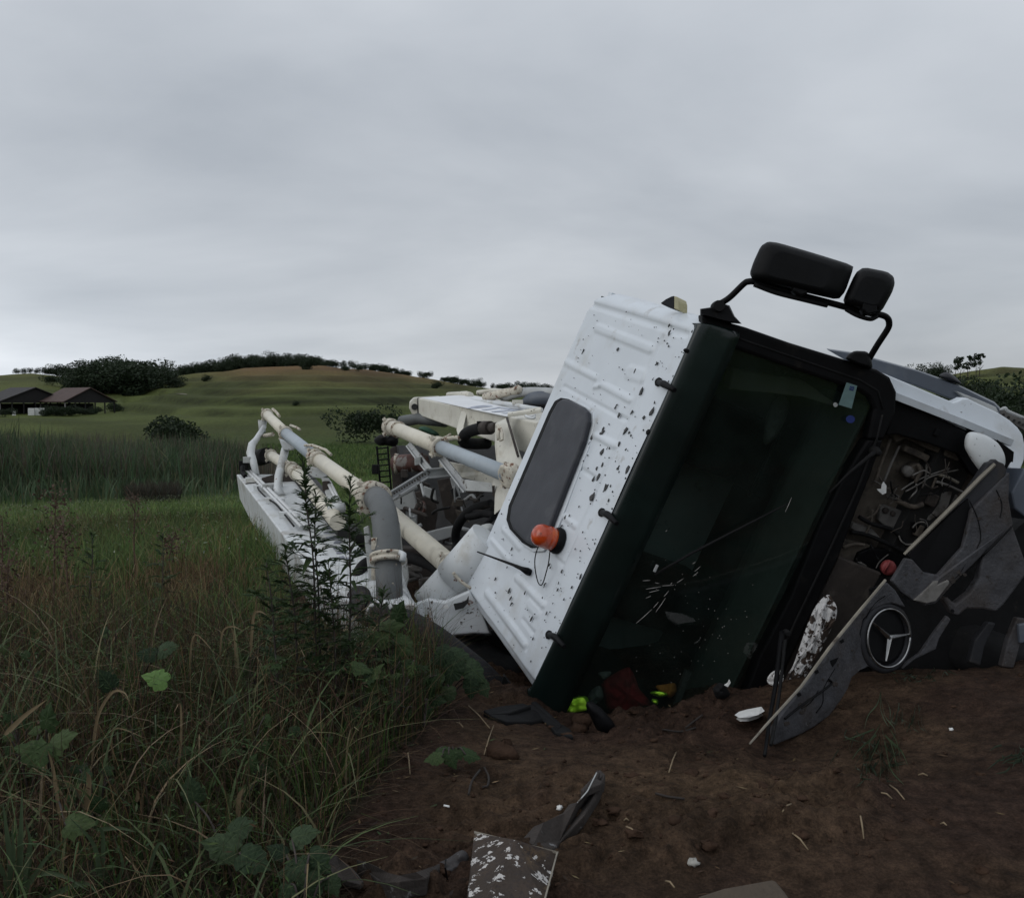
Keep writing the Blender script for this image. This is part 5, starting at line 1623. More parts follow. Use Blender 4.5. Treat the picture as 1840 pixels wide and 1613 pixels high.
P('tank_rim', MB().lathe(V(716, 833, 10.28), -RX, [(.115, 0), (.115, .04), (.06, .05)], 16), 'clamp', True)
P('tank_rim', MB().lathe(V(740, 832, 10.1), RX, [(.105, 0), (.108, .10), (.10, .12)], 16), 'dust_light', True)
P('dark_pillar', MB().prism(dpoly([(700, 806), (712, 800), (724, 880), (718, 905), (706, 880)], 10.4), FW * .2), 'chassis_brown', bevel=.01)
P('cross_beam', MB().prism(dpoly([(745, 962), (800, 948), (820, 944), (820, 962), (800, 968), (748, 986)], 8.6), FW * .12), 'strut', bevel=.008)
P('red_hook', MB().tube(vpath([(757, 902, 9.35), (762, 905, 9.3), (762, 918, 9.3), (754, 922, 9.3), (752, 912, 9.3)], 4), .018, 8), 'red_box', True)
for pts, r_ in (([(884, 905, 7.6), (850, 915, 7.7), (828, 935, 7.8), (819, 960, 7.9), (826, 982, 7.9), (850, 985, 7.8), (870, 975, 7.7)], .040), ([(886, 917, 7.5), (860, 925, 7.6), (842, 928, 7.7), (850, 920, 7.7), (890, 926, 7.4)], .030), ([(886, 930, 7.4), (866, 950, 7.5), (850, 980, 7.4), (852, 1005, 7.3)], .022),
                ([(716, 1000, 7.6), (745, 1004, 7.5), (780, 1018, 7.3), (800, 1040, 7.1)], .048), ([(640, 1050, 6.9), (644, 1030, 7.0), (655, 1014, 7.1), (668, 1008, 7.2)], .045), ([(832, 1000, 7.6), (815, 985, 7.8), (826, 966, 8.0)], .02)):
    P('pump_hose', MB().tube(vpath(pts, 6), r_, 12), 'black_rough', True)
P('gauge_box', MB().prism(dpoly([(812, 975), (824, 974), (824, 994), (813, 994)], 8.2), FW * .1), mat('dirty_glass_box', (.20, .22, .13), .4, .3, 30), bevel=.006)
for x, y in ((815, 979), (820.5, 979), (815.5, 988), (820.5, 988)):
    P('gauge', MB().lathe(V(x, y, 8.19), -FW, [(.014, 0), (.014, .008)], 10), 'chassis')
P('scrap_panel', cloth([(855, 950), (880, 940), (890, 955), (872, 985), (856, 1000), (852, 975)], 7.1, .06, 14, bump=.8), 'dull_white', True)
P('crumpled_sheet', cloth([(868, 968), (884, 960), (888, 972), (870, 985)], 6.95, .04, 15, bump=.8), 'dull_white', True)
P('engine_side', MB().prism(dpoly([(830, 985), (900, 960), (900, 1060), (835, 1040)], 7.7), FW * .4), 'chassis', bevel=.02)
for i in range(16):
    x, y = rnd.uniform(730, 815), rnd.uniform(1015, 1075)
    P('stony_debris', MB().box(V(x, y, 7.9), unit(cw(1, rnd.uniform(-.6, .6), .3)) * rnd.uniform(.03, .09), unit(cw(rnd.uniform(-.5, .5), 1, 0)) * rnd.uniform(.02, .05), FW * .05), rnd.choice(('chassis_brown', 'dust_light', 'dust', 'chassis')), bevel=.012)
P('debris_bed', MB().prism(dpoly([(700, 985), (850, 985), (850, 1090), (700, 1100)], 8.3), FW * .3), 'chassis_brown', bevel=.02)
# white turret foot and fender behind the cab's lower edge
P('support_cylinder', MB().tube([V(772, 1092, 6.75), V(806, 1054, 6.75), V(838, 1018, 6.7)], [.150, .150, .148], 26), 'boom_white', True)
P('cylinder_head', MB().tube([V(818, 1040, 6.72), V(838, 1017, 6.68), V(880, 969, 6.62)], [.158, .158, .158], 26), 'boom_white', True)
P('cylinder_lip', MB().tube(vpath([(814, 1028, 6.5), (826, 1042, 6.5), (845, 1056, 6.5), (862, 1062, 6.5)], 4), .012, 8), 'clamp', True)
P('white_fender', loft([dpoly([(735, 1100), (745, 1085), (770, 1078), (800, 1082), (842, 1062), (862, 1090), (880, 1138), (850, 1137), (820, 1140), (794, 1146), (782, 1132), (742, 1116)], 6.45),
                        dpoly([(733, 1102), (745, 1083), (770, 1074), (800, 1078), (846, 1058), (868, 1090), (884, 1141), (850, 1140), (820, 1143), (793, 1150), (780, 1135), (740, 1119)], 6.52), dpoly([(735, 1100), (745, 1085), (770, 1078), (800, 1082), (842, 1062), (862, 1090), (880, 1138), (850, 1137), (820, 1140), (794, 1146), (782, 1132), (742, 1116)], 6.75)]), mat('stained_white_fender', (.66, .68, .69), .45, .08, 3, .05, 20, spots=[(RUST, 9, .63, .06), (MUD, 22, .63, .04)]), bevel=.01)
P('fender_rib', MB().prism([V(722, 1060, 6.6), V(727, 1058, 6.6), V(745, 1085, 6.5), V(800, 1085, 6.5), V(770, 1100, 6.5), V(738, 1095, 6.5)], FW * .05), 'boom_white', bevel=.006)
P('rib_plate', MB().prism(dpoly([(718, 1015), (730, 1055), (742, 1082), (735, 1085), (722, 1060)], 6.7), FW * .04), 'boom_white', bevel=.005)
P('torn_edge', MB().prism(dpoly([(815, 1085), (830, 1082), (838, 1078), (842, 1070), (842, 1082), (833, 1092), (818, 1096)], 6.4), FW * .02), 'chassis')
P('torn_label', MB().prism(dpoly([(797, 1090), (803, 1085), (806, 1092), (799, 1094)], 6.40), FW * .01), 'white_scrap')
P('white_lug', MB().tube([V(731, 1102, 6.3), V(740, 1095, 6.3), V(747, 1098, 6.3)], .022, 8), 'boom_white', True)
# end hose
P('end_hose', MB().tube(vpath([(645, 1072, 6.4), (652, 1092, 6.2), (672, 1105, 6.05), (705, 1110, 5.95), (745, 1127, 5.9), (785, 1152, 5.85), (825, 1184, 5.85), (862, 1215, 5.85), (905, 1260, 5.9)], 6), np.concatenate([np.full(12, .085), np.linspace(.085, .10, 37)]), 20), 'hose', True, label='thick black rubber end hose drooping to the ground')
for pts in ([(660, 1110, 5.95), (661, 1097, 5.9), (666, 1089, 5.88), (672, 1086, 5.88)], [(685, 1084, 5.88), (693, 1083, 5.86), (700, 1087, 5.86), (703, 1093, 5.86)]):
    P('hose_ring', MB().tube(vpath(pts, 4), .013, 8), 'metal_tube', True)
P('hose_strap', MB().tube(vpath([(655, 1112, 5.97), (652, 1095, 5.93), (660, 1080, 5.95), (668, 1076, 6.0)], 4), .014, 6), 'black_rough', True)
P('dark_space_block', MB().hexa([V(770, 1135, 6.75), V(900, 1130, 6.75), V(960, 1290, 6.2), V(780, 1260, 6.3)], [V(770, 1135, 7.5), V(960, 1130, 7.5), V(1000, 1290, 7), V(780, 1260, 7)]), 'black_rough', bevel=.03)  # black block added to stand for the dark space under the cab
tyb = V(880, 1210, 6.6)
P('dark_space_ring', MB().lathe(tyb - CL * .15, CL, [(.24, .0), (.36, .02), (.40, .07), (.41, .14), (.41, .24), (.40, .30), (.34, .33), (.24, .33)], 32), 'black_rough', True)  # black tyre-like ring, added to fill the same dark space
P('lower_valance', MB().prism([V(905, 1212, 5.55), V(925, 1240, 5.5), (V(962, 1262, 5.3)), V(1010, 1305, 5.0), V(995, 1312, 5.0), V(940, 1270, 5.3), V(900, 1230, 5.6)], FW * .06), 'black_rough', bevel=.008)

# clutter of lines, bolts and small fittings in the dark works behind the cab
for i in range(34):
    x, y, d = rnd.uniform(716, 880), rnd.uniform(860, 1000), rnd.uniform(8.3, 8.9)
    a = rnd.uniform(0, 6.28)
    ln = rnd.uniform(14, 46)
    x2, y2 = x + ln * math.cos(a), y + ln * math.sin(a) * .8
    if not (702 < x2 < 886 and 830 < y2 < 1005):
        continue
    P('pump_line', MB().tube(vpath([(x, y, d), ((x + x2) / 2 + rnd.uniform(-9, 9), (y + y2) / 2 + rnd.uniform(-9, 9), d - .05), (x2, y2, d + rnd.uniform(-.2, .2))], 4), rnd.choice((.008, .010, .014, .020)), 7), rnd.choice(('black_rough', 'chassis', 'chassis_brown', 'chassis_brown', 'dust_light', 'strut')), True)
for i in range(26):
    x, y, d = rnd.uniform(712, 885), rnd.uniform(815, 1000), rnd.uniform(8.5, 9.0)
    P('pump_fitting', MB().box(V(x, y, d), unit(cw(1, rnd.uniform(-.5, .5), .2)) * rnd.uniform(.02, .07), unit(cw(rnd.uniform(-.4, .4), 1, 0)) * rnd.uniform(.02, .06), FW * .04), rnd.choice(('chassis', 'chassis_brown', 'dust', 'dull_white', 'chassis_brown')), bevel=.006)
for i in range(14):
    k = i / 13
    x, y = 704 + 60 * k, 889 - 37 * k
    P('strut_bolt', MB().lathe(V(x, y, 7.83), -FW, [(.010, 0), (.010, .01)], 6), 'chassis_brown')
# loose wires and torn fibres on the broken front
for i in range(26):
    x, y = rnd.choice(((1590, 880), (1650, 930), (1620, 960), (1560, 1000), (1530, 1040), (1660, 870), (1690, 860)))
    x, y = x + rnd.uniform(-22, 22), y + rnd.uniform(-22, 22)
    pts = [(x, y)]
    a = rnd.uniform(0, 6.28)
    for j in range(3):
        a += rnd.uniform(-.9, .9)
        pts.append((pts[-1][0] + 11 * math.cos(a), pts[-1][1] + 11 * math.sin(a)))
    P('wire', MB().tube(spline([FP(px_, py_, -.09 + rnd.uniform(-.03, .03)) for px_, py_ in pts], 4), rnd.choice((.0025, .0035, .005)), 5), rnd.choice(('black_rough', 'dust', 'dust_light', 'chassis_brown')), True)
for pts in ([(1742, 900), (1756, 930), (1762, 965), (1755, 985)], [(1790, 880), (1800, 905), (1797, 930)], [(1700, 1050), (1720, 1035), (1735, 1012)], [(1800, 1010), (1812, 1035), (1806, 1060)], [(1590, 1070), (1570, 1085), (1556, 1110)], [(1500, 1200), (1480, 1235), (1478, 1262), (1466, 1280)], [(1470, 1240), (1456, 1262), (1440, 1272)]):
    P('crack', MB().tube(spline([zd([p_])[0] - FW * .001 for p_ in pts], 3), .0035, 5), 'black')
for i in range(18):
    x, y = rnd.choice(((1415, 1300), (1450, 1270), (1490, 1220), (1520, 1180), (1760, 930), (1790, 900), (1720, 1030), (1640, 1050)))
    x, y = x + rnd.uniform(-14, 14), y + rnd.uniform(-12, 12)
    r_ = rnd.uniform(2, 6)
    P('mud_clot', MB().prism(zd([(x + r_ * rnd.uniform(.5, 1.4) * math.cos(a), y + r_ * rnd.uniform(.5, 1.4) * math.sin(a)) for a in np.linspace(0, 6.28, 9)[:-1]]) - FW * .004, FW * .01), 'mud_strip', bevel=.002)

# ------------------------------------------------------------------ things inside and around the cab
def loose(name, mb, m, label, cat, at, smooth=False, bevel=0.0, group=None, **k):
    return mb.build(name, M[m] if isinstance(m, str) else m, None, smooth, bevel, label=label, cat=cat, group=group, loc=at, **k)


def lc(pts, d):
    p = np.array(pts, float)[:, :2].mean(0)
    return V(p[0], p[1], d)


def zin(x, y):
    return 940 + x / 3.68, 1050 + y / 3.68


pj = [(1081, 1229), (1103, 1210), (1127, 1198), (1134, 1203), (1141, 1215), (1149, 1237), (1168, 1259), (1184, 1288), (1168, 1296), (1130, 1296), (1105, 1290), (1088, 1265)]
loose('red_jacket', cloth(pj, 5.58, .08, 21, bump=.5), 'red_cloth', 'dark red jacket crumpled behind the lower windscreen', 'jacket', lc(pj, 5.6), True)
pj = [(1006, 1262), (1020, 1255), (1035, 1252), (1054, 1251), (1059, 1272), (1040, 1279), (1024, 1284), (1014, 1276)]
loose('safety_vest', cloth(pj, 5.46, .05, 22, bump=.6), 'hivis', 'yellow-green safety vest left of the red jacket, in the glass corner', 'vest', lc(pj, 5.5), True)
pj = [(1168, 1245), (1178, 1241), (1194, 1243), (1200, 1248), (1186, 1252)]
loose('safety_vest', cloth(pj, 5.52, .04, 23, bump=.6), 'hivis', 'scrap of yellow-green vest right of the red jacket', 'vest', lc(pj, 5.5), True)
pj = [(1178, 1233), (1195, 1229), (1212, 1227), (1216, 1240), (1208, 1252), (1196, 1250)]
loose('orange_cloth', cloth(pj, 5.56, .04, 24, bump=.6), 'orange_cloth', 'orange cloth with a green edge beside the red jacket', 'cloth', lc(pj, 5.5), True)
pj = [(1172, 1255), (1182, 1257), (1181, 1266), (1172, 1261)]
loose('safety_vest', cloth(pj, 5.50, .02, 26, bump=.6), 'hivis', 'smallest yellow-green scrap, low beside the jacket', 'vest', lc(pj, 5.5), True)
pj = [(1055, 1254), (1064, 1238), (1078, 1232), (1085, 1250), (1075, 1262), (1058, 1268)]
loose('grey_cloth', cloth(pj, 5.55, .04, 25, bump=.6), 'grey_cloth', 'grey rag between the vest and the red jacket', 'rag', lc(pj, 5.5), True)
pj = [(1075, 1208), (1098, 1206), (1092, 1218), (1082, 1220)]
loose('white_paper', cloth(pj, 5.62, .02, 27, bump=.6), 'grey_cloth', 'pale paper scrap above the red jacket', 'paper', lc(pj, 5.6), True)
pj = [(1053, 1265), (1062, 1260), (1084, 1275), (1104, 1300), (1107, 1315), (1096, 1324), (1078, 1318), (1063, 1292)]
loose('black_flap', cloth(pj, 5.02, .05, 28, bump=.05), 'black', 'black oval plastic flap stuck in the mud under the windscreen', 'flap', lc(pj, 5.0), True)
pj = [(1281, 1238), (1286, 1231), (1293, 1226), (1303, 1231), (1312, 1247), (1305, 1256), (1288, 1255)]
loose('dark_lump', cloth(pj, 5.24, .05, 29, bump=.4), 'black_rough', 'dark broken plastic lump with a white tip below the windscreen', 'debris', lc(pj, 5.2), True)
pj = [(1302, 1231), (1308, 1227), (1311, 1221), (1313, 1226), (1308, 1234)]
loose('white_splinter', MB().prism(dpoly(pj, 5.18), FW * .012), 'white_scrap', 'small white splinter on the dark lump', 'splinter', lc(pj, 5.18))


def G(px, py, h=0.0):
    p = on_ground(px, py)
    return p + np.array([0, 0, h])


def gpoly(pts, h=0.0):
    out = []
    for q in pts:
        p = G(q[0], q[1])
        hh = h + (q[2] if len(q) > 2 else 0)
        d_ = (p - CAM)
        out.append(CAM + d_ * (1 - hh / max(.3, CAM[2] - p[2])))
    return np.array(out)


UP = np.array([0, 0, 1.0])
pc = [(1320, 1284), (1328, 1278), (1342, 1274), (1358, 1271), (1368, 1269), (1374, 1277), (1362, 1284), (1345, 1289), (1328, 1289)]
a = gpoly(pc, .05)
lens = loose('white_shard', loft([a, a * .7 + a.mean(0) * .3 - UP * .006, a * .9 + a.mean(0) * .1 - UP * .022]), 'white_scrap', 'white curved lamp shard lying on the mud by the torn flap', 'shard', a.mean(0), True)


def zr(x, y):
    return 800 + x / 3.538, 1200 + y / 3.538


q = [(852, 1495, .05), (927, 1508, .05), (1003, 1532, .045), (992, 1572, .03), (978, 1625, .03), (968, 1700, .03), (832, 1700, .03), (839, 1613, .03)]
a = gpoly(q)
rs = loose('rusty_sheet', MB().prism(a, (0, 0, -.006)), 'rust_sheet', 'rusty sheet of metal with flaking white paint at the bottom of the picture', 'metal sheet', a.mean(0), bevel=.002)
MB().prism(gpoly([(846, 1600, .036), (852, 1597, .036), (860, 1609, .036), (858, 1620, .036), (845, 1620, .036)]), (0, 0, .002)).build('white_chip', M['white_scrap'], rs)
MB().prism(gpoly([(852, 1494, .056), (1004, 1531, .051), (1003, 1534, .05), (852, 1497, .055)]), (0, 0, .004)).build('sheet_edge', M['trim_beige'], rs)
MB().prism(gpoly([(1003, 1531, .05), (978, 1625, .035), (975, 1625, .035), (1000, 1532, .05)]), (0, 0, .004)).build('sheet_edge', M['trim_beige'], rs)
q = [zr(x, y) for x, y in ((480, 1090), (560, 1000), (620, 978), (745, 912), (790, 855), (832, 848), (915, 765), (960, 690), (978, 632), (1018, 668), (1010, 740), (945, 845), (885, 930), (800, 1025), (735, 1090), (690, 1150), (560, 1115))]
a = gpoly([(x, y, .02 + .05 * (1500 - y) / 120) for x, y in q])
ms = loose('bent_strip', loft([a, a - UP * .05 + FW * .01]), 'mud_strip', 'bent muddy steel strip rising from the rusty sheet', 'steel strip', a.mean(0), bevel=.01)
b_ = [zr(x, y) for x, y in ((860, 770), (935, 690), (965, 640), (985, 655), (968, 700), (1005, 720), (985, 735), (930, 760), (880, 780))]
MB().prism(gpoly([(x, y, .09) for x, y in b_]), (0, 0, -.03)).build('bent_tip', M['mud_strip'], ms, bevel=.006)
MB().tube(gpoly([(*zr(840, 855), .075), (*zr(905, 780), .085), (*zr(962, 665), .12)]), .0025, 5).build('bright_edge', M['dull_white'], ms)


def zb(x, y):
    return 560 + x / 5.412, 1400 + y / 5.412


q = [zb(x, y) for x, y in ((425, 750), (520, 800), (650, 852), (760, 905), (860, 925), (1000, 900), (1180, 838), (1250, 800), (1250, 860), (1110, 950), (1000, 965), (860, 985), (720, 992), (640, 970), (540, 880))]
a = gpoly([(x, y, .035) for x, y in q])
bp_ = loose('broken_trim', loft([a, a * .97 + a.mean(0) * .03 - UP * .03, a - UP * .06]), 'mud_strip', 'curved broken bumper trim half sunk in mud, left of the rusty sheet', 'broken trim', a.mean(0), bevel=.006)
q = [zb(x, y) for x, y in ((1180, 838), (1320, 768), (1440, 690), (1500, 700), (1532, 770), (1530, 900), (1480, 960), (1400, 995), (1310, 975), (1200, 970), (1105, 965))]
dq = float((G(*q[4]) - CAM) @ FW)
cloth(q, dq - .03, .045, 31, bump=.15).build('trim_end', M['grey_plastic'], bp_, True)
MB().tube(gpoly([(*zb(1305, 775), .085), (*zb(1300, 860), .10), (*zb(1320, 970), .06)]), .003, 5).build('trim_seam', M['black'], bp_)
q = [zb(x, y) for x, y in ((110, 660), (250, 750), (400, 860), (505, 985), (470, 1015), (300, 970), (130, 880))]
a = gpoly([(x, y, .04) for x, y in q])
loose('broken_panel', MB().prism(a, (0, 0, -.02)), 'mud_strip', 'flat muddy piece of bumper beside the big leaf at the bottom', 'broken panel', a.mean(0), bevel=.004)
for k, (pts, lab) in enumerate((([(880, 1285), (900, 1272), (930, 1268), (962, 1275), (985, 1290), (955, 1296), (910, 1296)], 'black torn strip of plastic lying left of the cab corner'),
                                ([(868, 1275), (900, 1268), (940, 1262), (955, 1268), (915, 1280), (880, 1284)], 'upper black torn strip by the cab corner'),
                                ([(990, 1305), (1010, 1300), (1026, 1310), (1030, 1322), (1012, 1322), (998, 1316)], 'dark crumpled scrap directly under the visor corner'))):
    a = gpoly([(x, y, .03) for x, y in pts])
    loose('torn_plastic', MB().prism(a, (0, 0, -.04)), 'black_rough', lab, 'plastic scrap', a.mean(0), bevel=.008)


def clod(p, s, m, label, cat, group=None, seed=0, flat=.65, name='soil_clod'):
    mb = MB()
    r = np.random.default_rng(seed)
    n, mm = 9, 6
    vs = []
    for i in range(mm + 1):
        ph_ = math.pi * i / mm
        for j in range(n):
            t_ = 2 * math.pi * j / n
            v = np.array([math.sin(ph_) * math.cos(t_), math.sin(ph_) * math.sin(t_), math.cos(ph_) * flat])
            vs.append(np.asarray(p) + v * s * (1 + r.uniform(-.34, .34)) * (.0001 + 1))
    fs = [(i * n + j, i * n + (j + 1) % n, (i + 1) * n + (j + 1) % n, (i + 1) * n + j) for i in range(mm) for j in range(n)]
    mb.add(vs, fs)
    return loose(name, mb, m, label, cat, np.asarray(p), True, group=group)


clod(G(905, 1356, .015), .075, 'clod', 'large lone clod of earth left of the smooth mud', 'clod', None, 1)
clod(G(1048, 1300, .02), .060, 'clod', 'clod against the black oval flap', 'clod', None, 2)
clod(G(1040, 1312, .01), .05, 'clod', 'tan clod just below the windscreen corner', 'clod', None, 3)
clod(G(1246, 1552, .006), .019, 'stone', 'pale pebble on bare mud at the lower middle', 'pebble', None, 4, .7, 'pebble')
clod(G(1709, 1311, .002), .010, 'white_scrap', 'small white chip on the mud at the right', 'chip', None, 5, .8, 'white_chip')
clod(G(1005, 1464, .03), .012, 'white_scrap', 'tiny bright chip on the bent steel strip', 'chip', None, 7, .8, 'white_chip')
for i in range(14):
    px, py = rnd.uniform(640, 1800), rnd.uniform(1380, 1600)
    if 900 < px < 1250 and py < 1480 or 830 < px < 1010 and py > 1480:
        continue
    clod(G(px, py, -.004), rnd.uniform(.014, .034), 'clod', 'small dark clod scattered on the trampled mud', 'clod', 'small clods on the mud', 40 + i, .5)
a = gpoly([(1250, 1608, .03), (1300, 1592, .035), (1392, 1576, .035), (1412, 1600, .03), (1440, 1640, .02), (1260, 1660, .02)])
loose('flat_stone', MB().prism(a, (0, 0, -.06)), mat('tan_slab', (.070, .052, .036), .9, .25, 7, .5, 40), 'flat tan slab of earth at the bottom edge', 'slab', a.mean(0), bevel=.015)
cg = G(803, 1450, .006)
cig = loose('cigarette_end', MB().tube([cg - RX * .012 + UP * .002, cg + RX * .010 - FW * .006], .004, 8), 'white_scrap', 'white cigarette end lying on the dark mud', 'cigarette end', cg)
# straws and twigs
for i, (x0, y0, x1, y1) in enumerate(((1546, 1469, 1552, 1512), (1598, 1413, 1625, 1441), (1583, 1427, 1603, 1440), (1406, 1461, 1422, 1449), (1690, 1483, 1701, 1488), (1424, 1500, 1452, 1532), (870, 1358, 887, 1307), (842, 1270, 880, 1312), (1121, 1477, 1130, 1479),
                                      (1202, 1390, 1215, 1355), (733, 1355, 737, 1395), (1125, 1488, 1145, 1506), (1196, 1586, 1212, 1600), (1650, 1395, 1667, 1398), (820, 1300, 832, 1310))):
    a, b_ = G(x0, y0, .008), G(x1, y1, .012)
    loose('straw', MB().tube([a, a * .5 + b_ * .5 + UP * .008, b_], [.0032, .0034, .0026], 6), 'dry_stem', 'pale straw lying loose on the bare mud', 'straw', a, True, group='loose straws on the mud')
for i, pts in enumerate(([(870, 1383), (878, 1400), (876, 1416), (868, 1418)], [(862, 1388), (848, 1408), (842, 1432)], [(1178, 1430), (1200, 1436), (1230, 1440)], [(1262, 1288), (1246, 1300), (1232, 1311)], [(1250, 1311), (1222, 1318), (1190, 1314)])):
    a = [G(x, y, .012) for x, y in pts]
    loose('twig', MB().tube(spline(a, 4), .005, 6), 'twig', 'thin dark twig lying on the mud', 'twig', a[0], True, group='dark twigs on the mud')

# ------------------------------------------------------------------ grasses
def blades(xy, h, w, lean, col, segs=3, curl=1.0, z=None):
    n = len(xy)
    if z is None:
        z = ground_z(xy[:, 0], xy[:, 1], False)
    yaw = rng.uniform(0, 2 * math.pi, n)
    d = np.stack([np.cos(yaw), np.sin(yaw)], 1)
    side = np.stack([-d[:, 1], d[:, 0]], 1)
    tw = rng.uniform(-1, 1, n)[:, None]
    side = side * np.cos(tw) + d * np.sin(tw)
    rows = []
    for k in range(segs + 1):
        s_ = k / segs
        c = np.empty((n, 3))
        off = (lean * h * s_ ** (1 + curl))[:, None]
        c[:, :2] = xy + d * off
        c[:, 2] = z - .02 + h * (s_ - .45 * np.clip(lean, 0, 1.4) * s_ ** 2.4)
        ww = (w * (1 - .92 * s_ ** 1.6) * .5)[:, None]
        a = c.copy()
        b2 = c.copy()
        a[:, :2] -= side * ww
        b2[:, :2] += side * ww
        rows += [a, b2]
    vs = np.stack(rows, 1).reshape(-1, 3)
    m = 2 * (segs + 1)
    base = np.arange(n)[:, None] * m
    qs = np.concatenate([base + np.array([2 * k, 2 * k + 1, 2 * k + 3, 2 * k + 2]) for k in range(segs)], 0)
    cols = np.repeat(col, m, 0)
    return vs, qs, cols


class Stuff:
    def __init__(self):
        self.v, self.q, self.c, self.n = [], [], [], 0

    def add(self, vqc):
        v, q_, c = vqc
        self.v.append(v)
        self.q.append(q_ + self.n)
        self.c.append(c)
        self.n += len(v)

    def build(self, name, label=None):
        me = fast_mesh(name, np.vstack(self.v), quads=np.vstack(self.q), mat=M['foliage_attr'], colors=np.vstack(self.c))
        o = bpy.data.objects.new(name, me)
        link(o, kind='stuff')
        if label:
            o['label'] = label
        return o


def pal(n, cols, wts, j=.28):
    cols = np.array(cols)
    k = rng.choice(len(cols), n, p=np.array(wts) / sum(wts))
    return cols[k] * rng.uniform(1 - j, 1 + j, (n, 1)) * rng.uniform(.92, 1.08, (n, 3))


def field(n, r0, r1, p0, p1, power=1.0):
    r = np.sqrt(rng.uniform(r0 ** 2, r1 ** 2, n)) if power == 1 else r0 * (r1 / r0) ** rng.uniform(0, 1, n)
    px = rng.uniform(p0, p1, n)
    a = np.arctan((px - CX) / F_PX * math.cos(TH))
    return np.stack([r * np.sin(a), r * np.cos(a)], 1)


def keep_green(xy, thr=.45):
    s_, px, py = soil_zone(xy[:, 0], xy[:, 1])
    return xy[s_ < thr]


GRN = [(.052, .090, .022), (.038, .068, .020), (.074, .104, .028), (.028, .046, .018)]
STRAW = [(.17, .122, .062), (.108, .072, .040), (.22, .17, .095), (.080, .048, .032)]
# close verge: tangled dry stems and dark blades
near = Stuff()
xy = keep_green(field(15000, 2.35, 6.6, -160, 850))
cl = fbm(xy[:, 0] * 1.7, xy[:, 1] * 1.7, 3, 91)
xy = xy[rng.uniform(-.28, .05, len(xy)) < cl]
k = len(xy)
lim = np.interp(np.hypot(xy[:, 0], xy[:, 1]), [2.3, 2.9, 3.6, 6.6], [.22, .34, .50, .55])
lim = lim * (.8 + .75 * fbm(xy[:, 0] * 1.2, xy[:, 1] * 1.2, 2, 97))
near.add(blades(xy, lim * rng.uniform(.35, 1.0, k), rng.uniform(.004, .009, k), rng.uniform(.1, .9, k), pal(k, GRN + [(.055, .042, .026), (.085, .062, .034)], [3, 4, 2, 4, 4, 2.2]), 4))
xy = keep_green(field(4800, 2.5, 6.6, -160, 850))
k = len(xy)
lim = np.interp(np.hypot(xy[:, 0], xy[:, 1]), [2.3, 2.9, 3.6, 6.6], [.25, .42, .62, .72])
near.add(blades(xy, lim * rng.uniform(.5, 1.05, k), rng.uniform(.0025, .0055, k), rng.uniform(.05, .8, k), pal(k, STRAW + [(.045, .032, .024)], [1.0, 2.6, .5, 3.2, 6]), 4))
# fallen, lying straw through the verge and on its edge
xy = keep_green(field(3600, 2.8, 6.2, -100, 900), .8)
k = len(xy)
near.add(blades(xy, rng.uniform(.10, .28, k), rng.uniform(.003, .006, k), rng.uniform(1.2, 2.6, k), pal(k, STRAW + [(.05, .036, .026)], [1, 3, .5, 4, 4]), 4, .4))
near.build('verge_grass')
# broad arching blades with bright upper sides, few
arch = Stuff()
xy = keep_green(field(480, 2.6, 5.6, -120, 640))
k = len(xy)
lim = np.interp(np.hypot(xy[:, 0], xy[:, 1]), [2.3, 2.9, 3.6, 6.6], [.28, .42, .6, .7])
arch.add(blades(xy, lim * rng.uniform(.6, 1.1, k), rng.uniform(.008, .016, k), rng.uniform(.5, 1.3, k), pal(k, [(.085, .115, .050), (.14, .14, .075), (.06, .09, .04), (.21, .165, .10)], [3, 1.5, 3, 1.5]), 6, 1.2))
arch.build('arching_grass')
# herb leaves in the verge
def leaf_cards(xy, z0, z1, s, col):
    n = len(xy)
    z = ground_z(xy[:, 0], xy[:, 1], False) + rng.uniform(z0, z1, n)
    c = np.concatenate([xy, z[:, None]], 1)
    a = rng.normal(size=(n, 3)) * np.array([1, 1, .45])
    a /= np.linalg.norm(a, axis=1)[:, None]
    b2 = np.cross(a, np.array([0, 0, 1.0]) + rng.normal(size=(n, 3)) * .4)
    b2 /= np.linalg.norm(b2, axis=1)[:, None]
    s = s[:, None]
    vs = np.stack([c - a * s, c + b2 * s * .22, c + a * s, c - b2 * s * .22], 1).reshape(-1, 3)
    return vs, np.arange(4 * n).reshape(-1, 4), np.repeat(col, 4, 0)


herb = Stuff()
cent = keep_green(field(420, 2.6, 6.4, -150, 840))
for kk_ in range(1):
    idx = rng.integers(0, len(cent), 9000)
    xy = cent[idx] + rng.normal(size=(9000, 2)) * .07
    xy = keep_green(xy, .6)
    k = len(xy)
    rr_ = np.hypot(xy[:, 0], xy[:, 1])
    top = np.interp(rr_, [2.3, 2.9, 3.6, 6.6], [.16, .30, .46, .52])
    v_, q_, c_ = leaf_cards(xy, 0, 1, rng.uniform(.007, .020, k), pal(k, [(.040, .072, .022), (.030, .052, .018), (.056, .090, .030), (.070, .040, .024), (.080, .110, .055)], [4, 4, 2, 1.6, .5]))
    gzv = ground_z(xy[:, 0], xy[:, 1], False)
    hts = rng.uniform(.02, 1, k) ** 1.2 * top
    v_ = v_.reshape(k, 4, 3)
    v_[:, :, 2] += (gzv + hts - v_[:, :, 2].mean(1))[:, None]
    herb.add((v_.reshape(-1, 3), q_, c_))
herb.build('weed_leaves')
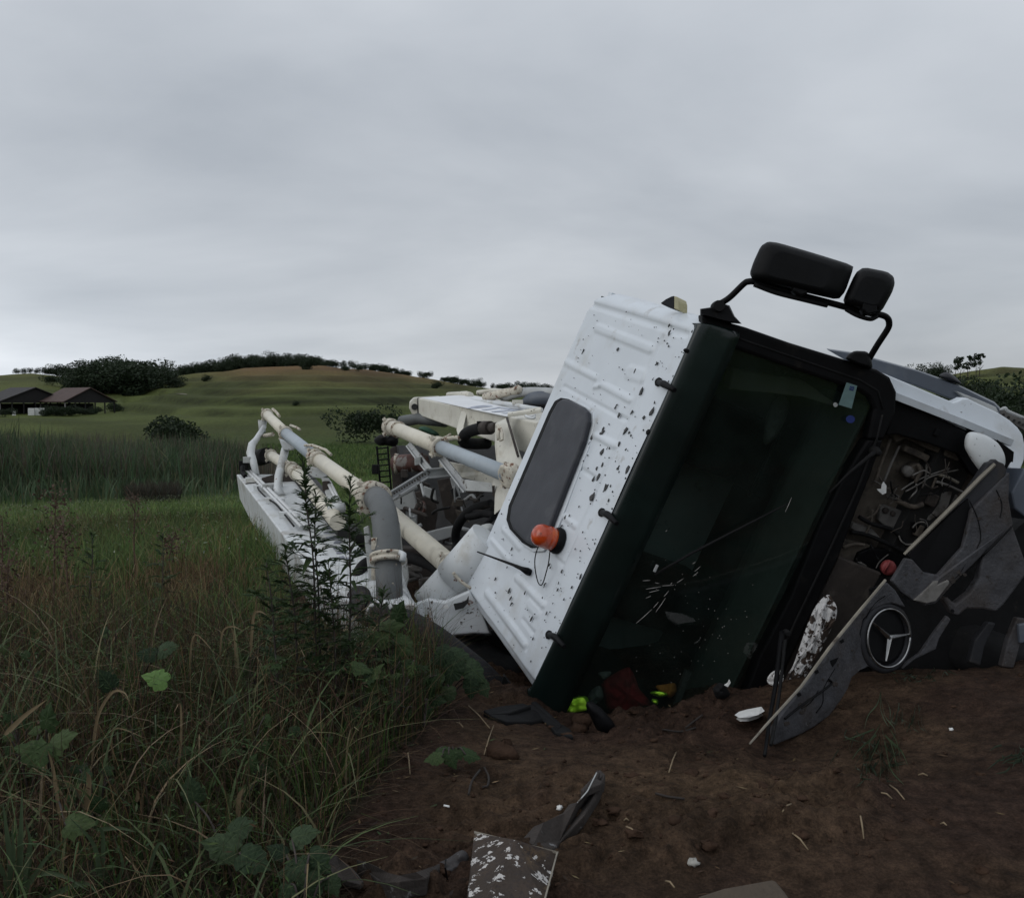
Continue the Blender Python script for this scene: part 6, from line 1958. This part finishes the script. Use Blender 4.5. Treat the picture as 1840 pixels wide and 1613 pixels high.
# meadow
mead = Stuff()
xy = keep_green(field(30000, 6.2, 16.5, -140, 520))
rr_ = np.hypot(xy[:, 0], xy[:, 1])
px = px_of(xy[:, 0], xy[:, 1])
k = len(xy)
strawy = np.exp(-((rr_ - 7.9) / 1.0) ** 2) * (np.exp(-((px - 330) / 70) ** 2) + .75 * np.exp(-((px - 40) / 80) ** 2) + .12) + .05
strawy = np.clip(strawy + .5 * fbm(xy[:, 0] * .9, xy[:, 1] * .9, 3, 33), 0.03, .9)
pick = rng.uniform(0, 1, k) < strawy
MGRN = [(.090, .138, .042), (.068, .112, .036), (.130, .170, .058), (.058, .086, .036)]
col = np.where(pick[:, None], pal(k, STRAW, [3, 2, 1, 1]), pal(k, MGRN, [3, 3, 2, 2]))
patch = (.78 + .5 * (fbm(xy[:, 0] * .55, xy[:, 1] * .55, 3, 77) + .35))[:, None]
hh = rng.uniform(.18, .46, k) * (1 + .5 * fbm(xy[:, 0] * .5, xy[:, 1] * .5, 2, 5)) * np.where(pick, 1.15, 1)
mead.add(blades(xy, hh, rng.uniform(.006, .013, k), rng.uniform(.1, .8, k), col * patch, 3))
xy = keep_green(field(34000, 15, 52, -160, 720))
k = len(xy)
patch = (.8 + .5 * (fbm(xy[:, 0] * .2, xy[:, 1] * .2, 3, 78) + .35))[:, None]
mead.add(blades(xy, rng.uniform(.16, .40, k), rng.uniform(.014, .034, k), rng.uniform(.1, .8, k), pal(k, MGRN + [(.15, .15, .07)], [3, 3, 3, 1, .6]) * patch * 1.25, 2))
xy = field(9000, 50, 92, 470, 720)
k = len(xy)
mead.add(blades(xy, rng.uniform(.25, .5, k), rng.uniform(.05, .1, k), rng.uniform(.1, .8, k), pal(k, MGRN, [3, 3, 2, 2]), 2))
mead.build('meadow_grass')
flw = Stuff()
xy = keep_green(field(5200, 8, 32, -140, 500))
k = len(xy)
flw.add(leaf_cards(xy, .22, .42, rng.uniform(.012, .030, k), pal(k, [(.20, .22, .16), (.13, .16, .085)], [1, 3])))
flw.build('meadow_flowers')
# reeds
reed = Stuff()
xy = np.vstack([field(14500, 42, 64, -220, 452), field(1100, 36.5, 43, -220, 440)])
k = len(xy)
px = px_of(xy[:, 0], xy[:, 1])
hs_ = np.where(np.hypot(xy[:, 0], xy[:, 1]) < 43, .5, 1.0) * np.interp(px, [-220, 60, 160, 300, 380, 452], [2.85, 2.85, 2.55, 2.3, 2.15, 1.5]) * rng.uniform(.45, 1.06, k) * (1 + .40 * fbm(xy[:, 0] / 5, xy[:, 1] / 5, 3, 44))
patch = (.75 + .7 * (fbm(xy[:, 0] / 4, xy[:, 1] / 3, 3, 79) + .35))[:, None]
reed.add(blades(xy, hs_, rng.uniform(.04, .085, k), rng.uniform(.05, .55, k), pal(k, [(.048, .078, .038), (.064, .094, .054), (.086, .088, .050)], [4, 3, 2]) * patch, 3))
xy = field(2600, 43, 64, -220, 500)
k = len(xy)
reed.add(blades(xy, rng.uniform(2.0, 2.9, k) * np.interp(px_of(xy[:, 0], xy[:, 1]), [-220, 160, 380, 500], [1, .92, .8, .55]), rng.uniform(.05, .09, k), rng.uniform(.02, .2, k), pal(k, [(.115, .095, .075), (.085, .075, .06)], [1, 2]), 3))
reed.build('reed_bed')
sc_ = Stuff()
xy = field(2200, 34, 41, 225, 320)
k = len(xy)
sc_.add(blades(xy, rng.uniform(.5, 1.0, k), rng.uniform(.03, .05, k), rng.uniform(.1, .6, k), pal(k, [(.040, .040, .030), (.05, .042, .03)], [1, 1]), 3))
sc_.build('dry_scrub')

# ------------------------------------------------------------------ single plants
def leaf_mesh(name, lobes, m, fold=.25, droop=.25):
    mb = MB()
    for (ox, oy), ang, ln, wd in lobes:
        d_ = np.array([math.sin(ang), math.cos(ang), 0])
        s_ = np.array([d_[1], -d_[0], 0])
        o = np.array([ox, oy, 0.0])
        pts = [o, o + d_ * ln * .35 + s_ * wd + UP * wd * fold, o + d_ * ln * .4 - UP * droop * ln * .10, o + d_ * ln * .35 - s_ * wd + UP * wd * fold, o + d_ * ln * .72 + s_ * wd * .62 + UP * (wd * fold * .6 - droop * ln * .35), o + d_ * ln * .74 - UP * droop * ln * .42,
               o + d_ * ln * .72 - s_ * wd * .62 + UP * (wd * fold * .6 - droop * ln * .35), o + d_ * ln - UP * droop * ln * .8]
        mb.add(pts, [(0, 1, 2), (0, 2, 3), (1, 4, 5, 2), (2, 5, 6, 3), (4, 7, 5), (5, 7, 6)])
    me = bpy.data.meshes.new(name)
    me.from_pydata(np.vstack(mb.v).tolist(), [], mb.f)
    me.materials.append(m)
    return me


def mug(seed, wide=1.0):
    r = random.Random(seed)
    L_ = [((0, 0), 0, 1.0, .085 * wide)]
    for y_, a, ln in ((.22, .75, .48), (.40, .62, .50), (.58, .5, .38)):
        L_.append(((0, y_), a + r.uniform(-.12, .12), ln * r.uniform(.8, 1.1), .055 * wide))
        L_.append(((0, y_), -a + r.uniform(-.12, .12), ln * r.uniform(.8, 1.1), .055 * wide))
    return leaf_mesh('leaf', L_, M['weed_leaf'])


MUG = [mug(i, 1.0 + .15 * (i % 3)) for i in range(5)]
LANCE = [leaf_mesh('leaf', [((0, 0), 0, 1.0, .10 + .02 * i)], M['weed_leaf'], .3, .3 + .2 * i) for i in range(3)]
BIGL = []
for i, mm in enumerate((M['weed_leaf_grey'], M['weed_leaf'], M['weed_leaf_bright'])):
    mb = MB()
    r = random.Random(60 + i)
    ol = [(0, 0), (.16, -.10), (.32, -.04), (.40, .10), (.36, .18), (.44, .26), (.46, .38), (.36, .44), (.34, .54), (.30, .64), (.20, .68), (.15, .80), (.07, .90), (0, 1.0)]
    pts = ol + [(-x, y) for x, y in ol[-2:0:-1]]
    pts = [(x * r.uniform(.9, 1.1), y + r.uniform(-.02, .02)) for x, y in pts]
    c = np.array([0, .38, .02])
    vs = [c] + [np.array([x, y, -.25 * x * x * 1.6 - .22 * max(0, y - .3) ** 2 + r.uniform(-.03, .03)]) for x, y in pts]
    mid = [c + (v - c) * .5 + np.array([0, 0, .03]) for j, v in enumerate(vs[1:])]
    nv = len(pts)
    mb.add(vs[:1] + mid + vs[1:], [(0, 1 + j, 1 + (j + 1) % nv) for j in range(nv)] + [(1 + j, 1 + nv + j, 1 + nv + (j + 1) % nv, 1 + (j + 1) % nv) for j in range(nv)])
    me = bpy.data.meshes.new('leaf')
    me.from_pydata(np.vstack(mb.v).tolist(), [], mb.f)
    me.materials.append(mm)
    BIGL.append(me)


def put_leaf(root, me, p, direction, up, s, name='leaf'):
    y = unit(direction)
    x = np.cross(y, up)
    x = unit(x) if np.linalg.norm(x) > 1e-4 else np.array([1.0, 0, 0])
    z = np.cross(x, y)
    o = bpy.data.objects.new(name, me)
    link(o, root)
    q_ = np.asarray(p) - base_of(root)
    o.matrix_local = Matrix(((x[0] * s, y[0] * s, z[0] * s, q_[0]), (x[1] * s, y[1] * s, z[1] * s, q_[1]), (x[2] * s, y[2] * s, z[2] * s, q_[2]), (0, 0, 0, 1)))
    return o


def mugwort(path, d, label, seed, n=70, s0=.115, r0=.007, side=True):
    pts = [V(x, y, d) for x, y in path]
    b0 = pts[-1]
    gz_ = gz1(b0[0], b0[1])
    pts.append(np.array([b0[0] + .01, b0[1] + .02, gz_ - .02]))
    pts = spline(pts[::-1], 6)
    root = thing('tall_weed', label, 'weed', (pts[0][0], pts[0][1], gz_))
    MB().tube(pts, np.linspace(r0, r0 * .3, len(pts)), 7).build('stem', M['weed_stem'], root, True)
    r = random.Random(seed)
    tot = len(pts) - 1
    for i in range(n):
        t_ = (i + .5) / n
        t_ = .22 + .78 * t_
        q_ = t_ * tot
        k_ = min(int(q_), tot - 1)
        p = pts[k_] * (1 - (q_ - k_)) + pts[k_ + 1] * (q_ - k_)
        az_ = i * 2.399 + r.uniform(-.4, .4)
        el_ = math.radians(np.interp(t_, [.2, .5, .8, 1], [-5, 15, 35, 70]) + r.uniform(-18, 18))
        dr = np.array([math.cos(az_) * math.cos(el_), math.sin(az_) * math.cos(el_), math.sin(el_)])
        sz = s0 * np.interp(t_, [.2, .45, .7, .9, 1], [.9, 1.25, .9, .62, .45]) * r.uniform(.75, 1.2)
        me = MUG[r.randrange(5)] if r.random() < (.75 if t_ < .8 else .35) else LANCE[r.randrange(3)]
        if side and .3 < t_ < .72 and i % 5 == 0:
            tip = p + dr * sz * 1.1
            MB().tube([p, tip], [.003, .0015], 5).build('twig', M['weed_stem'], root)
            for j in range(3):
                a_ = az_ + (j - 1) * .9
                put_leaf(root, MUG[r.randrange(5)], tip, np.array([math.cos(a_) * .8, math.sin(a_) * .8, r.uniform(-.1, .6)]), UP, sz * .75)
        put_leaf(root, me, p, dr, UP, sz)
    return root


mugwort([(544, 828), (548, 870), (551, 914), (561, 985), (565, 1057), (568, 1171), (573, 1240)], 4.55, 'tallest dark lobed weed in front of the white boom, left of its neighbour', 1, 92)
mugwort([(567, 884), (566, 930), (566, 985), (572, 1060), (574, 1150), (578, 1240)], 4.62, 'shorter dark weed close behind the tallest one', 2, 50, .10)
mugwort([(630, 862), (628, 915), (628, 971), (630, 1057), (628, 1142), (622, 1235)], 4.62, 'dark lobed weed in front of the grey bent pipe', 3, 80)
mugwort([(512, 985), (520, 1040), (530, 1110), (536, 1230)], 4.5, 'low bushy weed left of the tallest one, over the white boom edge', 4, 42, .12)
mugwort([(690, 1060), (682, 1110), (676, 1170), (670, 1240)], 4.9, 'bushy weed in front of the black end hose', 5, 40, .12)
mugwort([(478, 1010), (488, 1080), (494, 1160), (500, 1260)], 4.35, 'small weed at the left of the weedy clump by the boom', 6, 34, .11)
mugwort([(590, 1010), (596, 1080), (602, 1160), (604, 1260)], 4.5, 'weed filling the gap between the two tall weeds', 7, 40, .115)
mugwort([(292, 958), (293, 1000), (292, 1060), (290, 1110)], 6.3, 'dark thin weed standing alone in the straw patch', 8, 26, .12)
mugwort([(165, 960), (166, 1010), (160, 1080)], 6.5, 'dark weed in the meadow beside the dry dock stalk', 9, 24, .12)


def broad(label, leaves, d0, mesh, stem_m='weed_stem', root_px=None, name='broadleaf_weed'):
    """leaves: (px, py, depth, size, tip direction in the picture in degrees, tilt towards the viewer)"""
    rp = on_ground(*root_px, False) if root_px else None
    if rp is None:
        q_ = V(leaves[0][0], leaves[0][1], d0)
        rp = np.array([q_[0], q_[1], gz1(q_[0], q_[1])])
    root = thing(name, label, 'weed', rp)
    for px, py, d, s_, an, tl in leaves:
        p = V(px, py, d)
        a_ = math.radians(an)
        dr = unit(cw(math.cos(a_), math.sin(a_), -.25 * tl))
        nrm = unit(cw(-.1, .55, -.75 * tl))
        put_leaf(root, mesh, p - dr * s_ * .4, dr, nrm, s_)
        a0 = p - dr * s_ * .4
        MB().tube(spline([rp - UP * .01, rp * .45 + a0 * .55 + UP * .05, a0], 4), [.0035] * 9, 5).build('stem', M[stem_m], root, True)
    return root


broad('large grey-green lobed leaves at the bottom edge beside the broken trim', [(545, 1500, 2.92, .10, 20, .6), (572, 1548, 2.86, .095, -35, .9), (528, 1560, 2.84, .10, 195, .5), (556, 1596, 2.8, .105, -80, .6), (598, 1590, 2.82, .065, -60, 1), (500, 1528, 2.9, .07, 150, .4), (512, 1606, 2.8, .09, 240, .5)], 2.8, BIGL[0], root_px=(545, 1680))
broad('weed with drooping grey-green leaves by the black hose', [(792, 1178, 5.0, .14, -150, 1), (826, 1182, 5.05, .16, -20, .6), (852, 1206, 5.0, .15, -40, .6), (812, 1206, 4.95, .15, -110, .8), (868, 1236, 5.0, .10, -60, .8), (780, 1222, 4.95, .12, -130, .8), (846, 1236, 4.95, .11, -90, .8), (806, 1248, 4.9, .10, -90, .8)], 5.0, BIGL[0], root_px=(800, 1262))
broad('dark lobed weed under the end hose', [(700, 1128, 4.95, .15, 20, .9), (724, 1160, 4.9, .15, -30, .9), (680, 1150, 4.85, .14, 190, .9), (735, 1205, 4.9, .13, -20, .8), (700, 1195, 4.85, .14, -100, .8), (668, 1210, 4.8, .13, 200, .8), (716, 1100, 5.0, .13, 70, .9)], 4.9, BIGL[1], root_px=(702, 1275))
broad('small grey-green seedling at the edge of the mud', [(758, 1250, 4.75, .085, 150, .8), (772, 1246, 4.75, .085, 60, .8), (785, 1258, 4.72, .09, 0, .8), (752, 1270, 4.7, .08, 200, .8), (768, 1280, 4.68, .08, -60, .8)], 4.7, BIGL[1], root_px=(762, 1305))
broad('seedling with one bright green heart-shaped leaf in the verge', [(281, 1219, 3.75, .105, 160, 1)], 3.75, BIGL[2], root_px=(268, 1330))
broad('pale grey-green leaf pair in the middle of the verge', [(190, 1222, 3.8, .10, 120, 1), (300, 1165, 4.1, .10, 20, .9), (265, 1175, 4.1, .09, 170, .9)], 3.9, BIGL[0], root_px=(230, 1300))
broad('low dark leaves at the mud edge below the weedy clump', [(800, 1352, 3.95, .09, 10, .6), (828, 1350, 3.98, .08, 20, .5), (780, 1362, 3.9, .08, 190, .6), (848, 1358, 3.95, .07, -10, .7), (812, 1366, 3.9, .07, -60, .7)], 3.9, BIGL[1], root_px=(808, 1372))
broad('dusty leaves in front of the muddy verge at lower left', [(430, 1490, 2.95, .11, 30, .8), (400, 1520, 2.9, .12, 160, .8), (455, 1545, 2.85, .11, -20, .8), (345, 1420, 3.1, .10, 100, .9)], 2.9, BIGL[0], root_px=(425, 1600))
broad('dark leaves low in the verge at the left', [(110, 1330, 3.3, .12, 30, .8), (60, 1350, 3.25, .12, 160, .8), (85, 1290, 3.4, .11, 80, .8), (140, 1480, 2.95, .11, 10, .8)], 3.3, BIGL[1], root_px=(90, 1440))
for i in range(16):
    px, py = rnd.uniform(-20, 640), rnd.uniform(1240, 1560)
    d = on_ground(px, py, False)
    dd = float((d - CAM) @ FW)
    lv_ = []
    for j in range(rnd.randint(5, 8)):
        lv_.append((px + rnd.uniform(-45, 45), py - rnd.uniform(20, 120), dd - rnd.uniform(-.05, .1), rnd.uniform(.035, .07), rnd.uniform(0, 360), rnd.uniform(.4, 1)))
    rt = broad('dark leafy weed standing low among the verge grass', lv_, dd, BIGL[1], root_px=(px, py))
    rt['group'] = 'leafy weeds in the verge grass'
# grass clump with broad blades, bottom left
def clump(label, root_px, specs, m, name='grass_clump', d=None, w=.012):
    rp = on_ground(*root_px, False)
    root = thing(name, label, 'grass clump', rp)
    dd = float((rp - CAM) @ FW) if d is None else d
    for pts, wd in specs:
        p = spline([V(x, y, dd - .04 * i) for i, (x, y) in enumerate(pts)], 5)
        n = len(p)
        s_ = np.linspace(0, 1, n)
        t_ = np.gradient(p, axis=0)
        sd = np.cross(t_, FW)
        sd /= np.linalg.norm(sd, axis=1)[:, None] + 1e-9
        ww = (wd * np.minimum(1, s_ * 5 + .45) * (1 - s_ ** 2.2 * .95))[:, None]
        mb = MB().grid(np.stack([p - sd * ww, p + FW * .35 * ww, p + sd * ww], 1))
        mb.build('blade', M[m], root, True)
    return root


M['blade_green'] = mat('broad_grass_blade', (.065, .095, .050), .5, .2, 6, trans=.25, spec=.4)
M['blade_dry'] = mat('dry_grass_blade', (.20, .15, .085), .75, .2, 8, trans=.2)
clump('clump of long broad blades at the lower left corner', (30, 1640), [([(28, 1640), (18, 1540), (5, 1440)], .013), ([(30, 1640), (36, 1540), (40, 1415)], .013), ([(34, 1640), (48, 1550), (55, 1500)], .010), ([(26, 1640), (10, 1580), (-10, 1530)], .012), ([(36, 1640), (70, 1560), (118, 1505)], .009),
                                                                        ([(32, 1640), (60, 1575), (110, 1572), (160, 1600)], .010), ([(40, 1640), (90, 1610), (150, 1585), (175, 1605)], .010), ([(24, 1640), (25, 1560), (22, 1480)], .010), ([(36, 1640), (55, 1530), (45, 1470)], .008)], 'blade_green', d=2.85)
clump('arching green blades right of the corner clump', (190, 1640), [([(180, 1600), (170, 1520), (125, 1468)], .009), ([(182, 1600), (185, 1500), (168, 1488)], .008), ([(175, 1490), (215, 1487), (244, 1494)], .007), ([(185, 1620), (220, 1560), (205, 1500)], .007), ([(260, 1590), (285, 1515), (310, 1545)], .006)], 'blade_green', d=2.9)
clump('tall dry stalk bent over in the verge', (170, 1380), [([(165, 1370), (175, 1290), (200, 1245), (222, 1243), (233, 1260)], .0065), ([(205, 1370), (200, 1320), (215, 1308), (262, 1326)], .005), ([(318, 1400), (325, 1330), (324, 1265), (312, 1280)], .0055), ([(357, 1400), (358, 1320), (358, 1350)], .004)], 'blade_dry', 'dry_stalk', d=3.6)
clump('pale dry blades at the left of the verge', (90, 1470), [([(108, 1470), (95, 1380), (86, 1348)], .007), ([(112, 1500), (118, 1460), (115, 1435)], .007), ([(8, 1320), (45, 1285), (85, 1256)], .009), ([(155, 1455), (160, 1400), (155, 1386)], .011), ([(427, 1470), (430, 1430), (438, 1415)], .009), ([(245, 1440), (248, 1425), (243, 1416)], .007)], 'blade_dry', 'dry_stalk', d=3.2)
clump('light straw stems standing in the straw patch', (260, 1100), [([(243, 1060), (246, 1020), (242, 990)], .010), ([(266, 1060), (264, 1030), (257, 1013)], .009), ([(290, 1060), (282, 1035), (270, 1020)], .009), ([(205, 1050), (212, 1040), (203, 1038)], .009), ([(238, 1060), (240, 1040), (246, 1034)], .010), ([(105, 1060), (112, 1020), (116, 985)], .009), ([(50, 1090), (52, 1040), (54, 990)], .009), ([(22, 1060), (20, 1035), (15, 1015)], .011), ([(-5, 1095), (8, 1080), (20, 1068)], .011), ([(38, 1105), (45, 1075), (55, 1055)], .009), ([(170, 1050), (168, 1030), (168, 1010)], .008)], 'blade_dry', 'dry_stalk', d=7.3)
clump('arched straw stems at the right of the verge', (460, 1180), [([(450, 1180), (455, 1110), (465, 1098), (480, 1105)], .007), ([(395, 1180), (400, 1135), (418, 1125), (440, 1135)], .005), ([(425, 1230), (420, 1140), (405, 1122)], .005), ([(340, 1200), (350, 1140), (388, 1175)], .005)], 'blade_dry', 'dry_stalk', d=4.6)
# uprooted grass hanging on the mud, and a tuft at the right edge
hang = [([(1583, 1243), (1576, 1265), (1560, 1285), (1553, 1310)], .004), ([(1583, 1243), (1582, 1270), (1588, 1290), (1596, 1305)], .004), ([(1585, 1243), (1598, 1270), (1600, 1290)], .004), ([(1582, 1250), (1590, 1285), (1605, 1305), (1610, 1320)], .004), ([(1582, 1300), (1572, 1318), (1562, 1335), (1565, 1360), (1567, 1395)], .004),
        ([(1584, 1300), (1588, 1325), (1592, 1350)], .007), ([(1580, 1310), (1585, 1340), (1583, 1380), (1580, 1405)], .005), ([(1590, 1320), (1610, 1345), (1598, 1370), (1596, 1398)], .005), ([(1600, 1330), (1608, 1360), (1612, 1385), (1610, 1412)], .005), ([(1560, 1360), (1560, 1380), (1565, 1395)], .004), ([(1575, 1320), (1545, 1345), (1530, 1365)], .005),
        ([(1600, 1330), (1620, 1350), (1632, 1375)], .005), ([(1580, 1330), (1560, 1375), (1558, 1400)], .006), ([(1590, 1330), (1600, 1380), (1625, 1410)], .005), ([(1570, 1310), (1540, 1322), (1515, 1330)], .004), ([(1600, 1310), (1612, 1335), (1618, 1365)], .005)]


def hangclump(label, specs, m, off=.05, name='uprooted_grass'):
    p0 = on_ground(*specs[0][0][0])
    root = thing(name, label, 'grass clump', p0)
    for pts, wd in specs:
        q_ = [on_ground(x, y) for x, y in pts]
        q_ = [CAM + (v - CAM) * (1 - (off * (.4 + .6 * math.sin(math.pi * (i + .3) / len(q_)))) / 5) for i, v in enumerate(q_)]
        p = spline(q_, 4)
        s_ = np.linspace(0, 1, len(p))
        sd = np.cross(np.gradient(p, axis=0), FW)
        sd /= np.linalg.norm(sd, axis=1)[:, None] + 1e-9
        ww = (wd * (1 - s_ ** 2.5 * .9))[:, None]
        MB().grid(np.stack([p - sd * ww, p - FW * .3 * ww, p + sd * ww], 1)).build('blade', M[m], root, True)
    return root


hangclump('uprooted clump of grass hanging down the mud bank', hang, 'blade_green', .10)
more = []
for i in range(46):
    x, y = rnd.gauss(1575, 26), rnd.uniform(1310, 1375)
    more.append(([(x, y), (x + rnd.uniform(-14, 14), y + rnd.uniform(12, 26)), (x + rnd.uniform(-26, 26), y + rnd.uniform(20, 46))], rnd.uniform(.003, .006)))
M['blade_dark'] = mat('dark_grass_blade', (.034, .050, .028), .6, .3, 6, trans=.2)
hangclump('dark matted grass round the uprooted clump', more, 'blade_dark', .04)
more = []
for i in range(22):
    x, y = rnd.gauss(1630, 16), rnd.uniform(1262, 1300)
    more.append(([(x, y), (x + rnd.uniform(-5, 5), y + 12), (x + rnd.uniform(-10, 12), y + rnd.uniform(18, 30))], .004))
hangclump('short dark tuft on the bank right of the uprooted clump', more, 'blade_dark', .04)
more = []
for i in range(24):
    x, y = rnd.gauss(1836, 18), rnd.uniform(1330, 1380)
    more.append(([(x, y), (x + rnd.uniform(-16, 8), y + rnd.uniform(2, 12)), (x + rnd.uniform(-30, 8), y + rnd.uniform(6, 20))], .005))
hangclump('dark grass tuft on the mud at the right edge', more, 'blade_dark', .05)
more = []
for i in range(26):
    x, y = rnd.gauss(1650, 26), rnd.uniform(1200, 1222)
    more.append(([(x, y), (x + rnd.uniform(-8, 8), y + rnd.uniform(-10, 6)), (x + rnd.uniform(-14, 14), y + rnd.uniform(-16, 10))], .004))
hangclump('dark grass growing at the bank top under the emblem', more, 'blade_dark', .05)


# dry dock stalks in the meadow
def dock(path, d, label, seed, s=1.0):
    pts = [V(x, y, d) for x, y in path]
    b0 = pts[-1]
    pts.append(np.array([b0[0], b0[1] + .03, gz1(b0[0], b0[1]) - .03]))
    pts = spline(pts[::-1], 5)
    root = thing('dock_stalk', label, 'dry plant', pts[0])
    MB().tube(pts, np.linspace(.008, .003, len(pts)), 6).build('stem', M['dry_brown'], root, True)
    r = np.random.default_rng(seed)
    n = 240
    k_ = len(pts)
    base = pts[r.integers(int(k_ * .45), k_, n)]
    br = r.normal(size=(n, 3)) * np.array([.055, .055, .05]) * s
    c = base + br
    a_ = r.normal(size=(n, 3))
    a_ /= np.linalg.norm(a_, axis=1)[:, None]
    b2 = np.cross(a_, r.normal(size=(n, 3)))
    b2 /= np.linalg.norm(b2, axis=1)[:, None]
    s_ = r.uniform(.006, .016, n)[:, None] * s
    vs = np.stack([c - a_ * s_, c + b2 * s_ * .6, c + a_ * s_, c - b2 * s_ * .6], 1).reshape(-1, 3)
    MB().add(vs, np.arange(4 * n).reshape(-1, 4)).build('seed_heads', M['dry_brown'], root, kind='stuff')
    for i in range(9):
        p = pts[r.integers(int(k_ * .5), k_)]
        MB().tube([p, p + np.array([r.normal() * .06, r.normal() * .06, r.uniform(.04, .13)])], [.003, .0015], 5).build('branch', M['dry_brown'], root)
    return root


dock([(101, 886), (99, 930), (98, 990), (97, 1060)], 6.6, 'tall dry dock stalk with brown seed heads in the meadow', 1, 1.3)
dock([(113, 940), (117, 975), (120, 1020), (122, 1070)], 6.4, 'dry dock stalk right beside the tallest stalk', 2, 1.0)
dock([(243, 890), (242, 930), (241, 985)], 7.5, 'thin faint dry stalk in the middle of the meadow', 3, .8)
dock([(4, 930), (5, 980), (3, 1040)], 6.4, 'thin dark stalk at the left edge of the meadow', 4, .7)
dock([(310, 965), (308, 985), (304, 1010)], 7.6, 'short brown stalk in the meadow before the boom', 5, 1.1)
dock([(14, 1010), (13, 1060), (12, 1110)], 5.6, 'short red-brown stalk at the left edge', 6, 1.0)

for i, (px, py) in enumerate(((652, 1262), (690, 1290), (735, 1282), (640, 1318), (600, 1290), (712, 1318))):
    d = on_ground(px, py, False)
    dd = float((d - CAM) @ FW)
    lv_ = [(px + rnd.uniform(-42, 42), py - rnd.uniform(20, 120), dd - rnd.uniform(-.1, .12), rnd.uniform(.07, .11), rnd.uniform(0, 360), rnd.uniform(.3, 1)) for j in range(12)]
    rt = broad('bushy lobed weed in the clump between the boom foot and the mud', lv_, dd, MUG[i % 5] if i % 3 else BIGL[1], root_px=(px, py))
    rt['group'] = 'broad-leaved weeds before the boom foot'
# crumbs of earth over the mud
ncr = 5200
xx = rng.uniform(-1.9, 3.6, ncr)
yy = rng.uniform(2.7, 5.6, ncr)
s_, _p, _q = soil_zone(xx, yy)
rough = fbm(xx * 1.1 + 4, yy * 1.1, 3, 12)
ok = (s_ > .25) & (rng.uniform(0, 1, ncr) < np.clip(.25 + 2.4 * (rough + .05), .10, 1))
xx, yy = xx[ok], yy[ok]
zz = ground_z(xx, yy, True)
nn = len(xx)
sz = .003 + .012 * rng.uniform(0, 1, nn) ** 5
octv = np.array([[1, 0, 0], [-.5, .87, 0], [-.5, -.87, 0], [0, 0, .8], [.3, .3, -.5]])
vs = np.stack([xx, yy, zz + sz * .2], 1)[:, None, :] + octv[None] * sz[:, None, None] * rng.uniform(.6, 1.3, (nn, 5, 1))
tri = np.array([[0, 1, 3], [1, 2, 3], [2, 0, 3], [1, 0, 4], [2, 1, 4], [0, 2, 4]])
tris = (np.arange(nn)[:, None, None] * 5 + tri[None]).reshape(-1, 3)
nb = 420
xx = rng.uniform(-1.6, 3.4, 4 * nb)
yy = rng.uniform(2.8, 5.5, 4 * nb)
s_, _p, _q = soil_zone(xx, yy)
rough = fbm(xx * 1.1 + 4, yy * 1.1, 3, 12)
crest_ = np.exp(-((yy - 4.95) / .22) ** 2) * .5
ok = (s_ > .3) & (rng.uniform(0, 1, 4 * nb) < np.clip(1.6 * (rough + .02) + crest_, .015, 1))
xx, yy = xx[ok][:nb], yy[ok][:nb]
nb = len(xx)
zz = ground_z(xx, yy, True)
import bmesh
bm = bmesh.new()
bmesh.ops.create_icosphere(bm, subdivisions=2, radius=1)
bm.verts.ensure_lookup_table()
iv = np.array([v.co[:] for v in bm.verts])
it = np.array([[v.index for v in f.verts] for f in bm.faces])
bm.free()
szb = .008 + .024 * rng.uniform(0, 1, nb) ** 3
cv = np.empty((nb, len(iv), 3))
for i in range(nb):
    wob = 1 + 1.05 * fbm(iv[:, 0] * 2.1 + i * 3.1, iv[:, 1] * 2.1 + iv[:, 2] * 1.7, 3, 5)
    cv[i] = iv * wob[:, None] * szb[i] * np.array([rng.uniform(.8, 1.4), rng.uniform(.8, 1.3), rng.uniform(.35, .6)]) + np.array([xx[i], yy[i], zz[i] + szb[i] * .05])
off_ = len(vs.reshape(-1, 3))
tris = np.vstack([tris, (np.arange(nb)[:, None, None] * len(iv) + it[None]).reshape(-1, 3) + off_])
cm = fast_mesh('soil_crumbs', np.vstack([vs.reshape(-1, 3), cv.reshape(-1, 3)]), tris=tris, mat=M['clod'])
link(bpy.data.objects.new('soil_crumbs', cm), kind='stuff')
# chopped straw and leaf litter
lit = Stuff()
xx = rng.uniform(-1.9, 3.4, 1500)
yy = rng.uniform(2.8, 5.4, 1500)
s_, _p, _q = soil_zone(xx, yy)
ok = (s_ > .2) & (rng.uniform(0, 1, 1500) < np.clip(1.05 - .55 * (xx + 1.4), .07, 1))
xy = np.stack([xx, yy], 1)[ok]
k = len(xy)
v_, q_, c_ = leaf_cards(xy, .004, .014, rng.uniform(.008, .03, k), pal(k, STRAW + [(.05, .07, .03), (.04, .03, .022)], [2, 2, 1, 2, 2, 3]))
v_ = v_.reshape(k, 4, 3)
c0 = v_.mean(1, keepdims=True)
v_ = c0 + (v_ - c0) * np.array([1, 1, .2])
v_[:, :, 2] += (ground_z(xy[:, 0], xy[:, 1], True) + .008 - c0[:, 0, 2])[:, None]
lit.add((v_.reshape(-1, 3), q_, c_))
lit.build('straw_litter')
# pale track on the hill
ta, tb_ = [], []
for px, r in ((286, 216), (296, 213), (306, 210), (316, 206), (326, 202), (336, 197)):
    ta.append(polar(px, r) + UP * .12)
    tb_.append(polar(px, r + 5) + UP * .12)
MB().grid(np.stack([ta, tb_], 1)).build('track', mat('pale_track', (.17, .15, .11), .9, .2, .6), None, kind='structure', loc=ta[0])
